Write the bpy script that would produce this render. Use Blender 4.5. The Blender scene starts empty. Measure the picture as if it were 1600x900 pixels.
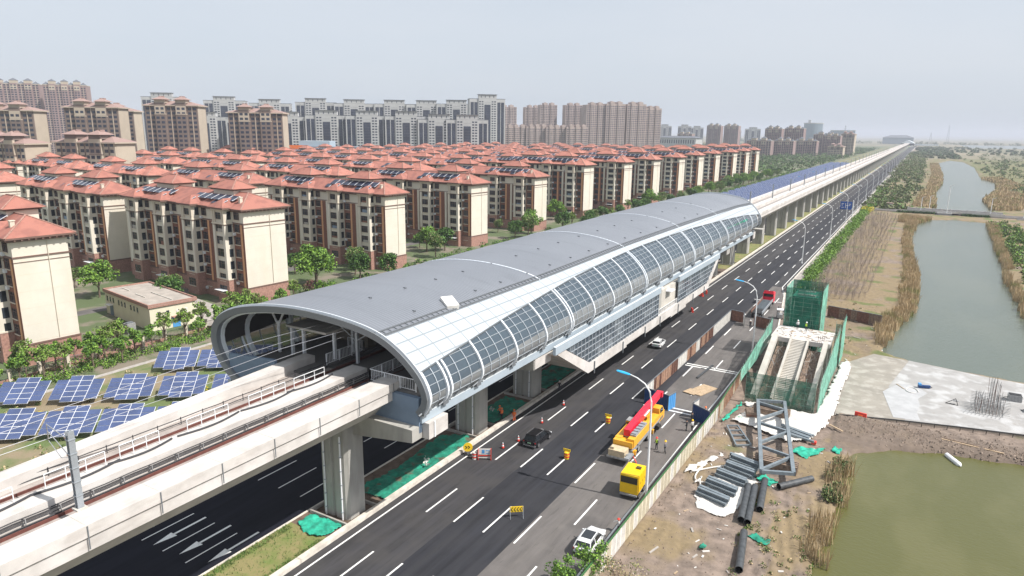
import bpy, math, random
from math import sin, cos, pi, radians
from mathutils import Vector, Matrix, noise
import numpy as np
random.seed(7)
scene = bpy.context.scene
# ------------------------------------------------------------------ camera
cam_d = bpy.data.cameras.new("camera"); cam = bpy.data.objects.new("camera", cam_d)
scene.collection.objects.link(cam); scene.camera = cam
cam_d.sensor_width = 36.0; cam_d.lens = 36.0 * 1067.0 / 1600.0
cam_d.clip_start = 0.5; cam_d.clip_end = 60000
right = Vector((0.86049729, 0.50931589, 0.01190498))
down = Vector((0.12437199, -0.18735268, -0.97438729))
fwd = Vector((-0.4940405, 0.83993827, -0.2245611))
cam.matrix_world = Matrix(((right.x, -down.x, -fwd.x, 0), (right.y, -down.y, -fwd.y, 0), (right.z, -down.z, -fwd.z, 41.0), (0, 0, 0, 1)))
# ------------------------------------------------------------------ sky, sun, exposure
SUN_EL, SUN_ROT = radians(52), radians(82)
world = bpy.data.worlds.new("World"); scene.world = world; world.use_nodes = True
nt = world.node_tree; nt.nodes.clear()
wo = nt.nodes.new("ShaderNodeOutputWorld"); bg = nt.nodes.new("ShaderNodeBackground")
sky = nt.nodes.new("ShaderNodeTexSky"); sky.sky_type = 'NISHITA'; sky.sun_disc = False
sky.sun_elevation = SUN_EL; sky.sun_rotation = SUN_ROT
sky.air_density = 1.0; sky.dust_density = 3.0; sky.ozone_density = 1.0; sky.altitude = 0
hsv = nt.nodes.new("ShaderNodeHueSaturation"); hsv.inputs['Saturation'].default_value = 0.5
hsv.inputs['Value'].default_value = 1.15
mixc = nt.nodes.new("ShaderNodeMix"); mixc.data_type = 'RGBA'; mixc.inputs['Factor'].default_value = 0.8; mixc.inputs['B'].default_value = (4.35, 4.85, 5.45, 1)
wtc = nt.nodes.new("ShaderNodeTexCoord"); wmp = nt.nodes.new("ShaderNodeMapping"); wmp.inputs['Scale'].default_value = (1, 1, 5); wnz = nt.nodes.new("ShaderNodeTexNoise"); wnz.inputs['Scale'].default_value = 1.6; wnz.inputs['Detail'].default_value = 5
wcr = nt.nodes.new("ShaderNodeValToRGB"); wcr.color_ramp.elements[0].position = 0.35; wcr.color_ramp.elements[1].position = 0.7; wcr.color_ramp.elements[0].color = (4.2, 4.72, 5.35, 1); wcr.color_ramp.elements[1].color = (4.75, 5.1, 5.6, 1)
nt.links.new(wtc.outputs['Generated'], wmp.inputs[0]); nt.links.new(wmp.outputs[0], wnz.inputs['Vector']); nt.links.new(wnz.outputs['Fac'], wcr.inputs[0]); nt.links.new(wcr.outputs[0], mixc.inputs['B'])
nt.links.new(sky.outputs[0], hsv.inputs['Color']); nt.links.new(hsv.outputs[0], mixc.inputs['A']); nt.links.new(mixc.outputs['Result'], bg.inputs[0])
bg.inputs[1].default_value = 0.125; nt.links.new(bg.outputs[0], wo.inputs[0])
sun_d = bpy.data.lights.new("sun", 'SUN'); sun_d.energy = 5.0; sun_d.angle = radians(0.6); sun_d.color = (1.0, 0.955, 0.9)
sun = bpy.data.objects.new("sun", sun_d); scene.collection.objects.link(sun)
sd = Vector((sin(SUN_ROT) * cos(SUN_EL), cos(SUN_ROT) * cos(SUN_EL), sin(SUN_EL)))
sun.rotation_euler = sd.to_track_quat('Z', 'Y').to_euler(); sun.location = (100, 0, 200)
scene.view_settings.view_transform = 'Standard'; scene.view_settings.look = 'None'
scene.view_settings.gamma = 1.0; scene.view_settings.use_curve_mapping = False
scene.view_settings.exposure = 0.3
scene.cycles.max_bounces = 6; scene.cycles.transparent_max_bounces = 12; scene.cycles.volume_bounces = 0
# ------------------------------------------------------------------ materials
M = {}
def mat(name, col, rough=0.7, metal=0.0, var=0.0, scale=1.0, col2=None, bump=0.0, stretch=None, alpha=1.0, spec=None, detail=4.0, bscale=None, coords='Object', thr=(0.35, 0.65)):
    m = bpy.data.materials.new(name); m.use_nodes = True; t = m.node_tree; n = t.nodes; L = t.links
    b = n['Principled BSDF']; b.inputs['Base Color'].default_value = (*col, 1)
    b.inputs['Roughness'].default_value = rough; b.inputs['Metallic'].default_value = metal
    if spec is not None: b.inputs['Specular IOR Level'].default_value = spec
    if alpha < 1: b.inputs['Alpha'].default_value = alpha
    if var > 0 or col2 is not None or bump > 0:
        tc = n.new('ShaderNodeTexCoord'); mp = n.new('ShaderNodeMapping')
        if stretch: mp.inputs['Scale'].default_value = stretch
        if coords == 'World':
            g = n.new('ShaderNodeNewGeometry'); L.new(g.outputs['Position'], mp.inputs['Vector'])
        else: L.new(tc.outputs[coords], mp.inputs['Vector'])
        nz = n.new('ShaderNodeTexNoise'); nz.inputs['Scale'].default_value = scale; nz.inputs['Detail'].default_value = detail
        nz.inputs['Roughness'].default_value = 0.6
        L.new(mp.outputs[0], nz.inputs['Vector'])
        cr = n.new('ShaderNodeValToRGB'); cr.color_ramp.elements[0].position = thr[0]; cr.color_ramp.elements[1].position = thr[1]
        if col2 is None:
            c1 = tuple(max(0, c * (1 - var)) for c in col); c2 = tuple(min(1, c * (1 + var)) for c in col)
        else: c1, c2 = col, col2
        cr.color_ramp.elements[0].color = (*c1, 1); cr.color_ramp.elements[1].color = (*c2, 1)
        L.new(nz.outputs['Fac'], cr.inputs[0]); L.new(cr.outputs[0], b.inputs['Base Color'])
        if bump > 0:
            bp = n.new('ShaderNodeBump'); bp.inputs['Strength'].default_value = 1.0; bp.inputs['Distance'].default_value = bump
            nb = nz
            if bscale:
                nb = n.new('ShaderNodeTexNoise'); nb.inputs['Scale'].default_value = bscale; nb.inputs['Detail'].default_value = 6
                L.new(mp.outputs[0], nb.inputs['Vector'])
            L.new(nb.outputs['Fac'], bp.inputs['Height']); L.new(bp.outputs[0], b.inputs['Normal'])
    M[name] = m; return m
def ramp2(name, extra_scale, c, thr=(0.45, 0.6), fac=0.5, stretch=None):
    """mix a second noise patch colour over an existing material"""
    m = M[name]; t = m.node_tree; n = t.nodes; L = t.links; b = n['Principled BSDF']
    g = n.new('ShaderNodeNewGeometry'); mp = n.new('ShaderNodeMapping')
    if stretch: mp.inputs['Scale'].default_value = stretch
    nz = n.new('ShaderNodeTexNoise'); nz.inputs['Scale'].default_value = extra_scale; nz.inputs['Detail'].default_value = 5
    cr = n.new('ShaderNodeValToRGB'); cr.color_ramp.elements[0].position = thr[0]; cr.color_ramp.elements[1].position = thr[1]
    cr.color_ramp.elements[0].color = (0, 0, 0, 1); cr.color_ramp.elements[1].color = (fac, fac, fac, 1)
    mx = n.new('ShaderNodeMix'); mx.data_type = 'RGBA'
    src = b.inputs['Base Color'].links[0].from_socket if b.inputs['Base Color'].links else None
    L.new(g.outputs['Position'], mp.inputs['Vector']); L.new(mp.outputs[0], nz.inputs['Vector']); L.new(nz.outputs['Fac'], cr.inputs[0]); L.new(cr.outputs[0], mx.inputs['Factor'])
    if src: L.new(src, mx.inputs['A'])
    else: mx.inputs['A'].default_value = b.inputs['Base Color'].default_value
    mx.inputs['B'].default_value = (*c, 1); L.new(mx.outputs['Result'], b.inputs['Base Color'])

mat('asphalt', (0.045, 0.044, 0.048), 0.85, var=0.3, scale=1.0, stretch=(1.2, 0.06, 1), coords='World', detail=8, spec=0.3); ramp2('asphalt', 0.25, (0.06, 0.057, 0.057), fac=0.6)
mat('asphalt_new', (0.026, 0.027, 0.033), 0.85, var=0.3, scale=1.0, stretch=(1.2, 0.06, 1), coords='World', detail=8, spec=0.3); ramp2('asphalt_new', 0.2, (0.037, 0.037, 0.042), fac=0.5)
mat('asphalt_old', (0.13, 0.12, 0.115), 0.9, var=0.14, scale=0.9, stretch=(1, 0.15, 1), coords='World', detail=8, spec=0.2); ramp2('asphalt_old', 0.5, (0.155, 0.143, 0.135), fac=0.7, thr=(0.5, 0.7)); ramp2('asphalt_old', 0.12, (0.09, 0.085, 0.082), fac=0.6, thr=(0.55, 0.65))
mat('asphalt_left_shaded', (0.012, 0.013, 0.02), 0.9, var=0.2, scale=1.0, stretch=(1, 0.08, 1), coords='World', detail=8, spec=0.1)  # darker asphalt copy, the viaduct's shade is put into the colour
mat('road_paint', (0.8, 0.8, 0.78), 0.6, var=0.08, scale=3)
mat('kerb', (0.62, 0.57, 0.5), 0.85, var=0.15, scale=1.2)
mat('pavement', (0.36, 0.33, 0.3), 0.9, var=0.15, scale=1.0)
mat('concrete', (0.5, 0.47, 0.42), 0.85, var=0.12, scale=0.5, bump=0.01, detail=8)
mat('concrete_light', (0.54, 0.51, 0.48), 0.85, var=0.1, scale=0.6, detail=8); ramp2('concrete_light', 0.8, (0.38, 0.34, 0.31), thr=(0.52, 0.75), fac=0.6, stretch=(1, 0.5, 2)); ramp2('concrete_light', 0.13, (0.68, 0.66, 0.64), thr=(0.5, 0.6), fac=0.5)
mat('pier_concrete', (0.36, 0.35, 0.32), 0.85, var=0.14, scale=0.6, stretch=(1, 1, 0.25), detail=8); ramp2('pier_concrete', 0.9, (0.24, 0.22, 0.2), thr=(0.55, 0.75), fac=0.6, stretch=(1, 1, 0.2))
mat('track_bed', (0.34, 0.3, 0.275), 0.9, var=0.15, scale=1.5)
mat('rail_rust', (0.13, 0.045, 0.035), 0.7, var=0.15, scale=3)
mat('cable_dark', (0.035, 0.035, 0.04), 0.7)
mat('steel_grey', (0.35, 0.38, 0.41), 0.5, 0.4, var=0.06, scale=4)
mat('steel_beam', (0.2, 0.235, 0.26), 0.55, 0.2, var=0.15, scale=2)
mat('white_paint', (0.78, 0.79, 0.8), 0.45)
mat('aluminium_white', (0.72, 0.77, 0.8), 0.38, 0.15, var=0.04, scale=0.3)
mat('rib_white', (0.72, 0.76, 0.8), 0.4)
mat('fascia_blue', (0.4, 0.47, 0.53), 0.45, 0.1, var=0.04, scale=0.4)
mat('endwall_blue', (0.16, 0.22, 0.3), 0.6, var=0.06, scale=0.8)
mat('trim_grey', (0.17, 0.185, 0.2), 0.5, 0.2)
mat('mullion', (0.42, 0.46, 0.5), 0.45, 0.2)
mat('glass_station', (0.07, 0.095, 0.12), 0.16, 0.0, alpha=0.86, spec=0.55)
mat('glass_lower', (0.2, 0.21, 0.215), 0.35, 0.0, alpha=0.95, spec=0.6, var=0.15, scale=0.5)
mat('glass_dark', (0.025, 0.032, 0.04), 0.2, 0.0, spec=0.35, var=0.5, scale=0.45, coords='World')
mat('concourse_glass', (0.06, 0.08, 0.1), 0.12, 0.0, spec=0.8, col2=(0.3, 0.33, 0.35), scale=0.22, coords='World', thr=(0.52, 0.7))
mat('interior_floor_shaded', (0.13, 0.125, 0.12), 0.8)  # platform concrete darkened, the dimness inside the station is in the colour
mat('interior_shade', (0.03, 0.028, 0.028), 0.8)  # near black colour stands in for the deep shade under roofs
mat('interior_beige', (0.2, 0.165, 0.12), 0.8)
mat('green_cloth', (0.02, 0.36, 0.24), 0.8, var=0.35, scale=1.2, bump=0.05, detail=6)
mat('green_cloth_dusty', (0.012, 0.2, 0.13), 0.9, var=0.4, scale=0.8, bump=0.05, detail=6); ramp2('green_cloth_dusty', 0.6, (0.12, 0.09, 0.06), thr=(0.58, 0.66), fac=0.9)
mat('cream', (0.65, 0.605, 0.52), 0.85, var=0.05, scale=0.3, detail=6)
mat('cream_shadeside', (0.66, 0.6, 0.47), 0.85, var=0.05, scale=0.3)
mat('brick', (0.2, 0.085, 0.055), 0.9, var=0.15, scale=2.0)
mat('brick_orange', (0.62, 0.33, 0.18), 0.85, var=0.06, scale=1.0)
mat('stone_base', (0.34, 0.19, 0.15), 0.9, var=0.25, scale=3.0, detail=8)
mat('trim_brown', (0.16, 0.095, 0.075), 0.8)
mat('trim_cream', (0.62, 0.55, 0.45), 0.8)
mat('curtain', (0.4, 0.38, 0.34), 0.8)
mat('solar_roof', (0.02, 0.025, 0.05), 0.3, spec=0.6, var=0.4, scale=2)
mat('tower_stone', (0.185, 0.14, 0.12), 0.85, var=0.1, scale=0.2)
mat('tower_cream', (0.46, 0.39, 0.31), 0.85, var=0.05, scale=0.2)
mat('tower_purple', (0.27, 0.19, 0.18), 0.85, var=0.1, scale=0.2)
mat('tower_pink', (0.4, 0.32, 0.29), 0.85, var=0.1, scale=0.1)
mat('tower_white', (0.45, 0.45, 0.445), 0.8, var=0.05, scale=0.2)
mat('tower_glass', (0.025, 0.032, 0.055), 0.25, spec=0.6, var=0.3, scale=0.15, coords='World')
mat('tower_roof', (0.3, 0.2, 0.175), 0.8)
mat('tower_slate', (0.12, 0.13, 0.15), 0.8)
mat('leaf_bright', (0.165, 0.29, 0.035), 0.7, var=0.35, scale=0.9, coords='World')
mat('leaf_green', (0.075, 0.16, 0.025), 0.7, var=0.35, scale=0.9, coords='World')
mat('leaf_dark', (0.04, 0.09, 0.022), 0.75, var=0.35, scale=0.9, coords='World')
mat('leaf_olive', (0.15, 0.17, 0.06), 0.75, var=0.3, scale=0.9, coords='World')
mat('leaf_red', (0.13, 0.05, 0.05), 0.75, var=0.3, scale=0.9, coords='World')
mat('leaf_yellow', (0.6, 0.48, 0.03), 0.7, var=0.2, scale=0.9, coords='World')
mat('leaf_wood', (0.1, 0.135, 0.05), 0.8, col2=(0.17, 0.16, 0.1), scale=0.03, coords='World')
mat('bark', (0.16, 0.12, 0.09), 0.9, var=0.2, scale=3)
mat('twig', (0.34, 0.28, 0.24), 0.9, var=0.2, scale=0.6, coords='World')
mat('reed', (0.46, 0.35, 0.205), 0.85, var=0.2, scale=0.35, coords='World'); ramp2('reed', 0.12, (0.22, 0.24, 0.07), thr=(0.56, 0.64), fac=0.8)
mat('pv_cell', (0.055, 0.08, 0.18), 0.3, spec=1.0, var=0.2, scale=0.4, coords='World')
mat('pv_frame', (0.7, 0.72, 0.75), 0.5)
mat('tyre', (0.02, 0.02, 0.02), 0.8)
mat('car_white', (0.72, 0.73, 0.73), 0.25, spec=0.6)
mat('car_black', (0.012, 0.012, 0.014), 0.15, spec=0.7)
mat('car_glass', (0.015, 0.018, 0.022), 0.08, spec=0.8)
mat('chrome', (0.6, 0.6, 0.62), 0.25, 0.8)
mat('lamp_red', (0.35, 0.01, 0.01), 0.3)
mat('plate_green', (0.35, 0.6, 0.4), 0.5)
mat('crane_yellow', (0.78, 0.4, 0.03), 0.4, var=0.08, scale=2)
mat('crane_red', (0.72, 0.015, 0.045), 0.35)
mat('gen_yellow', (0.85, 0.52, 0.0), 0.45, var=0.05, scale=2)
mat('gen_dark', (0.07, 0.055, 0.02), 0.6)
mat('crate_beige', (0.52, 0.42, 0.28), 0.8, var=0.15, scale=3)
mat('machine_grey', (0.28, 0.28, 0.28), 0.6, var=0.2, scale=4)
mat('blue_board', (0.01, 0.05, 0.17), 0.5)
mat('blue_bright', (0.08, 0.3, 0.62), 0.5)
mat('lamp_blue', (0.03, 0.4, 0.75), 0.4)
mat('rust_board', (0.17, 0.085, 0.06), 0.85, var=0.3, scale=2.5)
mat('rust_light', (0.42, 0.26, 0.18), 0.85, var=0.2, scale=2.5)
mat('white_board', (0.7, 0.68, 0.64), 0.7, var=0.1, scale=1.5)
mat('hoard_cream', (0.6, 0.55, 0.43), 0.75, var=0.12, scale=1.5)
mat('hoard_green', (0.04, 0.13, 0.04), 0.6)
mat('pipe_dark', (0.055, 0.06, 0.065), 0.55, var=0.3, scale=2)
mat('wood', (0.42, 0.31, 0.2), 0.85, var=0.2, scale=3)
mat('formwork', (0.22, 0.16, 0.12), 0.9, var=0.35, scale=3)
mat('white_sheet', (0.6, 0.575, 0.54), 0.9, var=0.05, scale=1.0, bump=0.06, detail=8)
mat('slab', (0.28, 0.255, 0.22), 0.9, var=0.12, scale=0.25, coords='World', detail=8)
mat('slab_white', (0.32, 0.31, 0.3), 0.9, var=0.1, scale=0.3, coords='World', detail=8)
mat('slab_wet', (0.39, 0.39, 0.395), 0.8, var=0.1, scale=0.5, coords='World'); ramp2('slab_white', 0.35, (0.48, 0.48, 0.48), thr=(0.5, 0.62), fac=0.7); ramp2('slab_white', 1.5, (0.25, 0.22, 0.19), thr=(0.6, 0.75), fac=0.5); ramp2('slab', 0.5, (0.42, 0.39, 0.35), thr=(0.5, 0.65), fac=0.6); ramp2('slab', 1.3, (0.22, 0.19, 0.16), thr=(0.6, 0.75), fac=0.5)
mat('red_plastic', (0.72, 0.05, 0.03), 0.5)
mat('orange_plastic', (0.8, 0.17, 0.03), 0.5)
mat('sign_yellow', (0.82, 0.55, 0.02), 0.5)
mat('black_paint', (0.015, 0.015, 0.015), 0.6)
mat('sign_blue', (0.015, 0.1, 0.42), 0.5)
mat('skin', (0.5, 0.3, 0.2), 0.7)
mat('hivis', (0.45, 0.75, 0.05), 0.7); mat('hivis_orange', (0.85, 0.2, 0.04), 0.7)
mat('cloth_dark', (0.02, 0.022, 0.03), 0.9); mat('cloth_grey', (0.18, 0.18, 0.2), 0.9); mat('cloth_white', (0.7, 0.7, 0.7), 0.9)
mat('scaffold_tube', (0.42, 0.55, 0.47), 0.5, 0.3)
mat('roof_flat', (0.36, 0.32, 0.28), 0.9, var=0.15, scale=0.6)
mat('wall_pale', (0.66, 0.62, 0.48), 0.85, var=0.04, scale=0.5)
mat('glass_tower', (0.22, 0.28, 0.33), 0.3)

def net_mat(name, col, sc=2.0, a0=0.5, a1=0.85):
    m = mat(name, col, 0.9, var=0.3, scale=0.8, coords='World'); t = m.node_tree; n = t.nodes
    g = n.new('ShaderNodeNewGeometry'); nz = n.new('ShaderNodeTexNoise'); nz.inputs['Scale'].default_value = sc
    mr = n.new('ShaderNodeMapRange'); mr.inputs[1].default_value = 0.4; mr.inputs[2].default_value = 0.6; mr.inputs[3].default_value = a0; mr.inputs[4].default_value = a1
    t.links.new(g.outputs['Position'], nz.inputs['Vector']); t.links.new(nz.outputs['Fac'], mr.inputs[0]); t.links.new(mr.outputs[0], n['Principled BSDF'].inputs['Alpha'])
net_mat('net_green', (0.015, 0.13, 0.085), 0.5, 0.5, 0.82); net_mat('net_pale', (0.2, 0.5, 0.38), 0.7, 0.5, 0.8)

def wave_mat(name, col, axis, scale, rough, metal, dark=0.75, bump=0.03, extra=None):
    m = mat(name, col, rough, metal); t = m.node_tree; n = t.nodes; L = t.links; b = n['Principled BSDF']
    tc = n.new('ShaderNodeTexCoord'); w = n.new('ShaderNodeTexWave'); w.bands_direction = axis; w.inputs['Scale'].default_value = scale
    w.inputs['Distortion'].default_value = 0.0; L.new(tc.outputs['Object'], w.inputs['Vector'])
    cr = n.new('ShaderNodeValToRGB'); cr.color_ramp.elements[0].position = 0.0; cr.color_ramp.elements[1].position = 0.25
    cr.color_ramp.elements[0].color = (*[c * dark for c in col], 1); cr.color_ramp.elements[1].color = (*col, 1)
    L.new(w.outputs['Fac'], cr.inputs[0]); L.new(cr.outputs[0], b.inputs['Base Color'])
    bp = n.new('ShaderNodeBump'); bp.inputs['Distance'].default_value = bump; L.new(w.outputs['Fac'], bp.inputs['Height']); L.new(bp.outputs[0], b.inputs['Normal'])
    if extra: ramp2(name, extra[0], extra[1], thr=extra[2], fac=extra[3])
wave_mat('tiles', (0.37, 0.15, 0.112), 'X', 1.3, 0.8, 0, 0.82, 0.02, (0.5, (0.25, 0.1, 0.078), (0.45, 0.62), 0.75))
wave_mat('roof_metal', (0.255, 0.27, 0.3), 'Y', 0.7, 0.38, 0.35, 0.66, 0.03, (0.08, (0.285, 0.3, 0.33), (0.4, 0.65), 0.5))
mat('tiles_far', (0.37, 0.15, 0.112), 0.8, var=0.22, scale=0.6)

def brick_mat(name, col, w, h, mortar, mcol, rough=0.4, metal=0.1, uvn=None, rot=False):
    """panel grid drawn on UV coordinates (metres)"""
    m = mat(name, col, rough, metal); t = m.node_tree; n = t.nodes; L = t.links
    uv = n.new('ShaderNodeUVMap'); br = n.new('ShaderNodeTexBrick'); br.offset = 0.0
    br.inputs['Color1'].default_value = (*col, 1); br.inputs['Color2'].default_value = (*[min(1, c * 0.94) for c in col], 1)
    br.inputs['Mortar'].default_value = (*mcol, 1); br.inputs['Scale'].default_value = 1.0
    br.inputs['Mortar Size'].default_value = mortar; br.inputs['Brick Width'].default_value = w; br.inputs['Row Height'].default_value = h
    L.new(uv.outputs[0], br.inputs['Vector']); L.new(br.outputs['Color'], n['Principled BSDF'].inputs['Base Color'])
brick_mat('cladding', (0.46, 0.5, 0.54), 2.5, 1.4, 0.09, (0.26, 0.29, 0.31), 0.42, 0.12)

def water(name, col, bumpd, rough):
    m = mat(name, col, rough, 0, spec=0.4); t = m.node_tree; n = t.nodes; L = t.links
    g = n.new('ShaderNodeNewGeometry'); mp = n.new('ShaderNodeMapping'); mp.inputs['Scale'].default_value = (1, 2.2, 1)
    nz = n.new('ShaderNodeTexNoise'); nz.inputs['Scale'].default_value = 1.6; nz.inputs['Detail'].default_value = 3
    bp = n.new('ShaderNodeBump'); bp.inputs['Distance'].default_value = bumpd
    L.new(g.outputs['Position'], mp.inputs[0]); L.new(mp.outputs[0], nz.inputs['Vector']); L.new(nz.outputs['Fac'], bp.inputs['Height']); L.new(bp.outputs[0], n['Principled BSDF'].inputs['Normal'])
water('water_green', (0.094, 0.094, 0.027), 0.05, 0.3)
water('water_grey', (0.095, 0.115, 0.088), 0.05, 0.2)

# ------------------------------------------------------------------ helpers
col = scene.collection
class MB:
    def __init__(s): s.v = []; s.f = []; s.m = []; s.mats = []; s.uv = {}
    def mi(s, m):
        if m not in s.mats: s.mats.append(m)
        return s.mats.index(m)
    def add(s, vs, fs, m, uvs=None):
        o = len(s.v); s.v += [tuple(v) for v in vs]; k = s.mi(m)
        for i, f in enumerate(fs):
            if uvs: s.uv[len(s.f)] = uvs[i]
            s.f.append(tuple(o + j for j in f)); s.m.append(k)
    def box(s, x0, x1, y0, y1, z0, z1, m, top=None):
        if x0 > x1: x0, x1 = x1, x0
        if y0 > y1: y0, y1 = y1, y0
        vs = [(x0, y0, z0), (x1, y0, z0), (x1, y1, z0), (x0, y1, z0), (x0, y0, z1), (x1, y0, z1), (x1, y1, z1), (x0, y1, z1)]
        s.add(vs, [(0, 3, 2, 1), (0, 1, 5, 4), (1, 2, 6, 5), (2, 3, 7, 6), (3, 0, 4, 7)], m); s.add([vs[4], vs[5], vs[6], vs[7]], [(0, 1, 2, 3)], top or m)
    def bar(s, a, b, w, h, m, up=(0, 0, 1)):
        a = Vector(a); b = Vector(b); d = (b - a).normalized(); u = Vector(up)
        if abs(d.dot(u)) > 0.99: u = Vector((0, 1, 0))
        r = d.cross(u).normalized() * (w / 2); u = r.cross(d).normalized() * (h / 2)
        vs = [a - r - u, a + r - u, a + r + u, a - r + u, b - r - u, b + r - u, b + r + u, b - r + u]
        s.add(vs, [(0, 1, 2, 3), (7, 6, 5, 4), (0, 4, 5, 1), (1, 5, 6, 2), (2, 6, 7, 3), (3, 7, 4, 0)], m)
    def tube(s, pts, r, m, n=8, cap=True):
        pts = [Vector(p) for p in pts]; rr = r if isinstance(r, (list, tuple)) else [r] * len(pts); vs = []; fs = []
        for i, p in enumerate(pts):
            d = (pts[min(i + 1, len(pts) - 1)] - pts[max(i - 1, 0)]).normalized()
            u = Vector((0, 0, 1)) if abs(d.z) < 0.95 else Vector((0, 1, 0))
            a = d.cross(u).normalized(); b_ = a.cross(d)
            for k in range(n): t = 2 * pi * k / n; vs.append(p + (a * cos(t) + b_ * sin(t)) * rr[i])
        for i in range(len(pts) - 1):
            for k in range(n): fs.append((i * n + k, i * n + (k + 1) % n, (i + 1) * n + (k + 1) % n, (i + 1) * n + k))
        if cap: fs.append(tuple(range(n))[::-1]); fs.append(tuple((len(pts) - 1) * n + k for k in range(n)))
        s.add(vs, fs, m)
    def prism(s, poly, z0, z1, m, top=None):
        n = len(poly); area = sum(poly[i][0] * poly[(i + 1) % n][1] - poly[(i + 1) % n][0] * poly[i][1] for i in range(n))
        if area < 0: poly = poly[::-1]
        vs = [(p[0], p[1], z0) for p in poly] + [(p[0], p[1], z1) for p in poly]
        s.add(vs, [tuple(range(n))[::-1]] + [(i, (i + 1) % n, n + (i + 1) % n, n + i) for i in range(n)], m)
        s.add(vs[n:], [tuple(range(n))], top or m)
    def extr(s, prof, axis, a, b, m):
        """profile (2d) extruded along axis 'x' (prof=y,z) or 'y' (prof=x,z)"""
        n = len(prof); P = (lambda p, t: (t, p[0], p[1])) if axis == 'x' else (lambda p, t: (p[0], t, p[1]))
        vs = [P(p, a) for p in prof] + [P(p, b) for p in prof]
        s.add(vs, [tuple(range(n)), tuple(range(n, 2 * n))[::-1]] + [(i, n + i, n + (i + 1) % n, (i + 1) % n) for i in range(n)], m)
    def quad(s, a, b, c, d, m): s.add([a, b, c, d], [(0, 1, 2, 3)], m)
    def hip(s, x0, x1, y0, y1, z, h, m, inset=None, over=0.0, eave=None, eh=0.3):
        x0 -= over; x1 += over; y0 -= over; y1 += over
        i = inset if inset is not None else min(x1 - x0, y1 - y0) / 2
        if x1 - x0 >= y1 - y0:
            ym = (y0 + y1) / 2; r = [(x0 + i, ym, z + h), (x1 - i, ym, z + h)]
            vs = [(x0, y0, z), (x1, y0, z), (x1, y1, z), (x0, y1, z)] + r; fs = [(0, 1, 5, 4), (1, 2, 5), (2, 3, 4, 5), (3, 0, 4)]
        else:
            xm = (x0 + x1) / 2; r = [(xm, y0 + i, z + h), (xm, y1 - i, z + h)]
            vs = [(x0, y0, z), (x1, y0, z), (x1, y1, z), (x0, y1, z)] + r; fs = [(0, 1, 4), (1, 2, 5, 4), (2, 3, 5), (3, 0, 4, 5)]
        s.add(vs, fs, m)
        if eave: s.box(x0 + 0.02, x1 - 0.02, y0 + 0.02, y1 - 0.02, z - eh, z - 0.005, eave)
    def build(s, name, parent=None, smooth=False, kind=None, link=True):
        me = bpy.data.meshes.new(name); me.from_pydata(s.v, [], s.f)
        for k in s.mats: me.materials.append(M[k])
        me.polygons.foreach_set('material_index', s.m)
        if smooth: me.polygons.foreach_set('use_smooth', [True] * len(s.f))
        if s.uv:
            uvl = me.uv_layers.new(name='UVMap'); 
            for i, p in enumerate(me.polygons):
                if i in s.uv:
                    for j, li in enumerate(p.loop_indices): uvl.data[li].uv = s.uv[i][j]
        me.update(); o = bpy.data.objects.new(name, me)
        if link: col.objects.link(o)
        if parent: o.parent = parent
        if kind: o['kind'] = kind
        return o
def thing(name, label, cat, loc=(0, 0, 0), rz=0, group=None):
    o = bpy.data.objects.new(name, None); col.objects.link(o); o.location = loc; o.rotation_euler = (0, 0, rz)
    o.empty_display_size = 0.5; o['label'] = label; o['category'] = cat
    if group: o['group'] = group
    return o
def tag(o, label, cat, group=None, kind=None):
    o['label'] = label; o['category'] = cat
    if group: o['group'] = group
    if kind: o['kind'] = kind
    return o
def dup(root, loc, rz=None, label=None, group=None, scale=None):
    kids = {}
    for o in KIDS(root): kids.setdefault(o.parent, []).append(o)
    def rec(o, par):
        c = o.copy(); col.objects.link(c)
        if par: c.parent = par
        for ch in kids.get(o, []): rec(ch, c)
        return c
    r = rec(root, None); r.location = loc
    if rz is not None: r.rotation_euler = (0, 0, rz)
    if scale: r.scale = scale
    if label: r['label'] = label
    if group: r['group'] = group
    return r
_kc = {}
def KIDS(root):
    if root.name not in _kc:
        ch = [o for o in bpy.data.objects if o.parent == root]; gr = [o for o in bpy.data.objects if o.parent in ch]; _kc[root.name] = ch + gr
    return _kc[root.name]
ORD = ['nearest', 'second', 'third', 'fourth', 'fifth', 'sixth', 'seventh', 'eighth', 'ninth', 'tenth', 'eleventh', 'twelfth', 'thirteenth', 'fourteenth', 'fifteenth', 'sixteenth', 'seventeenth', 'eighteenth', 'nineteenth', 'twentieth']
def ordn(i): return ORD[i] if i < 20 else ('%dth' % (i + 1) if (i + 1) % 10 not in (1, 2, 3) else '%d%s' % (i + 1, {1: 'st', 2: 'nd', 3: 'rd'}[(i + 1) % 10]))
def struct(o): o['kind'] = 'structure'; return o
def N(x, y, s=1.0, z=0.0): return noise.noise(Vector((x * s, y * s, z)))

def road_wear(name, axis_scale, dusty, crack):
    """tyre tracks, dust and thin cracks worn into the asphalt"""
    ramp2(name, 1.0, dusty, thr=(0.48, 0.72), fac=0.45, stretch=(0.9, 0.025, 1))
    ramp2(name, 2.5, crack, thr=(0.62, 0.66), fac=0.35, stretch=(1.0, 0.12, 1))
road_wear('asphalt', 1, (0.075, 0.072, 0.07), (0.03, 0.03, 0.03)); road_wear('asphalt_new', 1, (0.045, 0.045, 0.048), (0.018, 0.018, 0.02)); road_wear('asphalt_old', 1, (0.18, 0.165, 0.15), (0.07, 0.066, 0.062))
ramp2('road_paint', 3.0, (0.35, 0.34, 0.33), thr=(0.58, 0.7), fac=0.5)
ramp2('cream', 0.25, (0.62, 0.55, 0.44), thr=(0.5, 0.7), fac=0.5, stretch=(1, 1, 0.15)); ramp2('kerb', 0.7, (0.35, 0.31, 0.27), thr=(0.5, 0.7), fac=0.5)

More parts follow.
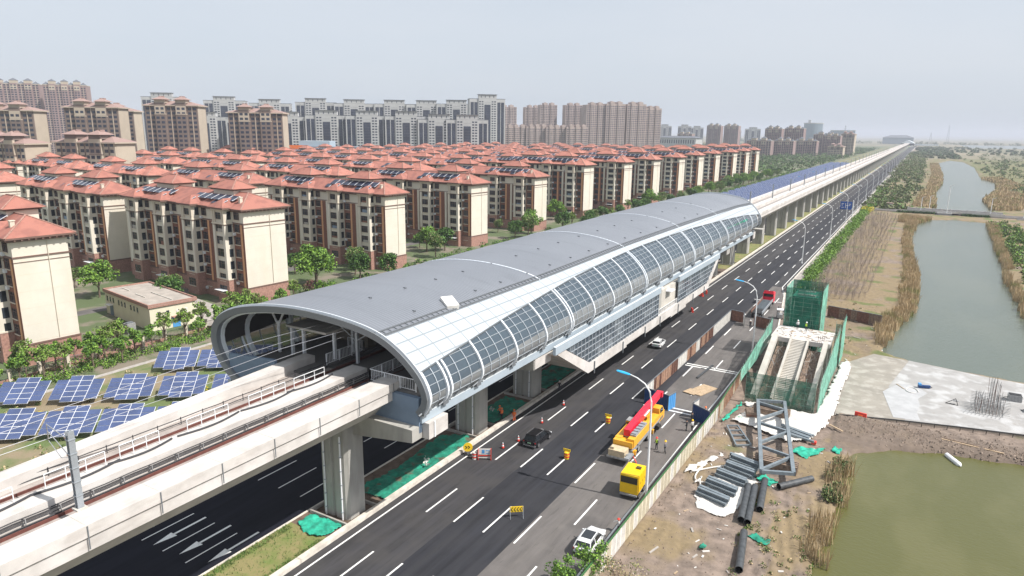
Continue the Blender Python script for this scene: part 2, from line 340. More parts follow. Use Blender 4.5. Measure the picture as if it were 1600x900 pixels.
ramp2('water_green', 0.15, (0.125, 0.12, 0.045), thr=(0.45, 0.6), fac=0.6, stretch=(1, .5, 1)); ramp2('water_grey', 0.06, (0.12, 0.135, 0.1), thr=(0.45, 0.6), fac=0.6, stretch=(1, .4, 1))

ramp2('roof_metal', 0.5, (0.17, 0.18, 0.2), thr=(0.55, 0.75), fac=0.5, stretch=(0.12, 1, 1)); ramp2('pier_concrete', 0.35, (0.44, 0.42, 0.39), thr=(0.5, 0.6), fac=0.4)
# ================================================================== ground, roads, water
mat('far_ground', (0.12, 0.125, 0.07), 0.95, col2=(0.24, 0.2, 0.13), scale=0.004, coords='World', detail=10, thr=(0.4, 0.6))
mat('garden_soil', (0.24, 0.19, 0.12), 0.95, col2=(0.11, 0.15, 0.05), scale=0.09, coords='World', detail=8, thr=(0.44, 0.56), bump=0.05, bscale=2.0)
mat('court_ground', (0.09, 0.12, 0.05), 0.95, col2=(0.2, 0.17, 0.13), scale=0.07, coords='World', detail=8, thr=(0.5, 0.58))
mat('verge_grass', (0.24, 0.21, 0.09), 0.95, col2=(0.15, 0.19, 0.05), scale=0.5, coords='World', detail=8, thr=(0.42, 0.62), bump=0.05, bscale=6)
mat('median_soil', (0.13, 0.09, 0.065), 0.95, var=0.35, scale=0.8, coords='World', detail=8, bump=0.06, bscale=4)
mat('dirt_clod', (0.22, 0.17, 0.135), 0.95, var=0.35, scale=1.5, coords='World')
b = MB(); R_ = 45000
b.add([(-R_, -R_, -1.6), (R_, -R_, -1.6), (R_, R_, -1.6), (-R_, R_, -1.6)], [(0, 1, 2, 3)], 'far_ground')
struct(b.build('ground'))
b = MB(); b.box(-115, -68.9, -40, 3000, -1.7, -0.02, 'garden_soil'); struct(b.build('solar_field_ground'))
b = MB(); b.box(-560, -115.01, -40, 3000, -1.7, -0.03, 'court_ground'); struct(b.build('residential_ground'))
b = MB(); b.box(-1800, -560.01, -40, 3000, -1.7, -0.2, 'far_ground'); struct(b.build('city_ground'))
def edge_r(y):
    return -22.3 if y < 150 else (-22.3 - 5.7 * min(1, (y - 150) / 45.0))
# carriageways
b = MB(); ys = [-40, 150, 165, 180, 195, 3200]
def strip(b, x0, x1, z, m, y0=-40, y1=3200):
    b.add([(x0, y0, z), (x1, y0, z), (x1, y1, z), (x0, y1, z)], [(0, 1, 2, 3)], m)
strip(b, -46.9, -38.6, 0.0, 'asphalt'); strip(b, -38.6, -31.3, 0.0, 'asphalt_new', -40, 3200)
for i in range(len(ys) - 1):
    y0, y1 = ys[i], ys[i + 1]
    m = 'asphalt_old' if y1 <= 195 else 'asphalt'
    b.add([(-31.3, y0, 0), (edge_r(y0), y0, 0), (edge_r(y1), y1, 0), (-31.3, y1, 0)], [(0, 1, 2, 3)], m)
struct(b.build('right_carriageway'))
b = MB(); strip(b, -68.0, -53.1, 0.0, 'asphalt_left_shaded'); struct(b.build('left_carriageway'))
b = MB()
b.box(-68.8, -68.0, -40, 3200, -0.3, 0.14, 'kerb'); struct(b.build('left_kerb'))
b = MB()
b.box(-53.35, -53.1, -40, 3200, -0.3, 0.16, 'kerb'); struct(b.build('median_kerb'))
b = MB()
for i in range(len(ys) - 1):
    y0, y1 = ys[i], ys[i + 1]; e0, e1 = edge_r(y0), edge_r(y1)
    b.add([(e0, y0, 0), (e0 + .35, y0, 0), (e0 + .35, y0, .16), (e0, y0, .16), (e1, y1, 0), (e1 + .35, y1, 0), (e1 + .35, y1, .16), (e1, y1, .16)], [(0, 4, 7, 3), (3, 7, 6, 2), (2, 6, 5, 1)], 'kerb')
    if y0 >= 165: b.add([(e0 + .35, y0, .13), (e0 + 2.4, y0, .13), (e1 + 2.4, y1, .13), (e1 + .35, y1, .13)], [(0, 1, 2, 3)], 'pavement')
struct(b.build('right_kerb'))
b = MB(); b.box(-53.1, -46.9, -40, 44.4, -0.3, 0.1, 'verge_grass'); b.box(-53.1, -46.9, 44.4, 212, -0.3, 0.09, 'median_soil'); b.box(-53.1, -46.9, 212, 3200, -0.3, 0.1, 'verge_grass')
struct(b.build('median'))
b = MB()
for i in range(0, 90):
    y = -20 + i * 12
    b.box(-47.35, -46.75, y + .02, y + 11.98, 0.05, 0.5, 'kerb')
tag(b.build('median_wall'), 'low pale concrete kerb wall along the left edge of the right carriageway', 'kerb wall')
# markings
b = MB(); Z = 0.006
def mark(x, y0, y1, w=0.16, z=Z): b.add([(x - w / 2, y0, z), (x + w / 2, y0, z), (x + w / 2, y1, z), (x - w / 2, y1, z)], [(0, 1, 2, 3)], 'road_paint')
mark(-45.85, -40, 3200, 0.2)
for k in range(-3, 120):
    y = 53.7 + 14.4 * k
    for x in (-42.2, -38.5, -34.75, -31.0): mark(x, y, y + 5.9, 0.2)
    if y < 172: mark(-27.2, y + 6.3, y + 12.3, 0.2)
mark(-23.2, -40, 146, 0.2); 
b.add([(-22.9, 165, Z), (-22.7, 165, Z), (-28.6, 195, Z), (-28.8, 195, Z)], [(0, 1, 2, 3)], 'road_paint'); mark(-28.75, 195, 3200, 0.2)
for y in (95.4, 96.6, 117.2, 118.2, 176.5): b.add([(-32.4, y, Z), (-23.3, y, Z), (-23.3, y + .35, Z), (-32.4, y + .35, Z)], [(0, 1, 2, 3)], 'road_paint')
mark(-67.15, -40, 3200, 0.16)
for x in (-63.45, -59.95, -56.35): mark(x, 34.3, 40.2, 0.14)
for k in range(0, 60):
    for x in (-63.45, -59.95, -56.35): mark(x, 48.7 + 14.4 * k, 54.6 + 14.4 * k, 0.14)
def arrow(x, y0, turn=0):
    z = Z
    b.add([(x - .14, y0 + 2.2, z), (x + .14, y0 + 2.2, z), (x + .14, y0 + 6, z), (x - .14, y0 + 6, z)], [(0, 1, 2, 3)], 'road_paint')
    b.add([(x, y0, z), (x + .5, y0 + 2.3, z), (x - .5, y0 + 2.3, z)], [(0, 1, 2)], 'road_paint')
    if turn: b.add([(x - .14, y0 + 4, z), (x - 1.0, y0 + 3.2, z), (x - 1.5, y0 + 3.9, z), (x - 1.5, y0 + 1.4, z), (x - .75, y0 + 2.2, z), (x - .14, y0 + 3.0, z)], [(0, 1, 2, 3, 4, 5)], 'road_paint')
arrow(-65.2, 34.2, 1); arrow(-61.7, 34.4); arrow(-58.1, 34.8); arrow(-54.6, 35.5)
struct(b.build('road_markings'))
# garden path and hedge ground
b = MB(); b.box(-115.0, -113.9, 20, 230, -0.02, 0.03, 'pavement'); struct(b.build('garden_path'))
b = MB()
b.prism([(-150, 93), (-124, 86), (-122, 96), (-150, 101)], -0.03, 0.02, 'pavement'); b.prism([(-131, 57), (-124, 60), (-124, 76), (-131, 72)], -0.03, 0.02, 'stone_base')
b.box(-160, -156, 20, 700, -.03, 0.01, 'asphalt_old')
struct(b.build('courtyard_path'))
# -------- right hand terrain with ponds
POND1 = [(-2.9, 40), (-3.4, 58), (-3.1, 70.8), (-2.4, 78), (-2.6, 86), (-2.7, 92.4), (-1.6, 94.6), (1.8, 98.0), (5.5, 99.6), (9.1, 101.0), (12.6, 101.2), (16.0, 102.0), (30, 104), (60, 106), (75, 60), (70, 40)]
POND2 = [(-1.2, 146.5), (-0.1, 162.2), (4.3, 190.9), (4.2, 225.6), (1.8, 273.9), (0.4, 326.9), (2.1, 377.2), (8, 402), (17, 408), (30.8, 404), (28.2, 325.6), (26.4, 263.1), (24.9, 239.7), (25.5, 212.6), (24.6, 190), (27, 176), (38, 160), (60, 150), (60, 138), (20.0, 142.0), (10.5, 142.8), (3.5, 143.9)]
POND3 = [(9.5, 452), (10.1, 520), (11.0, 604.1), (17, 700), (20, 850), (21.3, 1251.4), (40, 1400), (56, 1344.8), (60, 1112.3), (50.2, 816.5), (62, 769.1), (50, 634.4), (37, 548.6), (36, 455)]
def sdist(x, y, poly):
    d = 1e9; inside = False; n = len(poly); j = n - 1
    for i in range(n):
        x1, y1 = poly[i]; x2, y2 = poly[j]
        if (y1 > y) != (y2 > y) and x < (x2 - x1) * (y - y1) / (y2 - y1) + x1: inside = not inside
        dx, dy = x2 - x1, y2 - y1; t = max(0, min(1, ((x - x1) * dx + (y - y1) * dy) / (dx * dx + dy * dy))); e = (x - x1 - t * dx) ** 2 + (y - y1 - t * dy) ** 2
        if e < d: d = e
        j = i
    d = math.sqrt(d); return -d if inside else d
def pond_d(x, y):
    d = 1e9
    for P in (POND1, POND2, POND3):
        ys_ = [p[1] for p in P]
        if min(ys_) - 40 < y < max(ys_) + 60: d = min(d, sdist(x, y, P))
    return d
def smooth(a, b_, v): t = max(0, min(1, (v - a) / (b_ - a))); return t * t * (3 - 2 * t)
def height(x, y):
    d = pond_d(x, y) + N(x, y, 0.3) * 0.8 + N(x, y, 1.1, 5) * 0.35
    h = 0.06 + 0.14 * N(x, y, 0.25) + 0.12 * N(x, y, 0.9, 3) + 0.07 * N(x, y, 2.2, 4)
    if -22.5 < x < -19: h *= 0.4
    if 93 < y < 112 and x > -6: h += 0.55 * max(0, 1 - abs(y - 104.5) / 7) * (0.6 + 0.8 * abs(N(x, y, 0.6, 9)))   # soil berm by the slab
    if -9.5 < x < -4.2 and 50 < y < 80: h += .1 * sin((x + .22 * y) * 5.2) * smooth(50, 56, y)
    if -20.5 < x < -10 and 40 < y < 72: h -= .09 * max(0, 1 - abs(((x + .12 * y + 1.6 * sin(y * .1)) % 6.0) - 3.0) / .35) + .09 * max(0, 1 - abs(((x + .12 * y + 1.6 * sin(y * .1)) % 6.0) - 4.8) / .35)
    if -7.2 < x < 26 and 108 < y < 143: h = -0.1
    t = max(0, min(1, (d + 0.3) / 2.2)); t = t * t * (3 - 2 * t)
    return -1.3 * (1 - t) + h * t
mat('dirt', (0.2, 0.155, 0.125), 0.95, var=0.32, scale=0.7, coords='World', detail=10, bump=0.05, bscale=3.0)
m = M['dirt']; t_ = m.node_tree; n_ = t_.nodes; L_ = t_.links; bs = n_['Principled BSDF']
va = n_.new('ShaderNodeVertexColor'); va.layer_name = 'cover'; sp = n_.new('ShaderNodeSeparateColor'); L_.new(va.outputs[0], sp.inputs[0])
src = bs.inputs['Base Color'].links[0].from_socket
for ch, c_ in (('Red', (0.22, 0.165, 0.09)), ('Green', (0.1, 0.13, 0.035)), ('Blue', (0.15, 0.115, 0.09))):
    mx = n_.new('ShaderNodeMix'); mx.data_type = 'RGBA'; L_.new(sp.outputs[ch], mx.inputs['Factor']); L_.new(src, mx.inputs['A'])
    nz = n_.new('ShaderNodeTexNoise'); nz.inputs['Scale'].default_value = 1.3; nz.inputs['Detail'].default_value = 8; g_ = n_.new('ShaderNodeNewGeometry'); L_.new(g_.outputs['Position'], nz.inputs['Vector'])
    mm = n_.new('ShaderNodeMix'); mm.data_type = 'RGBA'; L_.new(nz.outputs['Fac'], mm.inputs['Factor']); mm.inputs['A'].default_value = (*[k * .6 for k in c_], 1); mm.inputs['B'].default_value = (*[k * 1.4 for k in c_], 1)
    L_.new(mm.outputs['Result'], mx.inputs['B']); src = mx.outputs['Result']
L_.new(src, bs.inputs['Base Color'])
xs = list(np.arange(-21.6, -4, 0.3)) + list(np.arange(-4, 30, 0.62)) + list(np.arange(30, 75, 1.6)) + [80, 90, 110, 140, 180]
ys2 = []; y = 20.0
while y < 1500: ys2.append(y); y += max(0.5, (y - 60) * 0.007)
def smooth(a, b_, v): t = max(0, min(1, (v - a) / (b_ - a))); return t * t * (3 - 2 * t)
vs = []; cv = []
for y in ys2:
    for x in xs:
        x_ = x if x > -21.5 or y < 165 else x
        h = height(x, y); 
        if x < edge_r(y) + 2.4: h = min(h, -0.1)
        vs.append((x, y, h)); d = pond_d(x, y); n1 = N(x, y, 0.12, 7) + .5 * N(x, y, .5, 2)
        gr = smooth(-.25, .35, n1 + (0.35 if y > 135 else (-0.15 if x < -8 else 0.15)) - (.6 if 93 < y < 135 else 0) + (0.4 if y < 75 and x > -9 else 0))
        gg = 0.9 * smooth(0.1, .4, N(x, y, 0.2, 11) + (0.25 if y > 420 else 0) - (0.5 if y < 140 else .1)) + (0.35 if y > 470 and x > 60 else 0)
        mud = smooth(0.2, 1.0, (1 if (92 < y < 108 and x > -6) else 0) * (1 - smooth(5, 8, abs(y - 101))) + (0.5 if d < 1 else 0)) * .85
        if 140 < y < 176 and x < -4: mud = max(mud, .45 * smooth(-.2, .3, N(x, y, .3, 21)))
        cv.append((gr * .9, min(1, max(gg, 0)), mud, 1))
nx = len(xs); fs = [(j * nx + i, j * nx + i + 1, (j + 1) * nx + i + 1, (j + 1) * nx + i) for j in range(len(ys2) - 1) for i in range(nx - 1)]
me = bpy.data.meshes.new('terrain'); me.from_pydata(vs, [], fs); me.materials.append(M['dirt'])
ca = me.color_attributes.new('cover', 'FLOAT_COLOR', 'POINT'); ca.data.foreach_set('color', np.array(cv, dtype=np.float32).ravel())
me.polygons.foreach_set('use_smooth', [True] * len(fs)); ter = bpy.data.objects.new('terrain', me); col.objects.link(ter); struct(ter)
b = MB(); b.box(-22.6, -21.5, -40, 3200, -1.7, -0.12, 'dirt'); b.box(-28, -22.6, 150, 3200, -1.7, -.05, 'dirt'); struct(b.build('verge'))
b = MB(); b.box(180, 4000, -40, 4200, -1.7, -0.25, 'far_ground'); b.box(-28, 180, 1499, 4200, -1.7, -0.25, 'far_ground'); struct(b.build('far_fields'))
b = MB(); b.quad((-6, 30, -.35), (90, 30, -.35), (90, 110, -.35), (-6, 110, -.35), 'water_green'); struct(b.build('green_pond_water'))
b = MB(); b.quad((-6, 136, -.35), (90, 136, -.35), (90, 425, -.35), (-6, 425, -.35), 'water_grey'); struct(b.build('canal_water'))
b = MB(); b.quad((4, 440, -.35), (80, 440, -.35), (80, 1450, -.35), (4, 1450, -.35), 'water_grey'); struct(b.build('far_canal_water'))
b = MB(); b.quad((140, 2900, -.1), (1500, 2900, -.1), (1500, 3900, -.1), (140, 3900, -.1), 'water_grey'); struct(b.build('far_lake_water'))
# concrete slab by the canal
b = MB(); sl = [(-6.6, 106.9), (-7.3, 122), (-7.0, 135.3), (-3.4, 143.0), (5.5, 141.4), (14.2, 139.4), (24, 138.2), (24, 114.6), (17.1, 113.3), (9.5, 111.7), (1.4, 109.6)]
b.prism(sl, -1.5, 0.12, 'slab')
b.prism([(2.5, 142.0), (-.2, 124.6), (3.2, 119), (2.5, 110.1), (9.5, 111.9), (17.1, 113.5), (23.8, 114.8), (23.8, 138.0), (14.2, 139.1), (5.5, 141.1)], 0.1, 0.135, 'slab_white')
b.prism([(2.4, 127.5), (.9, 126.3), (0, 124.2), (-.9, 121.5), (-.2, 117.5), (.4, 114), (1.0, 110.6), (4.5, 111.2), (4.0, 114.5), (4.4, 118), (4.1, 121), (5.4, 124.5), (4.2, 126.8)], 0.1, 0.15, 'slab_wet')
struct(b.build('concrete_slab'))
b = MB(); b.tube([(-6.4, 106.8, .3), (1.4, 109.3, .3), (9.5, 111.4, .3), (17, 113.0, .3), (24, 114.3, .3)], .09, 'black_paint', 6)
for i in range(20): 
    f = i / 19; b.box(-6.4 + 30 * f - .04, -6.4 + 30 * f + .04, 106.7 + 7.5 * f, 106.8 + 7.5 * f, -.2, .45, 'black_paint')
tag(b.build('slab_edge_rail'), 'dark low edge rail along the near side of the concrete slab', 'edge rail')
# haze
hm = bpy.data.materials.new('haze_air'); hm.use_nodes = True; hn = hm.node_tree.nodes; hn.clear()
ho = hn.new('ShaderNodeOutputMaterial'); hv = hn.new('ShaderNodeVolumePrincipled'); hv.inputs['Color'].default_value = (0.86, 0.9, 1.0, 1)
hv.inputs['Density'].default_value = 0.00015; hv.inputs['Anisotropy'].default_value = 0.0; hm.node_tree.links.new(hv.outputs[0], ho.inputs['Volume']); M['haze_air'] = hm
b = MB(); b.box(-9000, 9000, -200, 16000, -3.0, 125, 'haze_air'); o = b.build('haze'); o['kind'] = 'stuff'; o['label'] = 'pale haze in the air over the whole district'
# ================================================================== station
PRF = [(-39.9, 13.3), (-39.2, 14.4), (-39.2, 15.6), (-40.1, 17.4), (-42.2, 19.5), (-44.8, 21.0), (-48.5, 21.9), (-53.0, 22.4), (-57.2, 22.4), (-61.2, 21.9), (-63.6, 21.1), (-65.1, 20.0), (-65.7, 18.6), (-65.6, 17.0), (-64.6, 15.0), (-63.0, 13.3)]
def catmull(P, n=8):
    P = np.array(P); Q = np.vstack([2 * P[0] - P[1], P, 2 * P[-1] - P[-2]]); o = []
    for i in range(1, len(Q) - 2):
        for j in range(n):
            t = j / n; a, b_, c_, d = Q[i - 1], Q[i], Q[i + 1], Q[i + 2]
            o.append(.5 * ((2 * b_) + (-a + c_) * t + (2 * a - 5 * b_ + 4 * c_ - d) * t * t + (-a + 3 * b_ - 3 * c_ + d) * t ** 3))
    o.append(P[-1]); return np.array(o)
CP = catmull(PRF); LP = np.r_[0, np.cumsum(np.linalg.norm(np.diff(CP, axis=0), axis=1))]; PL = LP[-1]; LP = LP / PL
S0, S1, SXC = 50.0, 218.0, -52.0
def sec(s, t, off=0.0):
    u = (s - S0) / (S1 - S0); x = float(np.interp(t, LP, CP[:, 0])); z = float(np.interp(t, LP, CP[:, 1]))
    if off:
        e = .004; dx = float(np.interp(min(1, t + e), LP, CP[:, 0]) - np.interp(max(0, t - e), LP, CP[:, 0])); dz = float(np.interp(min(1, t + e), LP, CP[:, 1]) - np.interp(max(0, t - e), LP, CP[:, 1]))
        l = math.hypot(dx, dz); x += off * dz / l; z += -off * dx / l
    ws = 1 - 0.1 * u * u; hs = float(np.interp(u, [0, .2, .6, .9, 1], [1, .98, 1.05, 1.06, 1.0]))
    X = SXC + (x - SXC) * ws; Zz = 13.3 + (z - 13.3) * hs; k = .15 * max(0, 1 - u * 2)
    return (X, s + k * (X + 40), Zz)
GT = ([50, 53.5, 59, 67, 74.5, 82.5, 90.5, 98, 106, 113.5, 121.5, 136, 152.5, 169.5, 190.5, 205, 218], [.118, .127, .14, .16, .175, .19, .204, .21, .216, .219, .219, .211, .198, .178, .15, .126, .1])
ET = ([50, 114, 145, 175, 218], [.25, .25, .237, .224, .2])
def gt(s): return float(np.interp(s, *GT))
def et(s): return float(np.interp(s, *ET))
station = thing('metro_station', 'long elevated metro station under a curved grey metal roof, glazed along its side', 'station', (-50, 130, 0))
_p = Vector((-50, 130, 0))
def part(b, name, parent=station, smooth=False, off=_p):
    b.v = [(v[0] - off.x, v[1] - off.y, v[2] - off.z) for v in b.v]; return b.build(name, parent, smooth)
def surf(b, ss, tlo, thi, nt_, m, off=0.0, flip=False, uv=True):
    rows = []
    for s in ss:
        a, c = tlo(s), thi(s); rows.append([(sec(s, a + (c - a) * k / nt_, off), (s, (a + (c - a) * k / nt_) * PL)) for k in range(nt_ + 1)])
    vs = [p[0] for r in rows for p in r]; w = nt_ + 1; fs = []; uvs = []
    for i in range(len(ss) - 1):
        for k in range(nt_):
            q = [i * w + k, (i + 1) * w + k, (i + 1) * w + k + 1, i * w + k + 1]
            if flip: q = q[::-1]
            fs.append(tuple(q)); uvs.append([rows[j // w][j % w][1] for j in q])
    b.add(vs, fs, m, uvs if uv else None)
SS = list(np.arange(S0, S1 + .1, 3.0))
b = MB(); surf(b, SS, et, lambda s: 1 - et(s), 40, 'roof_metal', 0.12)
roof = part(b, 'metal_roof', smooth=True)
b = MB()
for s in (83, 114.5, 146, 177): 
    b = MB()
    for k in range(30): b.bar(sec(s, et(s) + (1 - 2 * et(s)) * k / 30, .16), sec(s, et(s) + (1 - 2 * et(s)) * (k + 1) / 30, .14), 0.26, 0.12, 'rib_white')
    part(b, 'roof_joint')
b = MB()
for dt in (0.004, 0.02):
    for i in range(len(SS) - 1): b.bar(sec(SS[i], et(SS[i]) + dt, .2), sec(SS[i + 1], et(SS[i + 1]) + dt, .2), 0.1, 0.12, 'trim_grey')
for s in np.arange(S0 + 1, S1 - 1, 0.9): b.bar(sec(s, et(s) + .005, .18), sec(s, et(s) + .02, .18), 0.06, 0.06, 'trim_grey')
part(b, 'roof_gutter')
b = MB()
for s in (58, 64, 70, 76, 83, 90, 97, 104, 112, 120, 128, 137, 146, 156, 166, 178):
    for dt in (.055, .2):
        b = MB(); p = sec(s, et(s) + dt, .2); b.box(p[0] - .2, p[0] + .2, p[1] - .05, p[1] + .05, p[2] - .1, p[2] + .03, 'trim_grey'); b.box(p[0] + .15, p[0] + .2, p[1] - .2, p[1] + .1, p[2] - .2, p[2] + .02, 'trim_grey'); part(b, 'roof_anchor')
b = MB(); p = Vector(sec(63.6, .285, .5)); b.bar(p + Vector((.9, -.8, -.55)), p + Vector((-.9, .3, .1)), 1.5, .55, 'white_board'); part(b, 'roof_hatch')
b = MB()
for side in (0, 1):
    A, B = (gt, et) if side == 0 else ((lambda s: 1 - et(s)), (lambda s: 1 - gt(s)))
    surf(b, SS, A, B, 8, 'cladding', 0.1)
part(b, 'white_cladding', smooth=True)
b = MB(); surf(b, SS, lambda s: gt(s), lambda s: 1 - gt(s), 40, 'interior_shade', -0.35, flip=True); part(b, 'ceiling_lining', smooth=True)
# front and rear rims
for s, nm in ((S0, 'front_rim'), (S1, 'rear_rim')):
    b = MB(); K = 60; vs = []
    for k in range(K + 1):
        t = k / K; u_ = 1 if s == S0 else -1
        for off, dy in ((.22, 0), (.22, -.2 * u_), (-.5, -.1 * u_), (-.5, .5 * u_)):
            q = sec(s, t, off); vs.append((q[0], q[1] + dy, q[2]))
    fs = [(k * 4 + j, k * 4 + (j + 1) % 4, (k + 1) * 4 + (j + 1) % 4, (k + 1) * 4 + j) for k in range(K) for j in range(4)]
    b.add(vs, fs, 'trim_grey'); 
    for k in range(K): b.bar(sec(s + .15, k / K, .24), sec(s + .15, (k + 1) / K, .24), .34, .1, 'rib_white', (0, 1, 0))
    part(b, nm)
# glazing panes, ribs, mullions
ribs = [50.5, 53.8] + [60 + 7.65 * k for k in range(0, 21)]
double = {1, 5, 9, 13, 17, 21}
for side in (0, 1):
    T = (lambda s, f: gt(s) * f) if side == 0 else (lambda s, f: 1 - gt(s) * f)
    for i in range(len(ribs) - 1):
        s0, s1 = ribs[i], min(ribs[i + 1], S1); b = MB(); ss = [s0, (s0 + s1) / 2, s1]
        if side == 0: surf(b, ss, lambda s: gt(s) * .0, lambda s: gt(s) * .42, 5, 'glass_lower'); surf(b, ss, lambda s: gt(s) * .42, gt, 6, 'glass_station')
        else: surf(b, ss, lambda s: 1 - gt(s), lambda s: 1 - gt(s) * .42, 6, 'glass_station'); surf(b, ss, lambda s: 1 - gt(s) * .42, lambda s: 1.0, 5, 'glass_lower')
        part(b, 'side_window', smooth=True)
    for i, s in enumerate(ribs):
        if s > S1: continue
        for ds in ((-.35, .35) if i in double else (0,)):
            b = MB()
            for k in range(14): b.bar(sec(s + ds, T(s, k / 14), .1), sec(s + ds, T(s, (k + 1) / 14), .1), .27, .26, 'rib_white', (0, 1, 0))
            part(b, 'rib')
    b = MB()
    for i in range(len(ribs) - 1):
        s0, s1 = ribs[i], min(ribs[i + 1], S1); n = 2 if i == 0 else (3 if i == 1 else 4)
        for j in range(1, n):
            s = s0 + (s1 - s0) * j / n
            for k in range(8): b.bar(sec(s, T(s, k / 8), .04), sec(s, T(s, (k + 1) / 8), .04), .09, .1, 'mullion', (0, 1, 0))
    for tz in (.03, .055, .08, .105, .13, .155, .18, .2):
        for i in range(len(SS) - 1):
            if gt(SS[i]) > tz and gt(SS[i + 1]) > tz: b.bar(sec(SS[i], tz if side == 0 else 1 - tz, .03), sec(SS[i + 1], tz if side == 0 else 1 - tz, .03), .06, .05, 'mullion')
    part(b, 'mullion_grid')
    b = MB()
    for i in range(len(SS) - 1):
        t0, t1 = (gt(SS[i]), gt(SS[i + 1])) if side == 0 else (1 - gt(SS[i]), 1 - gt(SS[i + 1]))
        b.bar(sec(SS[i], t0, .12), sec(SS[i + 1], t1, .12), .12, .14, 'trim_grey')
    part(b, 'cladding_edge')
# fascia beams along both sides, gutter feet
b = MB(); b.box(-40.2, -39.75, 50.2, 206, 12.35, 13.25, 'fascia_blue', 'aluminium_white'); part(b, 'side_fascia')
b = MB(); b.box(-64.4, -63.9, 46.5, 206, 12.35, 13.25, 'fascia_blue'); part(b, 'side_fascia')
b = MB()
for s in ribs: 
    if s < 206: b.box(-40.0, -39.4, s - .45, s + .45, 13.25, 13.6, 'trim_grey'); b.tube([(-39.6, s - 1.0, 13.45), (-39.5, s, 13.75), (-39.6, s + 1, 13.45)], .1, 'trim_grey', 5)
part(b, 'rib_foot')
# decks / platforms / end walls
b = MB(); b.box(-63.9, -40.2, 50.6, 206, 12.0, 12.6, 'concrete'); b.box(-47.2, -40.3, 50.6, 206, 12.6, 15.2, 'interior_floor_shaded'); b.box(-63.8, -54.2, 48.8, 206, 12.6, 15.2, 'interior_floor_shaded')
part(b, 'platform')
b = MB(); b.prism([(-47.7, 50.0), (-40.0, 50.0), (-40.0, 50.55), (-47.7, 50.55)], 11.3, 15.0, 'endwall_blue'); part(b, 'end_wall')
b = MB(); b.prism([(-64.0, 46.6), (-57.9, 47.7), (-57.9, 48.05), (-64.0, 46.95)], 11.6, 16.4, 'endwall_blue'); part(b, 'end_wall')
b = MB(); b.box(-40.2, -39.2, 50.6, 53.8, 10.6, 12.3, 'concrete_light'); b.box(-39.18, -39.1, 51.4, 51.6, 10.6, 12.3, 'white_paint'); part(b, 'equipment_box')
def railing(b, a, c, h=1.15, step=.22, m='white_paint', posts=1.8):
    a = Vector(a); c = Vector(c); L = (c - a).length; up = Vector((0, 0, h))
    b.bar(a + up, c + up, .07, .07, m); b.bar(a + up * .12, c + up * .12, .05, .05, m)
    k = int(L / step)
    for i in range(k + 1): p = a.lerp(c, i / k); b.bar(p + up * .12, p + up, .03, .03, m)
    k = max(1, int(L / posts))
    for i in range(k + 1): p = a.lerp(c, i / k); b.bar(p, p + up, .1, .1, m)
b = MB(); railing(b, (-47.1, 50.9, 15.2), (-41.0, 50.9, 15.2), 1.3); railing(b, (-47.1, 50.9, 15.2), (-47.1, 60, 15.2), 1.3); part(b, 'platform_railing')
b = MB(); railing(b, (-54.5, 52, 15.2), (-54.5, 58, 15.2), 1.3); railing(b, (-54.5, 58, 15.2), (-57, 58, 15.2), 1.3); part(b, 'platform_railing')
b = MB(); b.box(-63.4, -57, 60, 90, 15.2, 19.8, 'interior_beige'); b.box(-56.5, -54.8, 59, 60.5, 15.2, 18, 'interior_beige'); b.box(-42.0, -40.6, 58, 200, 15.2, 17.4, 'green_cloth_dusty'); b.box(-43.5, -41, 56.5, 57.8, 15.2, 17.8, 'interior_beige'); part(b, 'platform_room')
b = MB(); b.box(-61, -54.6, 52.2, 60, 18.6, 18.85, 'concrete')
for x, y in ((-60.5, 52.6), (-58.6, 52.6), (-55.2, 54), (-55.2, 57)): b.box(x - .15, x + .15, y - .15, y + .15, 15.2, 18.6, 'white_paint')
part(b, 'platform_canopy')
for y in (52.5, 62.5, 72.5, 82.5):
    for x, sg in ((-62.6, 1),):
        b = MB(); b.tube([(x, y, 15.2), (x, y, 19)], .2, 'white_paint', 8); b.tube([(x, y, 18.4), (x - 1.6, y, 21.0)], .13, 'white_paint', 6); b.tube([(x, y, 18.4), (x + 2.0, y, 21.9)], .13, 'white_paint', 6); part(b, 'roof_column')
    b = MB(); b.box(-50.55, -50.25, y, y + .3, 16, 21.6, 'steel_grey'); b.bar((-54, y, 20.6), (-46.6, y, 20.6), .1, .1, 'steel_grey'); b.bar((-50.4, y, 18.6), (-47, y, 20.6), .08, .08, 'steel_grey'); b.bar((-50.4, y, 18.6), (-53.8, y, 20.6), .08, .08, 'steel_grey'); part(b, 'catenary_support')
for y in (50.6, 53.8, 60.0, 67.6, 75.2, 82.9):
    b = MB()
    for k in range(40): b.bar(sec(y, k / 40, -.45), sec(y, (k + 1) / 40, -.45), .45, .4, 'aluminium_white' if y < 54 or k > 28 else 'steel_grey', (0, 1, 0))
    part(b, 'inner_arch')
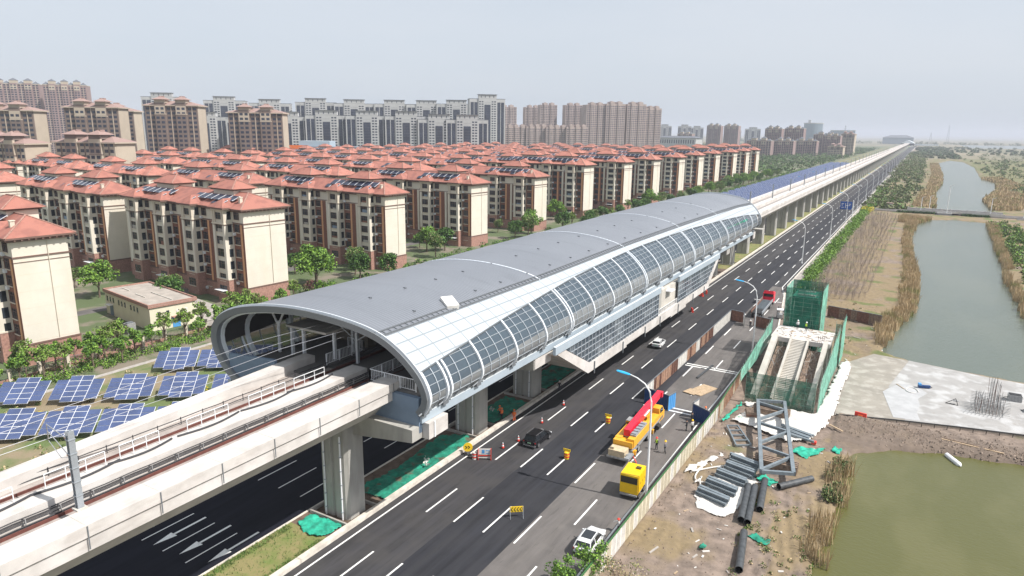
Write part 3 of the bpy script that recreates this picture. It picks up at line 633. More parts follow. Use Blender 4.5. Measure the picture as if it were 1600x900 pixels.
# concourse hung below the platform
conc = MB(); X0 = -38.6; X1 = -62.5
base = [(77.2, 12.3), (88.1, 6.2), (103.5, 6.1), (103.5, 6.45), (112.5, 6.45), (112.5, 6.1), (127, 6.1), (127, 5.75), (137, 5.75), (137, 6.3), (153.9, 6.35), (162.5, 12.3), (160.6, 12.3), (153.0, 7.75), (88.6, 7.7), (79.6, 12.3)]
conc.extr(base, 'x', X0, X0 - .6, 'concrete_light')
part(conc, 'concourse_frame')
b = MB(); b.extr([(77.4, 12.0), (88.3, 6.35), (153.6, 6.4), (162.2, 12.0)], 'x', X0 - .65, X1, 'concrete')
part(b, 'concourse_floor')
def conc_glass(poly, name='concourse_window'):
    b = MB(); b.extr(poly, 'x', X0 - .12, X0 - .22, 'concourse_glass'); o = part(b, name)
    ys_ = [p[0] for p in poly]; zs = [p[1] for p in poly]; b = MB()
    def zr(y):
        zl = []
        n = len(poly)
        for i in range(n):
            (a0, b0), (a1, b1) = poly[i], poly[(i + 1) % n]
            if (a0 - y) * (a1 - y) <= 0 and abs(a0 - a1) > 1e-6: zl.append(b0 + (b1 - b0) * (y - a0) / (a1 - a0))
        return (min(zl), max(zl)) if len(zl) > 1 else None
    y = min(ys_) + .3
    while y < max(ys_):
        r = zr(y)
        if r and r[1] - r[0] > .2: b.box(X0 - .12, X0 - .02, y - .05, y + .05, r[0], r[1], 'mullion')
        y += 1.25
    for z in np.arange(8.3, 12.2, .93):
        yy = [y for y in np.arange(min(ys_), max(ys_), .1) if (zr(y) or (99, 99))[0] <= z <= (zr(y) or (0, 0))[1]]
        if len(yy) > 2: b.box(X0 - .12, X0 - .03, min(yy), max(yy), z - .035, z + .035, 'mullion')
    part(b, 'concourse_mullion')
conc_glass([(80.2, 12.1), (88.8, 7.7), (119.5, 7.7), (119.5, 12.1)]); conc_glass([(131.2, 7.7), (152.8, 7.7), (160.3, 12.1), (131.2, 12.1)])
b = MB(); b.box(X0 - .3, X0 + .12, 77.0, 119.8, 12.1, 13.2, 'fascia_blue', 'aluminium_white'); b.box(X0 - .3, X0 + .12, 131, 162.6, 12.1, 13.2, 'fascia_blue', 'aluminium_white'); part(b, 'concourse_fascia')
b = MB(); b.box(-43, -42.5, 119.6, 131.1, 7.0, 12.4, 'interior_shade'); b.box(-42.4, X0 - .3, 119.5, 121.5, 7, 12.4, 'pier_concrete'); b.box(-42.2, -39.6, 123.4, 124.4, 7, 12.3, 'white_board'); b.box(-41.8, -38.2, 125, 127.6, 11.2, 11.4, 'white_paint'); part(b, 'entrance_recess')
b = MB(); railing(b, (X0 - .2, 119.8, 7.7), (X0 - .2, 131, 7.7), 1.1); part(b, 'entrance_railing')
b = MB()
for y in (90.2, 101.7, 112.2, 120.3, 131.4, 141.8, 150.5): b.box(X0 + .01, X0 + .14, y - .12, y + .12, 5.6, 7.5, 'trim_grey')
part(b, 'drain_pipe')
b = MB(); b.box(-43.5, -39.9, 74.0, 78.5, 10.8, 12.2, 'concrete_light'); b.extr([(66, 12.0), (74, 10.8), (90, 10.8), (90, 12.0)], 'x', -44, -60, 'concrete'); b.box(-40.1, -39.7, 206, 208.5, 11, 12.9, 'concrete_light'); part(b, 'underside_beam')
# ================================================================== piers
def pier(label, y, wide=True, x=-49.9, group='concrete piers of the elevated line', top=10.6):
    t = thing('concrete_pier', label, 'pier', (x, y, 0), 0, group); b = MB(); hx, hy = 1.95, 1.45
    c = .35; P = [(-hx + c, -hy), (-.25, -hy), (-.15, -hy + .2), (.15, -hy + .2), (.25, -hy), (hx - c, -hy), (hx, -hy + c), (hx, hy - c), (hx - c, hy), (-hx + c, hy), (-hx, hy - c), (-hx, -hy + c)]
    b.prism(P, -.2, top, 'pier_concrete'); b.build('shaft', t)
    if wide:
        b = MB(); w = 9.9; b.extr([(-2.2, top - .9), (2.2, top - .9), (w, top + .1), (w, top + 1.45), (-w, top + 1.45), (-w, top + .1)], 'y', -.3, 3.0, 'pier_concrete'); b.build('crosshead', t)
        for sx in (-1.2, 1.2):
            b = MB(); b.tube([(sx, -hy - .12, 0), (sx, -hy - .12, top - .9)], .1, 'white_paint', 6)
            for k in range(6): b.box(sx - .14, sx + .14, -hy - .26, -hy, 1 + k * 1.6, 1.06 + k * 1.6, 'steel_grey')
            b.build('downpipe', t)
        b = MB(); b.box(-2.9, 2.9, -2.4, -2.2, 0, .45, 'pavement'); b.box(-2.9, 2.9, 2.2, 2.4, 0, .45, 'pavement'); b.box(-2.9, -2.7, -2.2, 2.2, 0, .45, 'pavement'); b.box(2.5, 2.7, -2.2, 2.2, 0, .45, 'pavement'); b.build('base_curb', t)
    else:
        b = MB(); b.extr([(-1.95, top - 1.2), (1.95, top - 1.2), (3.6, top), (3.6, top + .8), (-3.6, top + .8), (-3.6, top)], 'y', -1.5, 1.5, 'concrete_light'); b.build('crosshead', t)
    return t
p0 = pier('grooved concrete pier carrying the front end of the station', 49.2)
near_l = ['grooved concrete pier second from the station front, green netting beside it', 'third concrete pier from the station front, with the slanted concourse end just beyond it', 'concrete pier hidden deep under the concourse floor, first of the row there', 'concrete pier under the middle of the concourse', 'concrete pier under the far half of the concourse', 'concrete pier beyond the slanted far end of the concourse', 'concrete pier under the far end of the station platform', 'last concrete pier before the far mouth of the station']
_kc.clear()
for y, l in zip((74.1, 90.0, 110, 130, 150, 176, 200, 221), near_l): dup(p0, (-49.9, y, 0), label=l)
q0 = pier('light concrete pier of the open viaduct, nearest beyond the station', 245, False, x=-50.4, top=11.2, group='slender piers of the viaduct running to the horizon')
_kc.clear()
for k in range(1, 95):
    y = 245 + k * 25.6
    lb = 'light concrete pier of the open viaduct, %s beyond the station' % ordn(k) if k < 14 else 'tiny light concrete pier of the distant viaduct far beyond the station'
    dup(q0, (-50.4, y, 0), label=lb)
dup(p0, (-49.9, -2, 0), label='concrete pier under the nearest viaduct girder below the picture edge')
# ================================================================== viaduct
def lx(y): return -55.2 - 2.5 * max(0, min(1, (y - 16) / 34)) if y < 60 else -56.0
def viaduct(label, y0, y1, near):
    t = thing('viaduct', label, 'viaduct', (-50, y0, 0)); o_ = Vector((-50, y0, 0)); n = 27 if near else 2
    def P(b, nm): return part(b, nm, t, off=o_)
    st_ = np.linspace(y0, y1, n)
    def ext(prof, m):
        for i in range(len(st_) - 1):
            a, c = st_[i], st_[i + 1]; p0_ = [(x if x > -53 else lx(a) + (x + 56), z) for x, z in prof]; p1_ = [(x if x > -53 else lx(c) + (x + 56), z) for x, z in prof]; k = len(prof)
            vs = [(p[0], a, p[1]) for p in p0_] + [(p[0], c, p[1]) for p in p1_]; fs = [(j, k + j, k + (j + 1) % k, (j + 1) % k) for j in range(k)]
            if i == 0: fs.append(tuple(range(k)))
            if i == len(st_) - 2: fs.append(tuple(range(k, 2 * k))[::-1])
            b.add(vs, fs, m)
    b = MB(); ext([(-43.9, 14.2), (-43.9, 14.75), (-56, 14.75), (-56, 14.2), (-54.2, 12.0), (-45.8, 12.0)], 'concrete'); P(b, 'box_girder')
    b = MB(); ext([(-43.35, 14.1), (-43.35, 15.0), (-43.2, 15.15), (-43.2, 16.0), (-45.35, 16.0), (-45.35, 14.8), (-44.2, 14.8)], 'concrete_light'); P(b, 'parapet')
    b = MB(); ext([(-56.2, 14.1), (-56.2, 16.0), (-54.6, 16.0), (-54.6, 14.8)], 'concrete_light'); P(b, 'parapet')
    b = MB(); ext([(-48.5, 14.7), (-48.5, 16.0), (-50.6, 16.0), (-50.6, 14.7)], 'concrete_light'); P(b, 'central_walkway')
    b = MB(); ext([(-45.4, 14.75), (-45.4, 14.95), (-48.45, 14.95), (-48.45, 14.75)], 'track_bed'); ext([(-50.65, 14.75), (-50.65, 14.95), (-54.7, 14.95), (-54.7, 14.75)], 'track_bed'); P(b, 'track_bed')
    for x in (-46.4, -47.65, -51.6, -53.0):
        b = MB(); b.box(x - .05, x + .05, y0, y1, 14.95, 15.18, 'rail_rust' if near else 'machine_grey'); P(b, 'rail')
    if near:
        b = MB()
        for x, z in ((-48.3, 15.45), (-48.25, 15.62), (-48.1, 15.3), (-47.95, 15.15), (-48.0, 15.05), (-50.9, 15.2), (-51.0, 15.35), (-50.75, 15.8), (-54.2, 15.2), (-54.3, 15.55)): b.tube([(x, y, z + .03 * sin(y * 1.7 + x)) for y in np.arange(y0, y1 + 1, 2)], .045, 'cable_dark', 5)
        P(b, 'trackside_cable')
        for y in np.arange(y0, y1, 2.2): b = MB(); b.box(-48.06, -48.0, y, y + .06, 15.0, 15.6, 'machine_grey'); b.box(-48.4, -48.34, y, y + .06, 15.0, 15.6, 'machine_grey'); b.box(-54.25, -54.2, y, y + .06, 15.0, 15.7, 'cable_dark'); P(b, 'cable_bracket')
        b = MB()
        for y in np.arange(y0, y1, 5.0): b.box(-43.18, -43.15, y, y + .08, 14.3, 15.95, 'trim_grey'); b.box(-45.3, -43.3, y, y + .05, 16.0, 16.015, 'concrete')
        P(b, 'parapet_joint')
    return t
viaduct('near viaduct deck with two tracks leading into the station mouth', -10.0, 52.0, True)
viaduct('far viaduct deck with two tracks running away beyond the station', 215.0, 2680.0, False)
b = MB(); b.box(-55, -45.5, 50, 216, 14.0, 14.93, 'interior_floor_shaded'); b.box(-50.4, -48.5, 52, 216, 14.95, 15.9, 'interior_floor_shaded')
for x in (-46.4, -47.65, -51.6, -53.0): b.box(x - .07, x + .07, 52, 215, 14.95, 15.25, 'rail_rust')
part(b, 'station_track')
LB = ['curved white handrail loop on the central walkway, nearest the catenary mast', 'second white handrail on the central walkway', 'third white handrail on the central walkway', 'white handrail on the central walkway just before the station mouth', 'white handrail on the walkway inside the station mouth', 'white handrail at the bottom left edge of the viaduct']
for i, (y, ln) in enumerate(((21, 4.2), (26.3, 3.2), (32, 4.0), (38.2, 4.2), (43.5, 4.0), (15.5, 3.5))):
    t = thing('handrail', LB[i], 'handrail', (-50.2, y, 16.0), 0, 'white handrails on the viaduct walkway')
    for k in range(4): b = MB(); b.bar((0, ln * k / 3, 0), (0, ln * k / 3, 1.15), .05, .05, 'white_paint'); b.build('post', t)
    b = MB(); b.bar((0, 0, 1.15), (0, ln, 1.15), .05, .05, 'white_paint'); b.bar((0, 0, .65), (0, ln, .65), .04, .04, 'white_paint'); b.build('rail', t)
    b = MB(); b.tube([(.1 + .5 * sin(pi * k / 10), -1 + (ln + 2) * k / 10, .09) for k in range(11)], .085, 'cable_dark', 6); b.build('rubber_cable', t)
# catenary masts
def mast(label, x, y, group, near=True):
    t = thing('catenary_mast', label, 'mast', (x, y, 16.0), 0, group); b = MB()
    b.box(-.18, -.12, -.2, .2, 0, 5.6, 'steel_grey'); b.box(.12, .18, -.2, .2, 0, 5.6, 'steel_grey'); b.box(-.12, .12, -.03, .03, 0, 5.6, 'steel_grey'); b.box(-.35, .35, -.35, .35, 0, .12, 'concrete'); b.build('post', t)
    if near:
        for z in (1, 2, 3, 4, 5): bb = MB(); bb.box(-.22, .22, -.23, .23, z, z + .06, 'steel_grey'); bb.build('clamp', t)
        b = MB(); b.tube([(-.2, 0, 4.9), (-2.9, 0, 5.4), (-2.9, 0, 4.3)], .035, 'chrome', 5); b.tube([(-.2, 0, 3.6), (-2.0, 0, 4.5), (-2.9, 0, 4.9)], .035, 'chrome', 5); b.tube([(-.2, 0, 3.7), (-1.5, 0, 3.3), (-2.9, 0, 4.2)], .03, 'chrome', 5); b.build('cantilever', t)
        b = MB(); b.tube([(-.25, 0, 3.6), (-.6, 0, 3.8)], .09, 'rust_light', 8); b.tube([(-.25, 0, 4.9), (-.6, 0, 4.98)], .09, 'rust_light', 8); b.build('insulator', t)
    else: b = MB(); b.bar((-.2, 0, 5.0), (-2.7, 0, 5.2), .06, .06, 'chrome'); b.build('cantilever', t)
    return t
mast('grey steel catenary mast on the near viaduct parapet', -45.6, 20.9, 'catenary masts on the viaduct')
ms = mast('grey catenary mast on the far viaduct, nearest beyond the station', -49.6, 246, 'catenary masts on the viaduct', False); _kc.clear()
for k in range(1, 26): dup(ms, (-49.6, 246 + 42 * k, 16.0), label='grey catenary mast on the far viaduct, %s beyond the station' % ordn(k))
b = MB()
for x, z in ((-48.6, 20.3), (-48.6, 21.2), (-52.3, 20.3), (-52.3, 21.2)):
    b.tube([(x, 1 + 5 * k, z - (.0 if z < 21 else .5) * sin(pi * ((k * 5) % 40) / 40)) for k in range(12)], .018, 'chrome', 4)
tag(b.build('catenary_wire'), 'thin overhead wires running above the near viaduct tracks', 'wire')
# far station and footbridge at the end of the line
t = thing('far_station', 'small distant station with a pale curved roof at the end of the viaduct', 'station', (-50, 2680, 0)); b = MB()
pr = [(-70 + 40 * k / 12 - -50, 15 + 9 * sin(pi * k / 12)) for k in range(13)]
b.extr(pr, 'y', 0, 130, 'aluminium_white'); b.build('roof', t); b = MB(); b.box(-19, 19, 2, 128, 8, 15, 'interior_shade'); b.build('concourse', t); b = MB(); b.box(20, 90, 40, 52, 8, 13, 'aluminium_white'); b.build('footbridge', t)
for k in range(4): b = MB(); b.box(24 + k * 20, 27 + k * 20, 44, 48, 0, 8, 'concrete'); b.build('bridge_leg', t)
# ================================================================== apartment blocks
def window_mb(w, h, arch=False):
    b = MB(); b.box(-w / 2, w / 2, -.02, .02, 0, h, 'glass_dark')
    for x in (-w / 2 + .04, w / 2 - .04, -w / 6, w / 5): b.box(x - .035, x + .035, -.06, -.021, 0, h, 'trim_brown')
    for z in (.035, h - .035, h * .68): b.box(-w / 2 + .08, w / 2 - .08, -.058, -.022, z - .03, z + .03, 'trim_brown')
    b.box(-w / 2 - .1, w / 2 + .1, -.18, .0, -.14, -.002, 'trim_cream')
    if arch:
        for k in range(8):
            a0, a1 = pi * k / 8, pi * (k + 1) / 8; b.bar((w / 2 * cos(a0), -.06, h + .35 * sin(a0)), (w / 2 * cos(a1), -.06, h + .35 * sin(a1)), .16, .16, 'trim_cream', (0, 1, 0))
    return b
MW = 13.6; FL = 2.95; Z0 = 1.3
def block(label, nmod, loc, rz, full=True, seed=0, group='terracotta roofed apartment blocks', nf=7, name='apartment_block', DEP=9.4):
    """front faces -y, right gable at x=0, runs along -x"""
    r = random.Random(seed); t = thing(name, label, 'apartment block', loc, rz, group); L = MW * nmod + 1.2; H = Z0 + FL * (nf) + .6
    w = MB(); w.box(-L, 0, 0, DEP, -.3, H, 'cream')
    w.box(-L - .12, .12, -.12, DEP + .12, -.3, 3.6, 'stone_base')      # plinth
    w.box(-L - .2, .2, -.2, DEP + .2, 3.6, 3.9, 'trim_brown')
    w.box(-L - .14, .14, -.14, DEP + .14, H - 3.6, H - 3.35, 'trim_brown'); w.box(-L - .09, .09, -.09, DEP + .09, H - 4.4, H - 4.3, 'trim_brown')
    w.tube([(.14, DEP * .62, 4.2), (.14, DEP * .62, H - 1)], .06, 'trim_cream', 5)
    for f in range(1, nf): w.box(0, .02, 0, DEP, Z0 + FL * f - .015, Z0 + FL * f + .015, 'trim_cream')
    for f in range(nf):
        for q in range(nmod):
            if r.random() < .5: w.box(-MW * q - 3.95, -MW * q - 3.15, -.5, -.04, Z0 + FL * f + .15, Z0 + FL * f + .75, 'pv_frame')
            if r.random() < .35: w.box(-MW * q - 11.0, -MW * q - 10.3, -.45, -.04, Z0 + FL * f + .15, Z0 + FL * f + .75, 'pavement')
            if r.random() < .4: w.box(-MW * q - 7.9 + r.random(), -MW * q - 5.9 + r.random(), -2.02, -1.94, Z0 + FL * f + .85, Z0 + FL * f + 1.3 + r.random() * .6, r.choice(['pavement', 'curtain', 'endwall_blue', 'brick']))
    wins = []
    def win(kind, x, y, z): wins.append((kind, x, y, z))
    for mth in range(nmod):
        ox = -MW * mth
        w.box(ox, ox - 4.2, -.03, .01, 3.9, H - 3.7, 'brick'); w.box(ox - 9.1, ox - MW, -.03, .01, 3.9, H - 3.7, 'brick')  # dark brick over the recess walls, its tone also stands in for their shade
        w.box(ox - .6, ox - 1.3, -.1, .02, 3.9, H - 3.7, 'brick_orange')
        w.box(ox - 1.3, ox - 3.6, -.06, .02, 3.9, H - 3.7, 'brick')
        # projecting bay
        bx0, bx1 = ox - 9.1, ox - 4.2
        w.box(bx0, bx1, -2.2, 0, -.3, 5.6, 'stone_base'); w.box(bx0 + .15, bx1 - .15, -1.9, 0, 5.6, H - .5, 'cream')
        w.box(bx0 - .05, bx1 + .05, -2.3, 0, 5.55, 5.8, 'trim_cream')
        for xx in (bx0 + .05, bx1 - .9): w.box(xx, xx + .85, -2.3, -1.8, 5.8, H - 3.7, 'cream')
        w.box(bx0 - .1, bx1 + .1, -2.45, 0, H - 3.7, H - 3.4, 'trim_cream'); w.box(bx0 - .04, bx1 + .04, -2.38, 0, H - 3.95, H - 3.85, 'trim_brown')
        for xx in (bx0 + .1, bx0 + .75, bx1 - .45, bx1 - 1.1): w.box(xx, xx + .35, -2.3, -1.8, H - 3.4, H - .55, 'trim_cream')
        w.box(bx0 - .1, bx1 + .1, -2.45, 0, H - .55, H - .2, 'trim_cream')
        # recess strips
        w.box(ox - 10.6, ox - 9.3, -.05, .02, 3.9, H - 3.7, 'trim_brown')
        w.box(ox - 12.1, ox - 11.2, -.45, .02, 3.9, H - 3.5, 'cream')
        w.box(ox - 13.5, ox - 12.35, -.06, .02, 3.9, H - 3.7, 'brick')
        for f in range(nf):
            z = Z0 + FL * f + .9; top = f == nf - 1
            if f == 1: z += .15
            win('bay_arch' if (top or f == 1) else 'bay', ox - 6.65, -2.21 if f < 2 and z < 5 else -1.92, z)
            w.box(bx1 - .16, bx1 - .11, -1.35, -.35, z, z + 1.9, 'glass_dark'); w.box(bx0 + .11, bx0 + .16, -1.35, -.35, z, z + 1.9, 'glass_dark')
            if f < 2: w.box(bx0 + 1.2, bx1 - 1.2, -2.26, -2.2, z - .25, z - .15, 'trim_cream')
            elif not top: w.box(bx0 + 1.2, bx1 - 1.2, -2.08, -1.9, z + 1.95, z + 2.1, 'cream')
            win('mid', ox - 2.55, -.08, z); win('slim', ox - 9.9, -.07, z)
            if not full: win('slim', ox - 12.9, -.08, z)
        # entrance canopy
        if mth % 2 == 0: w.box(bx0 + .7, bx1 - .7, -3.6, -2.2, 3.0, 3.12, 'white_paint')
    for f in range(nf):                                                        # rear side
        for k in range(int(L / 3.4)): w.box(-L + 2 + 3.4 * k, -L + 3.6 + 3.4 * k, DEP - .02, DEP + .04, Z0 + FL * f + .9, Z0 + FL * f + 2.5, 'glass_dark')
    # roof
    rf = MB(); zr = H; rf.hip(-L, 0, 0, DEP, zr, 3.1, 'tiles' if full else 'tiles_far', over=1.15, eave='trim_brown', eh=.32)
    rf.box(-L - .7, .7, -.7, DEP + .7, zr - .75, zr - .33, 'trim_brown')
    for k in range(int(L / 1.0)):
        rf.box(-k * 1.0 - .5, -k * 1.0 - .2, -1.05, -.7, zr - .6, zr - .33, 'trim_brown')
    if full:
        for k in range(11): rf.box(.7, 1.05, k * 1.05 + .2, k * 1.05 + .5, zr - .6, zr - .33, 'trim_brown')
    i_ = DEP / 2 + 1.15; ym = DEP / 2; zt_ = zr + 3.1
    for a_, c_ in (((-L - 1.15, -1.15, zr), (-L - 1.15 + i_, ym, zt_)), ((-L - 1.15, DEP + 1.15, zr), (-L - 1.15 + i_, ym, zt_)), ((1.15, -1.15, zr), (1.15 - i_, ym, zt_)), ((1.15, DEP + 1.15, zr), (1.15 - i_, ym, zt_)), ((-L - 1.15 + i_, ym, zt_), (1.15 - i_, ym, zt_))): rf.bar(a_, c_, .3, .22, 'stone_base')
    for mth in range(nmod):
        ox = -MW * mth; rf.hip(ox - 9.3, ox - 4.0, -2.4, 4.0, zr + .22, 1.9, 'tiles' if full else 'tiles_far', inset=2.4, over=.55, eave='trim_brown', eh=.4)
    roofs = []
    tw = []
    k = 0
    while k < nmod:
        c = -MW * k - (13.6 if nmod - k >= 2 else 6.8); tw.append(c); k += 2
    for c in tw:
        wd = 8.6; tb = MB(); tb.box(c - wd / 2, c + wd / 2, DEP * .36, DEP * .36 + 5, zr + 1.0, zr + 3.6, 'cream'); tb.box(c - wd / 2 - .5, c + wd / 2 + .5, DEP * .36 - .5, DEP * .36 + 5.5, zr + 3.5, zr + 3.85, 'trim_brown')
        tb.hip(c - wd / 2, c + wd / 2, DEP * .36, DEP * .36 + 5, zr + 3.86, 2.0, 'tiles' if full else 'tiles_far', over=1.0)
        for sx in (-1, 1):
            for sy in (-1, 1): tb.bar((c + sx * (wd / 2 + 1), DEP * .36 + 2.5 + sy * 3.5, zr + 3.88), (c + sx * (wd / 2 - 2.5), DEP * .36 + 2.5, zr + 5.9), .24, .2, 'stone_base')
        tb.bar((c - wd / 2 + 2.5, DEP * .36 + 2.5, zr + 5.9), (c + wd / 2 - 2.5, DEP * .36 + 2.5, zr + 5.9), .24, .2, 'stone_base'); roofs.append(tb)
    # solar collectors lying on the front slope
    sl = 3.1 / (DEP / 2 + 1.15); hs = []
    def coll(cx, cy, wd, ln, up_):
        h = MB(); z = zr + (cy + 1.15) * sl + up_; h.bar((cx, cy - ln / 2, z - ln / 2 * sl), (cx, cy + ln / 2, z + ln / 2 * sl), wd, .08, 'solar_roof', (0, 0, 1))
        h.bar((cx + wd * .42, cy - ln / 2, z - ln / 2 * sl + .06), (cx + wd * .5, cy + ln / 2, z + ln / 2 * sl + .06), .16, .08, 'pv_frame'); hs.append(h)
    for c in tw:
        x_ = c - 9.6
        for q in range(7):
            if (1 <= q <= 5 and r.random() > .06) or r.random() > .55: coll(x_ + q * 2.9, 1.6, 2.6, 2.1, .75)
    for mth in range(nmod):
        ox = -MW * mth
        if r.random() > .1: coll(ox - 6.6, -.9, 2.8, 1.4, 1.25)
        if r.random() > .3: coll(ox - 11.3, .4, 2.2, 1.4, .35)
    ch = MB(); ch.box(-3.2, -2.5, 1.2, 1.9, zr + .8, zr + 2.4, 'trim_cream'); ch.box(-3.3, -2.4, 1.1, 2.0, zr + 2.4, zr + 2.55, 'trim_cream')
    if full:
        w.build('wall', t); ro = rf.build('roof', t)
        for tb in roofs: tb.build('roof_turret', t)
        for h in hs: h.build('solar_collector', t)
        ch.build('chimney', ro)
        for kind, x, y, z in wins[:100]:
            o = bpy.data.objects.new('window', WM[kind]); col.objects.link(o); o.parent = t; o.location = (x, y, z)
    else:
        for kind, x, y, z in wins:
            ww, hh = {'bay': (3.0, 1.9), 'bay_arch': (2.9, 1.8), 'mid': (2.0, 1.9), 'slim': (1.1, 2.0)}[kind]
            w.box(x - ww / 2, x + ww / 2, y - .04, y + .02, z, z + hh, 'glass_dark')
        for tb in roofs: o_ = len(rf.v); rf.add(tb.v, [], 'tiles'); [rf.add([tb.v[i] for i in f], [tuple(range(len(f)))], tb.mats[m_]) for f, m_ in zip(tb.f, tb.m)]
        for h in hs: [rf.add([h.v[i] for i in f], [tuple(range(len(f)))], h.mats[m_]) for f, m_ in zip(h.f, h.m)]
        w.build('wall', t); rf.build('roof', t)
    return t
WM = {}
for k_, (a_, c_, ar) in {'bay': (3.0, 1.9, False), 'bay_arch': (2.8, 1.6, True), 'mid': (2.0, 1.9, False), 'slim': (1.1, 2.0, False)}.items():
    o = window_mb(a_, c_, ar).build('window_proto', link=False); WM[k_] = o.data; bpy.data.objects.remove(o)
YAW = radians(-5.0)
def rowpos(x, y, d): return (x - d * cos(YAW), y - d * sin(YAW), 0)
block('leftmost apartment block, its blank cream gable nearest the solar arrays', 4, (-129.6, 54.6, 0), YAW, seed=1, DEP=8.6)
block('long apartment block behind the low flat roofed building, gable near the station mouth', 4, (-133.6, 104.0, 0), YAW, seed=2, DEP=11.3)
block('apartment block behind the front one, its left end cut by the leftmost gable', 4, rowpos(-132.6, 100.5, 62), YAW, seed=3)
block('apartment block second along the line, gable above the round green trees', 4, (-133.0, 152.6, 0), YAW, seed=4, DEP=8.2)
block('apartment block in the second row, west of the gap behind the first long block', 4, rowpos(-133, 150.0, 62), YAW, seed=5)
block('apartment block third along the line, short cream gable above the station roof ridge', 4, (-136.0, 202, 0), YAW, seed=6)
block('apartment block fourth in the row along the line with a narrow cream gable', 4, (-136.5, 249.5, 0), YAW, seed=7)
PROTO = {n: block('apartment block proto', n, (0, 0, 0), YAW, False, seed=20 + n) for n in (4,)}
pr8 = block('eight storey apartment block, fifth gable along the line', 3, (-137.5, 300.0, 0), YAW, False, seed=31, nf=8)
PR2 = block('apartment block proto', 4, (0, 0, 0), YAW, False, seed=47, DEP=10.6)
_kc.clear()
rows = [100.5, 150, 202, 249.5, 300, 345, 393, 441, 497, 548, 602, 655, 705]
used4 = False; used2 = False
for ri, y in enumerate(rows):
    for ci in range(0, 7):
        if ci == 0 and ri < 5: continue
        if ri in (0, 1) and ci == 1: continue
        tall = ri >= 5 and ci == 0
        if tall:
            x0 = [-135, -135.5, -135, -138, -139, -138, -139, -140][ri - 5]
            dup(pr8, (x0, y, 0), label='tall apartment block whose gable is %s in the row along the line' % ordn(ri)); continue
        p = rowpos(-134 + (3 if ri % 2 else -2), y - (3 if ci > 0 else 0), 63 * ci + (4 if ri > 1 else 0))
        if p[0] < -150 - 0.95 * (y + 120) or p[1] > 720 or p[0] < -410: continue
        lab = 'red roofed block, row %s from the viewer, column %s from the line' % (ordn(ri), ordn(ci))
        if (ri * 2 + ci) % 3 == 1:
            if not used2: PR2.location = p; PR2['label'] = lab; used2 = True
            else: dup(PR2, p, label=lab)
            continue
        if not used4: PROTO[4].location = p; PROTO[4]['label'] = lab; used4 = True
        else: dup(PROTO[4], p, label=lab)
# low flat roofed service building
t = thing('service_building', 'low flat roofed cream building with small windows among garden trees', 'building', (-131.5, 78.2, 0), radians(-9))
b = MB(); b.box(-22.5, 0, 0, 9.5, -.2, 4.9, 'wall_pale'); 
b.box(-22.8, .3, -.3, 9.8, 4.9, 5.3, 'stone_base'); b.build('wall', t)
b = MB(); b.box(-22.8, .3, -.3, 9.8, 5.3, 5.34, 'roof_flat')
for a_ in ((-22.8, .3, -.3, .0), (-22.8, .3, 9.5, 9.8), (-22.8, -22.5, 0, 9.5), (0, .3, 0, 9.5)): b.box(a_[0], a_[1], a_[2], a_[3], 5.34, 5.62, 'stone_base')
b.box(-21, -17, 3, 3.2, 5.34, 5.5, 'concrete'); b.box(-13, -8, 2.6, 2.8, 5.34, 5.5, 'concrete'); b.box(-12, -2, 5.5, 5.7, 5.34, 5.5, 'concrete'); b.build('roof', t)
for x in (-21.3, -19.7, -18.1, -15.2, -13.6, -12.0, -9.0, -7.4, -5.8): b = MB(); b.box(x - .3, x + .3, -.06, 0, 3.0, 4.1, 'glass_dark'); b.box(x - .36, x + .36, -.1, -.0, 2.92, 2.99, 'trim_cream'); b.build('window', t)
for y in (1.8, 3.6): b = MB(); b.box(0, .06, y - .3, y + .3, 2.8, 3.8, 'glass_dark'); b.build('window', t)
for y in (5.6, 7.4): b = MB(); b.box(0, .08, y - .3, y + .3, 2.7, 3.7, 'white_board'); b.build('vent', t)
b = MB(); b.box(-20.3, -18.6, -.08, 0, 0, 2.3, 'endwall_blue'); b.box(-20.6, -18.3, -1.0, 0, 2.4, 2.5, 'white_board'); b.build('door', t)
b = MB(); b.box(0, .08, 4.4, 6, 0, 2.2, 'blue_bright'); b.box(0, 1.1, 4.2, 6.3, 2.3, 2.42, 'stone_base'); b.build('door', t)
tag(part(MB(), 'x') if False else (lambda bb: (bb.box(-134.9, -133.4, 74.5, 76.2, 0, 2.1, 'machine_grey'), bb.box(-134.7, -133.6, 74.4, 74.5, .4, 1.7, 'trim_grey'), bb.box(-134.6, -133.7, 74.7, 76, 2.1, 2.3, 'trim_grey'), bb.build('transformer_cabinet'))[-1])(MB()), 'grey transformer cabinet before the low flat roofed building', 'cabinet')
# garden fence
t = thing('garden_fence', 'stone pillared railing fence between the apartments and the solar arrays', 'fence', (-123.5, 40, 0))
for k in range(46): b = MB(); y = k * 4.5; b.box(-.25, .25, y - .25, y + .25, 0, 2.1, 'trim_cream'); b.box(-.32, .32, y - .32, y + .32, 2.1, 2.25, 'trim_cream'); b.build('pillar', t)
b = MB(); b.box(-.12, .12, 0, 202, 0, .6, 'stone_base'); b.box(-.04, .04, 0, 202, 1.7, 1.76, 'trim_grey')
for k in range(670): b.box(-.02, .02, k * .3, k * .3 + .03, .6, 1.75, 'trim_grey')
b.build('railing', t)
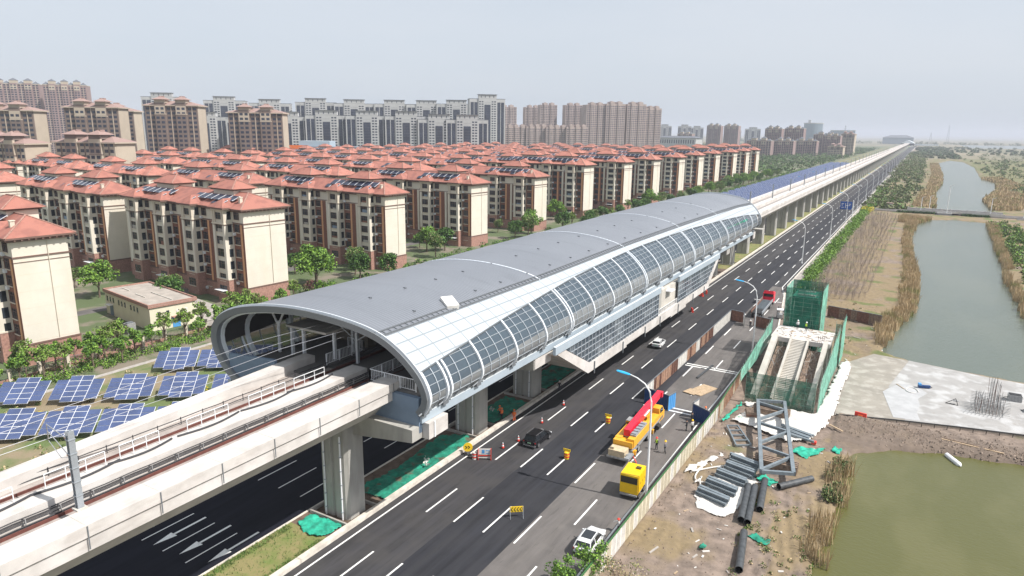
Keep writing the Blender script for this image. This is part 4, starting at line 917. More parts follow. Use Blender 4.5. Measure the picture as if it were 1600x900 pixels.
# ================================================================== towers
def tower(label, x, y, H, Wd, D, style, nb=None, rz=0.0, group=None, name='apartment_tower', crown=True, seed=0, ylow=True):
    st = {'stone': ('tower_stone', 'tower_cream', 'tower_roof'), 'purple': ('tower_purple', 'tower_cream', 'tower_slate'), 'pink': ('tower_pink', 'tower_pink', 'tower_pink'), 'white': ('tower_white', 'tower_white', 'tower_slate'), 'cream': ('tower_cream', 'tower_stone', 'tower_roof')}[style]
    t = thing(name, label, 'tower block', (x, y, 0), rz, group); w = MB(); g = MB(); fh = 3.0; nf = int(H / fh); nb = nb or max(3, int(Wd / 6.5)); r = random.Random(seed)
    w.box(-Wd / 2, Wd / 2, 0, D, -1, H, st[0])
    bw = Wd / nb; EX = [-Wd / 2 + i * bw for i in range(nb + 1)]
    if style == 'white': nb = 3; EX = [-Wd / 2, -Wd * .25, Wd * .25, Wd / 2]
    for i in range(nb):
        x0 = EX[i]; bw = EX[i + 1] - x0; odd = i % 2 == 1; hh = H + (0 if not odd else 2.5)
        pj = .9 if odd else 0
        if style == 'white':
            if odd: w.box(x0, x0 + bw, -1.6, 0, -1, H + 3.5, 'tower_white'); w.box(x0 + bw * .33, x0 + bw * .67, -1.9, -1.6, -1, H - 7, 'tower_glass')
            else:
                w.box(x0, x0 + bw, -.5, 0, -1, H, 'tower_white'); w.box(x0 + bw * .12, x0 + bw * .88, -.6, -.5, -1, H - 4, 'tower_glass')
        else:
            if odd: w.box(x0, x0 + bw, -1.3, 0, -1, H + 1.5, st[0]); w.box(x0 - .2, x0 + bw + .2, -1.5, 0, H - 6.2, H - 5.6, st[1]); w.box(x0 + .1, x0 + bw - .1, -1.36, -1.3, H - 5.5, H - .5, st[1])
        py = (-1.93 if style == 'white' else -1.38) if odd else (-.53 if style == 'white' else -.04)
        for f in range(nf):
            z = f * fh + .9
            if style == 'white' and odd:
                [w.box(x0 + bw * q, x0 + bw * (q + .1), -1.64, -1.6, z, z + 1.5, 'tower_glass') for q in (.03, .17, .73, .87)]
                if f % 1 == 0: w.box(x0 + bw * .33, x0 + bw * .67, -1.97, -1.9, z - .5, z - .35, 'tower_slate')
            else:
                if style == 'white': w.box(x0 + bw * .12, x0 + bw * .88, -.66, -.6, z - .5, z - .38, 'tower_slate'); w.box(x0 + bw * .47, x0 + bw * .53, -.68, -.6, z - .4, z + 2.4, 'tower_white'); continue
                for q in (.27, .73): w.box(x0 + bw * q - bw * .15, x0 + bw * q + bw * .15, py, py + .05, z, z + 1.6, 'tower_glass')
        if style not in ('white',) and i % 2 == 0:
            w.box(x0 + bw * .47, x0 + bw * .53, -.3, 0, -1, H, st[1])
    if style in ('stone', 'purple', 'cream'): w.box(Wd / 2 - .01, Wd / 2 + .08, 1, D - 1, -1, H - .5, 'tower_cream' if style != 'purple' else 'tower_purple')
    for f in range(nf):                                                      # rear and gable windows
        for i in range(nb): w.box(EX[i] + .25 * (EX[i + 1] - EX[i]), EX[i] + .75 * (EX[i + 1] - EX[i]), D - .02, D + .05, f * fh + .9, f * fh + 2.4, 'tower_glass')
        if style in ('white', 'pink'):
            for k in (.3, .7): w.box(Wd / 2 - .02, Wd / 2 + .06, D * k - 1, D * k + 1, f * fh + .9, f * fh + 2.3, 'tower_glass')
        if style == 'white': w.box(Wd / 2 - .02, Wd / 2 + .08, D * .42, D * .58, f * fh + .2, f * fh + 2.8, 'tower_glass')
    bw = Wd / nb
    w.build('wall', t)
    rf = MB()
    if style in ('stone', 'cream'):
        rf.hip(-Wd / 2, Wd / 2, 0, D, H, 3.0, st[2], over=1.2, eave='tower_cream', eh=.6)
        for i in range(nb):
            if i % 2: x0 = -Wd / 2 + i * bw; rf.box(x0, x0 + bw, -.8, 6, H + 1.5, H + 3.6, st[1]); rf.hip(x0, x0 + bw, -1.3, 7, H + 3.6, 2.2, st[2], over=1.1); rf.box(x0 + bw * .3, x0 + bw * .7, 2, 5, H + 5.2, H + 6, st[2])
    elif style == 'purple':
        rf.box(-Wd / 2 - .3, Wd / 2 + .3, -.3, D + .3, H, H + .8, st[1])
        for i in range(nb):
            x0 = -Wd / 2 + i * bw
            if i % 2: rf.box(x0, x0 + bw, -1.3, 6, H + 1.5, H + 5, st[1]); rf.hip(x0, x0 + bw, -1.3, 6, H + 5, 3, 'tower_slate', over=.3)
            else: rf.hip(x0, x0 + bw, 0, 8, H + .8, 3.5, 'tower_slate')
    elif style == 'white':
        rf.box(-Wd / 2 - .4, Wd / 2 + .4, -.6, D + .3, H + .0, H + .5, 'tower_slate')
        for i in range(nb):
            if i % 2:
                x0 = EX[i]; bw = EX[i + 1] - x0; rf.box(x0 - .2, x0 + bw + .2, -1.7, 5, H + .5, H + 5.4, 'tower_white')
                for q in (.15, .38, .62, .85): rf.box(x0 + bw * q - .6, x0 + bw * q + .6, -1.76, -1.7, H + 1.6, H + 4.2, 'tower_slate')
                rf.box(x0 - 1.0, x0 + bw + 1.0, -2.6, 6, H + 5.4, H + 5.8, 'tower_slate')
    else:
        rf.box(-Wd / 2, Wd / 2, 0, D, H, H + 1, st[0])
        for i in range(nb):
            if i % 2: x0 = -Wd / 2 + i * bw; rf.box(x0 - .5, x0 + bw + .5, -1.3, D * .6, H + 1.0, H + 4.2, st[0]); rf.box(x0 + bw * .3, x0 + bw * .7, 0, D * .4, H + 4.2, H + 5.2, st[0])
    rf.build('roof', t); return t
G1 = 'beige and brown mid rise towers on the left'
for l, x, y, H, W, D in (('cream and brown tower cut by the left photo edge, its blank side wall facing right', -508, 222, 50, 34, 16),
    ('short brown tower with a reddish hip roof, left of the twin tall ones', -535, 300, 52, 42, 16),
    ('brown tower with twin hipped turrets, second from the left among the mid rises', -482, 262, 53, 34, 16),
    ('brown tower with a bright cream right flank standing behind the white ridge line', -440, 292, 55, 34, 17),
    ('brown tower alone left of the white tower row', -398, 326, 51, 36, 17)):
    tower(l, x, y, H, W, D, 'stone', nb=5, group=G1, rz=.62)
for l, x, y, H, W in (('low beige block with twin hip roofs in front of the brown towers', -359, 190, 33, 34), ('low beige block with hip roof at the left photo edge', -392, 168, 32, 26)):
    tower(l, x, y, H, W, 14, 'cream', nb=5, group='low beige blocks in front of the towers', rz=.35)
G2 = 'purple brown towers with white gable crowns'
tower('purple brown high tower with white crown at the left photo edge', -1045, 472, 93, 58, 22, 'purple', nb=7, group=G2, rz=.85)
tower('purple brown high tower with slate roof, right one of the pair', -985, 505, 92, 50, 22, 'purple', nb=7, group=G2, rz=.85)
G3 = 'white towers with dark glass strips, back row'; G4 = 'white towers with dark glass strips, front row'
for i, (x, y, H) in enumerate(((-904, 588, 80), (-830, 630, 76), (-775, 660, 73), (-722, 693, 75), (-676, 719, 74), (-629, 747, 74), (-592, 770, 74), (-556, 790, 75))):
    tower('white and dark glass tower in the back row, %s from the left' % ordn(i).replace('nearest', 'first'), x, y, H, 54, 15, 'white', nb=5, group=G3, rz=.66)
tower('tallest white tower with a dark glass flank at the right end of the white rows', -490, 765, 80, 46, 24, 'white', nb=5, group=G3, rz=.7)
for i, (x, y, H) in enumerate(((-712, 514, 52), (-660, 530, 50), (-618, 550, 53), (-580, 572, 55), (-540, 594, 55), (-502, 616, 55), (-470, 634, 52), (-443, 650, 52))):
    tower('white and dark glass tower in the front row, %s from the left' % ordn(i).replace('nearest', 'first'), x, y, H, 47, 15, 'white', nb=5, group=G4, rz=.62)
G5 = 'pinkish brown towers behind the red roofs'
for i, (x, y, H, W) in enumerate(((-690, 1150, 84, 34), (-650, 1176, 84, 30), (-603, 1151, 87, 32), (-562, 1172, 87, 32), (-518, 1150, 82, 26))):
    tower('slim pinkish brown tower in the back line, %s from the left' % ordn(i).replace('nearest', 'first'), x, y, H, W, 20, 'pink', nb=5, group=G5, rz=.75)
for i, (x, y, H, W) in enumerate(((-482, 1092, 84, 34), (-455, 1112, 86, 34), (-427, 1136, 86, 34), (-405, 1160, 80, 28))):
    tower('broad pinkish brown tower of the tall cluster, %s from the left' % ordn(i).replace('nearest', 'first'), x, y, H, W, 24, 'pink', nb=5, group=G5, rz=.75)
for i, (x, y, H) in enumerate(((-560, 960, 46), (-533, 980, 47), (-506, 996, 46), (-478, 1012, 47))):
    tower('lower pinkish brown slab before the tall towers, %s from the left' % ordn(i).replace('nearest', 'first'), x, y, H, 36, 18, 'pink', nb=7, group=G5, rz=.75)
G6 = 'pale hazy towers far away'
for i, (x, y, H, W) in enumerate(((-800, 2276, 58, 46), (-762, 2299, 62, 46), (-704, 2332, 62, 44), (-668, 2353, 58, 44), (-620, 2380, 52, 40), (-560, 2420, 50, 46), (-505, 2451, 56, 50), (-450, 2480, 58, 40), (-418, 2500, 50, 40), (-385, 2520, 54, 40))):
    tower('pale hazy tower on the far skyline, %s from the left' % ordn(i).replace('nearest', 'first'), x, y, H, W, 18, 'white', nb=5, group=G6, rz=.3)
G7 = 'brown blocks near the far end of the line'
for l, x, y, H, W, st_ in (('brown far tower, left one of the pair past the last gable', -458, 1762, 58, 36, 'purple'), ('brown far tower, right one of the pair past the last gable', -420, 1782, 58, 36, 'purple'), ('small brown far block left of the brown pair', -470, 1560, 38, 34, 'purple'),
    ('brown far tower, left of the tall double block by the line', -262, 1462, 50, 32, 'purple'), ('brown far tower, right half of the tall double block', -226, 1480, 51, 36, 'purple'), ('low brown far block in front of the double tower, left', -262, 1330, 28, 44, 'purple'), ('low brown far block in front of the double tower, right', -222, 1350, 28, 34, 'purple'),
    ('brown far block with pitched crowns next to the double tower', -196, 1430, 28, 40, 'purple'), ('taller brown far block behind the pitched one', -178, 1566, 40, 46, 'purple'), ('brown far block by the cream end tower', -158, 1500, 38, 30, 'purple'), ('cream far tower closing the row beside the line', -136, 1560, 42, 26, 'cream'), ('low cream far block beside the line', -140, 1400, 20, 26, 'cream')):
    tower(l, x, y, H, W, 18, st_, nb=5, group=G7, rz=-.1)
t = thing('office_building', 'far grey glass office block with a rounded top', 'office block', (-317, 2442, 0)); b = MB(); b.prism([(-28 + 56 * (k / 8), -14 * sin(pi * k / 8)) for k in range(9)] + [(28, 20), (-28, 20)], 0, 74, 'glass_tower'); b.build('body', t); b = MB(); b.prism([(-29 + 58 * (k / 8), -15 * sin(pi * k / 8)) for k in range(9)] + [(29, 21), (-29, 21)], 74, 77, 'tower_white'); b.box(-16, -8, 0, 8, 77, 86, 'tower_white'); b.build('roof', t)
t = thing('office_building', 'far flat topped grey office block left of the line', 'office block', (-262, 2800, 0)); b = MB(); b.box(-40, 40, 0, 30, 0, 54, 'glass_tower'); b.build('body', t); b = MB(); b.box(-41, 41, -1, 31, 54, 57, 'tower_white'); b.build('roof', t)
# pale blue and red shop block before the white towers
t = thing('shopping_hall', 'low pale blue hall with a red sign band behind the red roofs', 'hall', (-500, 480, 0), .5); b = MB(); b.box(-60, 60, 0, 30, 0, 24, 'glass_tower'); b.box(-20, 10, 5, 25, 24, 29, 'fascia_blue'); b.build('wall', t); b = MB(); b.box(-55, -10, -1, 0, 20, 25, 'orange_plastic'); b.build('sign_band', t)
t = thing('white_hall', 'long white low building with a slate roof far behind the gables', 'hall', (-470, 1500, 0), -.3); b = MB(); b.box(-50, 50, 0, 25, 0, 30, 'tower_white')
for k in range(16): b.box(-48 + 6 * k, -45 + 6 * k, -.1, 0, 18, 26, 'tower_glass')
b.build('wall', t); b = MB(); b.hip(-50, 50, 0, 25, 30, 4, 'tower_slate', over=2); b.build('roof', t)
# ================================================================== vegetation
def leaf_pts(r, c, rad, n, q, b, mats, flat=1.0):
    """n leaf cards in an uneven clump around c"""
    for i in range(n):
        while True:
            v = Vector((r.uniform(-1, 1), r.uniform(-1, 1), r.uniform(-1, 1)))
            if .25 < v.length < 1: break
        p = Vector(c) + Vector((v.x * rad, v.y * rad, v.z * rad * flat)); s = q * r.uniform(.6, 1.3)
        a = Vector((r.gauss(0, 1), r.gauss(0, 1), r.gauss(0, 1))).normalized(); u = a.cross(Vector((r.gauss(0, 1), r.gauss(0, 1), r.gauss(0, 1)))).normalized(); w = a.cross(u)
        b.add([p - u * s, p + w * s * .7, p + u * s, p - w * s * .7], [(0, 1, 2, 3)], r.choice(mats))
def tree_mesh(seed, h, rad, mats, n=900, q=.28, clumps=22, low=.3, spread=1.0):
    r = random.Random(seed); t = MB(); hb = h * low
    t.tube([(0, 0, -.2), (.05, .03, hb), (.1 * rad, -.05 * rad, h * .75)], [.05 * rad + .05, .04 * rad + .04, .03], 'bark', 7)
    c = MB(); cs = []
    for k in range(clumps):
        a = r.uniform(0, 2 * pi); e = r.uniform(-.5, 1); rr = rad * r.uniform(.25, .85) * math.sqrt(max(0.05, 1 - max(0, e) ** 2 * .8)) * spread
        p = (rr * cos(a), rr * sin(a), hb + (h - hb) * (.5 + .42 * e)); cs.append(p)
    for p in cs[:8]: t.tube([(0, 0, hb * .9), (p[0] * .5, p[1] * .5, (hb + p[2]) / 2), p], [.05, .035, .015], 'bark', 5, False)
    for p in cs: leaf_pts(r, p, rad * r.uniform(.24, .42), n // clumps, q, c, mats, .85)
    return t, c
def tree_proto(name, label, seed, h, rad, mats, loc, cat='tree', group='garden trees along the solar field', **k):
    t = thing(name, label, cat, loc, 0, group); a, c = tree_mesh(seed, h, rad, mats, **k); a.build('trunk', t); c.build('crown', t); return t
TP = []
tp = [('round bright green tree beside the first long block, crown to the fourth floor', 11, 9.5, 4.6, ['leaf_bright', 'leaf_bright', 'leaf_green'], (-133.6, 125.5, 0), 2600, .33, 34),
      ('dark green round tree near the second gable', 12, 7.0, 3.6, ['leaf_green', 'leaf_dark', 'leaf_green'], (-131.4, 139.5, 0), 1800, .3, 26),
      ('loose olive green tree between the round trees of the second block', 13, 8.0, 3.3, ['leaf_olive', 'leaf_green'], (-136, 142.5, 0), 1300, .28, 22),
      ('small young green tree in the garden strip', 14, 4.6, 1.7, ['leaf_bright', 'leaf_green'], (-122.5, 50, 0), 700, .2, 12),
      ('small reddish shrub tree near the first gable', 15, 3.4, 1.9, ['leaf_red', 'leaf_red', 'leaf_olive'], (-129.5, 119, 0), 600, .22, 10),
      ('young light green tree with thin crown in the garden strip', 16, 5.4, 1.9, ['leaf_bright', 'leaf_olive'], (-120.5, 56, 0), 650, .2, 14)]
for l, sd_, h, rad, ms_, loc, n, q, c in tp: TP.append(tree_proto('garden_tree', l, sd_, h, rad, ms_, loc, n=n, q=q, clumps=c, low=.28 if h > 6 else .4))
_kc.clear(); r = random.Random(5)
placed = [(3, -120.8, 62), (5, -124.8, 67), (3, -119.6, 71), (5, -121.9, 75), (3, -118.8, 80), (5, -123.2, 84), (3, -119.5, 89), (3, -125.2, 60), (5, -117.9, 84.5), (3, -127.6, 52.5), (5, -120.9, 44), (3, -126.4, 42), (1, -144.5, 91.5), (2, -148, 93.5), (0, -136.3, 127.8), (5, -128, 99), (3, -126.2, 95), (3, -122, 93.5),
    (0, -143, 185), (1, -139, 190), (2, -134, 178), (1, -133, 228), (2, -130, 233), (0, -134, 243), (1, -128, 259), (1, -126, 145), (5, -125, 110), (3, -124, 118), (2, -140.5, 147.5)]
placed += [(r.choice((3, 5)), r.uniform(-126, -117.5), r.uniform(40, 108)) for _ in range(26)]
pi_ = 0
WHERE = ['left of the low building', 'beside the garden fence', 'near the low flat roofed building', 'by the second gable', 'between two gables']
for k, x, y in placed:
    pi_ += 1; w_ = WHERE[0] if y < 60 else WHERE[1] if y < 80 else WHERE[2] if y < 105 else WHERE[3] if y < 160 else WHERE[4]
    kind = ['round bright green tree', 'dark green round tree', 'loose olive tree', 'small young green tree', 'reddish shrub tree', 'young light green tree'][k]
    dup(TP[k], (x, y, 0), r.uniform(0, 6), label='%s %s, %s tree along the strip' % (kind, w_, ordn(pi_)), scale=(r.uniform(.85, 1.15),) * 3)
for i in range(58):
    y = 264 + i * 8.5 + r.uniform(-3, 3); x = -124 + r.uniform(-4, 4.5); k = r.choice((0, 1, 1, 2, 5)); 
    dup(TP[k], (x, y, 0), r.uniform(0, 6), label='garden tree in the long green row between far gables and far solar arrays', scale=(r.uniform(.75, 1.05) * (1 if k != 5 else 1.3),) * 3)
for yb in (104, 152, 202, 249.5, 300, 345, 393):
    for i in range(9):
        x = -146 - i * 18 - r.uniform(0, 8); y = yb - 14 + r.uniform(-6, 4)
        k = r.choice((0, 1, 2)); dup(TP[k], (x, y, 0), r.uniform(0, 6), label='courtyard tree standing in the gap between two long apartment rows', scale=(r.uniform(.7, 1.0),) * 3, group='courtyard trees')
# ground shrubs of the strip, one low mass
def shrub_mass(name, label, spots, mats, q, per, cat='shrubs', flat=.7):
    b = MB(); r = random.Random(len(spots))
    for x, y, z, rad in spots: leaf_pts(r, (x, y, z + rad * .35), rad, per, q, b, mats, flat)
    o = b.build(name); o['kind'] = 'stuff'; o['label'] = label; o['category'] = cat; return o
r = random.Random(9)
sp_ = [(-117.5 - abs(r.gauss(0, 3.6)), r.uniform(20, 110), 0, r.uniform(.5, 1.5)) for _ in range(400)]
shrub_mass('garden_shrubs', 'low mixed green shrubs along the garden fence', sp_, ['leaf_green', 'leaf_bright', 'leaf_olive', 'leaf_bright', 'leaf_green'], .17, 60)
sp_ = [(r.uniform(-92, -72), r.uniform(22, 46), 0, r.uniform(.4, .9)) for _ in range(120)] + [(r.uniform(-112, -70), r.uniform(24, 90), 0, r.uniform(.3, .7)) for _ in range(160)]
shrub_mass('field_weeds', 'olive weeds and low brush under the near solar arrays', sp_, ['leaf_olive', 'leaf_green', 'reed'], .14, 40, 'weeds')
sp_ = [(r.uniform(-134, -120), r.uniform(108, 300), 0, r.uniform(.6, 1.5)) for _ in range(200)] + [(r.uniform(-122, -114), r.uniform(250, 900), 0, r.uniform(1.0, 2.2)) for _ in range(330)]
shrub_mass('hedge_shrubs', 'green hedge and shrubs at the foot of the gables', sp_, ['leaf_green', 'leaf_bright', 'leaf_dark'], .28, 55)
for i, (x, y) in enumerate(((-103.8, 44.0), (-100.6, 47.2), (-92.9, 62.8))):
    b = MB(); leaf_pts(random.Random(i), (0, 0, .6), .8, 170, .1, b, ['leaf_yellow', 'leaf_yellow', 'leaf_olive']); o = b.build('forsythia_bush'); o.location = (x, y, 0); tag(o, 'yellow flowering bush between solar arrays, %s from the left' % ['first', 'second', 'third'][i], 'bush', 'yellow bushes between the arrays')
# far left greenery beyond the last gables
sp_ = [(r.uniform(-240, -118) - 0, r.uniform(760, 2300), 0, r.uniform(3.5, 7)) for _ in range(900)] + [(r.uniform(-700, -230), r.uniform(1250, 2600), 0, r.uniform(5, 9)) for _ in range(500)]
shrub_mass('far_left_wood', 'belt of hazy green trees beyond the last apartment gable', sp_, ['leaf_green', 'leaf_dark', 'leaf_wood'], 1.1, 40, 'wood', .9)
# right of the road: bright hedge, bare saplings, reeds, far woods
sp_ = []
for i in range(620):
    f = r.random() ** 1.5; y = 186 + f * 420; w0 = -24.5 if y < 215 else -25.6; w1 = w0 + 3.0 + (y - 186) * .006
    if 500 < y < 510: continue
    sp_.append((r.uniform(w0, w1), y, 0, r.uniform(.9, 1.9)))
shrub_mass('roadside_hedge', 'bright green bushy hedge beside the right edge of the road', sp_, ['leaf_bright', 'leaf_bright', 'leaf_green'], .26, 75, 'hedge', 1.0)
sp_ = [(-23.2 + r.uniform(-.6, .6), 184 + r.uniform(-1.5, 2.5), .3, .8) for _ in range(5)]; shrub_mass('yellow_shrub', 'yellow flowering shrub at the near end of the roadside hedge', sp_, ['leaf_yellow'], .14, 120)
sp_ = [(-23.5 + r.uniform(-1.5, 3), 425 + r.uniform(-8, 12), .3, 1.6) for _ in range(10)]; shrub_mass('yellow_shrub', 'yellow flowering shrubs by the far canal crossing', sp_, ['leaf_yellow'], .3, 90)
b = MB()
for i in range(1700):
    row = r.randint(0, 9); f = r.random() ** 1.3; y = 188 + f * 215; x = -20.5 + row * 1.35 + r.gauss(0, .15) + .008 * (y - 190)
    if row > 7 and r.random() < .5: continue
    h = r.uniform(2.2, 4.6) * (1 - .04 * row); z = height(x, y); dx, dy = r.gauss(0, .22), r.gauss(0, .22)
    b.bar((x, y, z - .2), (x + dx, y + dy, z + h), .035, .035, 'twig')
    for k in range(4): a = r.uniform(0, 6.3); z0 = h * r.uniform(.35, .85); b.bar((x + dx * z0 / h, y + dy * z0 / h, z + z0), (x + cos(a) * .6, y + sin(a) * .6, z + z0 + r.uniform(.5, 1.0)), .025, .025, 'twig')
    
o = b.build('bare_saplings'); o['kind'] = 'stuff'; o['label'] = 'rows of leafless brown saplings on the plot right of the hedge'; o['category'] = 'saplings'
# reeds
REED = [[(-3.6, 150), (-1.5, 150), (-.6, 162), (3.6, 190), (3.2, 200), (-.5, 186), (-4.5, 168)], [(-1.0, 190), (3.6, 191), (3.7, 225), (1.4, 274), (-1.5, 274), (-.5, 225)], [(-2.0, 274), (1.2, 274), (-.2, 327), (1.6, 375), (-3.5, 380), (-3, 330)], [(-7, 380), (2, 378), (8, 403), (-6, 410)],
        [(24.4, 193), (26.5, 193), (28, 212), (26.5, 262), (24.8, 240), (25.4, 212)], [(26.4, 262), (29, 262), (31, 325), (28, 326)], [(28.3, 326), (31.5, 326), (34, 390), (30.5, 395)], [(25, 176), (30, 172), (30, 190), (24.6, 190)],
        [(-5.4, 80), (-2.4, 79), (-2.4, 91.5), (-4.8, 92)], [(-5.8, 66), (-3.3, 66), (-2.9, 76), (-5.4, 76)], [(-7, 46), (-3.6, 46), (-3.3, 58), (-6.5, 60)],
        [(-2, 470), (10, 470), (11, 604), (3, 604)], [(5, 604), (11, 604), (17, 700), (20, 850), (10, 850)], [(37, 470), (52, 480), (70, 620), (50, 630), (37.5, 548)], [(52, 640), (75, 700), (70, 850), (52, 820), (60, 770)], [(11, 850), (20, 850), (21, 1200), (10, 1200)]]
def inpoly(x, y, P):
    c = False; j = len(P) - 1
    for i in range(len(P)):
        if (P[i][1] > y) != (P[j][1] > y) and x < (P[j][0] - P[i][0]) * (y - P[i][1]) / (P[j][1] - P[i][1]) + P[i][0]: c = not c
        j = i
    return c
b = MB(); vs = []; fs = []
for P in REED:
    x0, x1 = min(p[0] for p in P), max(p[0] for p in P); y0, y1 = min(p[1] for p in P), max(p[1] for p in P); near = y1 < 100
    dens = 16 if near else (11 if y1 < 420 else 1.2); n = int((x1 - x0) * (y1 - y0) * dens); hs_ = 1.0 if near or y1 < 420 else 1.3; wd_ = .05 if near else (.08 if y1 < 420 else .5)
    for _ in range(min(n, 9000)):
        x, y = r.uniform(x0, x1), r.uniform(y0, y1)
        if not inpoly(x + N(x, y, .25) * 1.5, y + N(y, x, .25) * 2, P): continue
        if near and N(x, y, .5, 33) < -.1: continue
        z = -.4; h = r.uniform(1.3, 2.6) * hs_ * (1 + .35 * N(x, y, .35, 8)); a = r.uniform(0, pi); dx, dy = cos(a) * wd_, sin(a) * wd_; tx, ty = r.gauss(0, .25) * h / 2, r.gauss(0, .25) * h / 2; k = len(vs)
        vs += [(x - dx, y - dy, z), (x + dx, y + dy, z), (x + dx * .7 + tx * .6, y + dy * .7 + ty * .6, z + h * .7), (x + tx, y + ty, z + h), (x - dx * .7 + tx * .6, y - dy * .7 + ty * .6, z + h * .7)]; fs.append((k, k + 1, k + 2, k + 3, k + 4))
b.add(vs, fs, 'reed'); o = b.build('reeds'); o['kind'] = 'stuff'; o['label'] = 'tan dry reeds lining the canal and pond banks'; o['category'] = 'reeds'
sp_ = [(r.uniform(30.5, 42) , 192 + r.random() ** 1.2 * 210, 0, r.uniform(1.0, 2.4)) for _ in range(260)]
shrub_mass('right_bank_shrubs', 'dark and bright green shrubs on the right canal bank', sp_, ['leaf_dark', 'leaf_green', 'leaf_olive', 'leaf_bright'], .38, 60)
sp_ = []
for _ in range(1500):
    y = 440 + r.random() ** 1.4 * 1500; a = r.random(); x = r.uniform(-26, -3 + (0 if y < 600 else 6)) if a < .4 else r.uniform(70 + .01 * y, 150 + .35 * y)
    if a < .4 and N(x, y, .02, 3) < -.25: continue
    sp_.append((x, y, 0, r.uniform(1.8, 3.6) * (1.0 if y < 800 else 1.5)))
sp_ += [(r.uniform(62, 75 + .3 * yy), yy, 0, r.uniform(1.6, 3.4)) for yy in [450 + r.random() ** 1.3 * 1000 for _ in range(900)]]
shrub_mass('canal_woods', 'broad olive green woods on both sides of the far canal', sp_, ['leaf_wood', 'leaf_wood', 'leaf_olive', 'leaf_green'], .75, 46, 'wood', .8)
sp_ = [(r.uniform(60, 1400), r.uniform(1700, 2900), 0, r.uniform(3, 7)) for _ in range(420)] + [(r.uniform(-20, 60), r.uniform(1500, 2900), 0, r.uniform(3, 5)) for _ in range(250)] + [(r.uniform(-900, 2500), r.uniform(3950, 4100), 0, r.uniform(8, 14)) for _ in range(260)]
shrub_mass('distant_woods', 'hazy distant belt of trees under the horizon', sp_, ['leaf_wood', 'leaf_dark'], 2.2, 40, 'wood', .7)
# near shrubs by the hoarding: bright sapling and grey brush at the bottom
TPn = tree_proto('young_tree', 'bright green young tree leaning over the rear of the parked white car', 41, 3.4, 2.1, ['leaf_bright', 'leaf_green'], (-22.0, 53.0, 0), n=1300, q=.12, clumps=18, low=.25, group='young trees at the bottom of the photo')
tree_proto('young_tree', 'bright green young tree at the bottom edge, left of the hoarding', 42, 3.2, 1.6, ['leaf_bright', 'leaf_green'], (-23.8, 50.0, 0), n=900, q=.12, clumps=14, low=.25, group='young trees at the bottom of the photo')
tree_proto('young_tree', 'thin olive brush tree on the dirt behind the hoarding, bottom edge', 43, 3.4, 2.6, ['leaf_olive', 'twig', 'reed'], (-18.6, 52.0, 0), n=900, q=.09, clumps=24, low=.15, group='young trees at the bottom of the photo')
sp_ = [(r.uniform(-12, -4.0), r.uniform(46, 76), .05, r.uniform(.2, .45)) for _ in range(130)] + [(r.uniform(-20, -8), r.uniform(140, 185), .1, r.uniform(.2, .5)) for _ in range(60)]
shrub_mass('dirt_weeds', 'small dry weeds dotted over the dirt plot', sp_, ['leaf_olive', 'reed', 'leaf_green'], .1, 30, 'weeds')
sp_ = [(r.uniform(-5.2, -3.2), r.uniform(78, 90), .3, r.uniform(.5, .9)) for _ in range(16)]; shrub_mass('pond_bushes', 'dark green growth among the reeds at the pond edge', sp_, ['leaf_dark', 'leaf_olive'], .14, 120)
# median and garden grass tufts
b = MB()
for _ in range(5200):
    x = r.choice((r.uniform(-53.0, -52.1), r.uniform(-48.2, -47.4))) if r.random() < .8 else r.uniform(-53, -47.4); y = r.uniform(22, 43.8) if r.random() < .7 else r.uniform(214, 300); h = r.uniform(.12, .35); a = r.uniform(0, 3.1)
    b.add([(x - .04 * cos(a), y - .04 * sin(a), .1), (x + .04 * cos(a), y + .04 * sin(a), .1), (x + r.gauss(0, .1), y + r.gauss(0, .1), .1 + h)], [(0, 1, 2)], 'leaf_green' if r.random() < .7 else 'leaf_olive')
o = b.build('median_grass'); o['kind'] = 'stuff'; o['label'] = 'green grass tufts along the road median'; o['category'] = 'grass'
# ================================================================== solar arrays
def solar(label, loc, rz, near=True):
    t = thing('solar_array', label, 'solar array', loc, rz, 'tilted solar arrays in the field beside the line'); tilt = radians(26); cw, rh = 1.68, 1.02
    def P(u, v, o=0): return (u, v * cos(tilt) + -o * sin(tilt), 1.0 + v * sin(tilt) + o * cos(tilt))
    if near:
        b = MB()
        for c_ in range(4):
            mid = c_ in (1, 2); v0, nr = (-.5, 5) if mid else (0, 4); u0 = (c_ - 2) * cw
            b.add([P(u0, v0, -.06), P(u0 + cw, v0, -.06), P(u0 + cw, v0 + rh * nr + (.3 if mid else 0), -.06), P(u0, v0 + rh * nr + (.3 if mid else 0), -.06)], [(0, 1, 2, 3)], 'pv_frame')
            for rr_ in range(nr):
                a = v0 + rr_ * rh + .035 + (.06 * rr_ if mid else 0); b.add([P(u0 + .045, a), P(u0 + cw - .045, a), P(u0 + cw - .045, a + rh - .07), P(u0 + .045, a + rh - .07)], [(0, 1, 2, 3)], 'pv_cell')
        b.build('panels', t); b = MB(); b.tube([(0, 1.9, -.2), (0, 1.9, 1.75)], .13, 'steel_grey', 8); b.bar(P(-3.3, 2.1, -.2), P(3.3, 2.1, -.2), .12, .12, 'steel_grey'); b.bar(P(0, 0, -.15), P(0, 4, -.15), .1, .1, 'steel_grey'); b.build('stand', t)
    return t
sa = solar('nearest solar array', (0, 0, 0), 0); _kc.clear(); d_ = Vector((.775, .632, 0)); n_ = Vector((.632, -.775, 0)); rzs = math.atan2(.632, .775)
cnt = 0; first = True
base = Vector((-104.3, 49.4, 0))
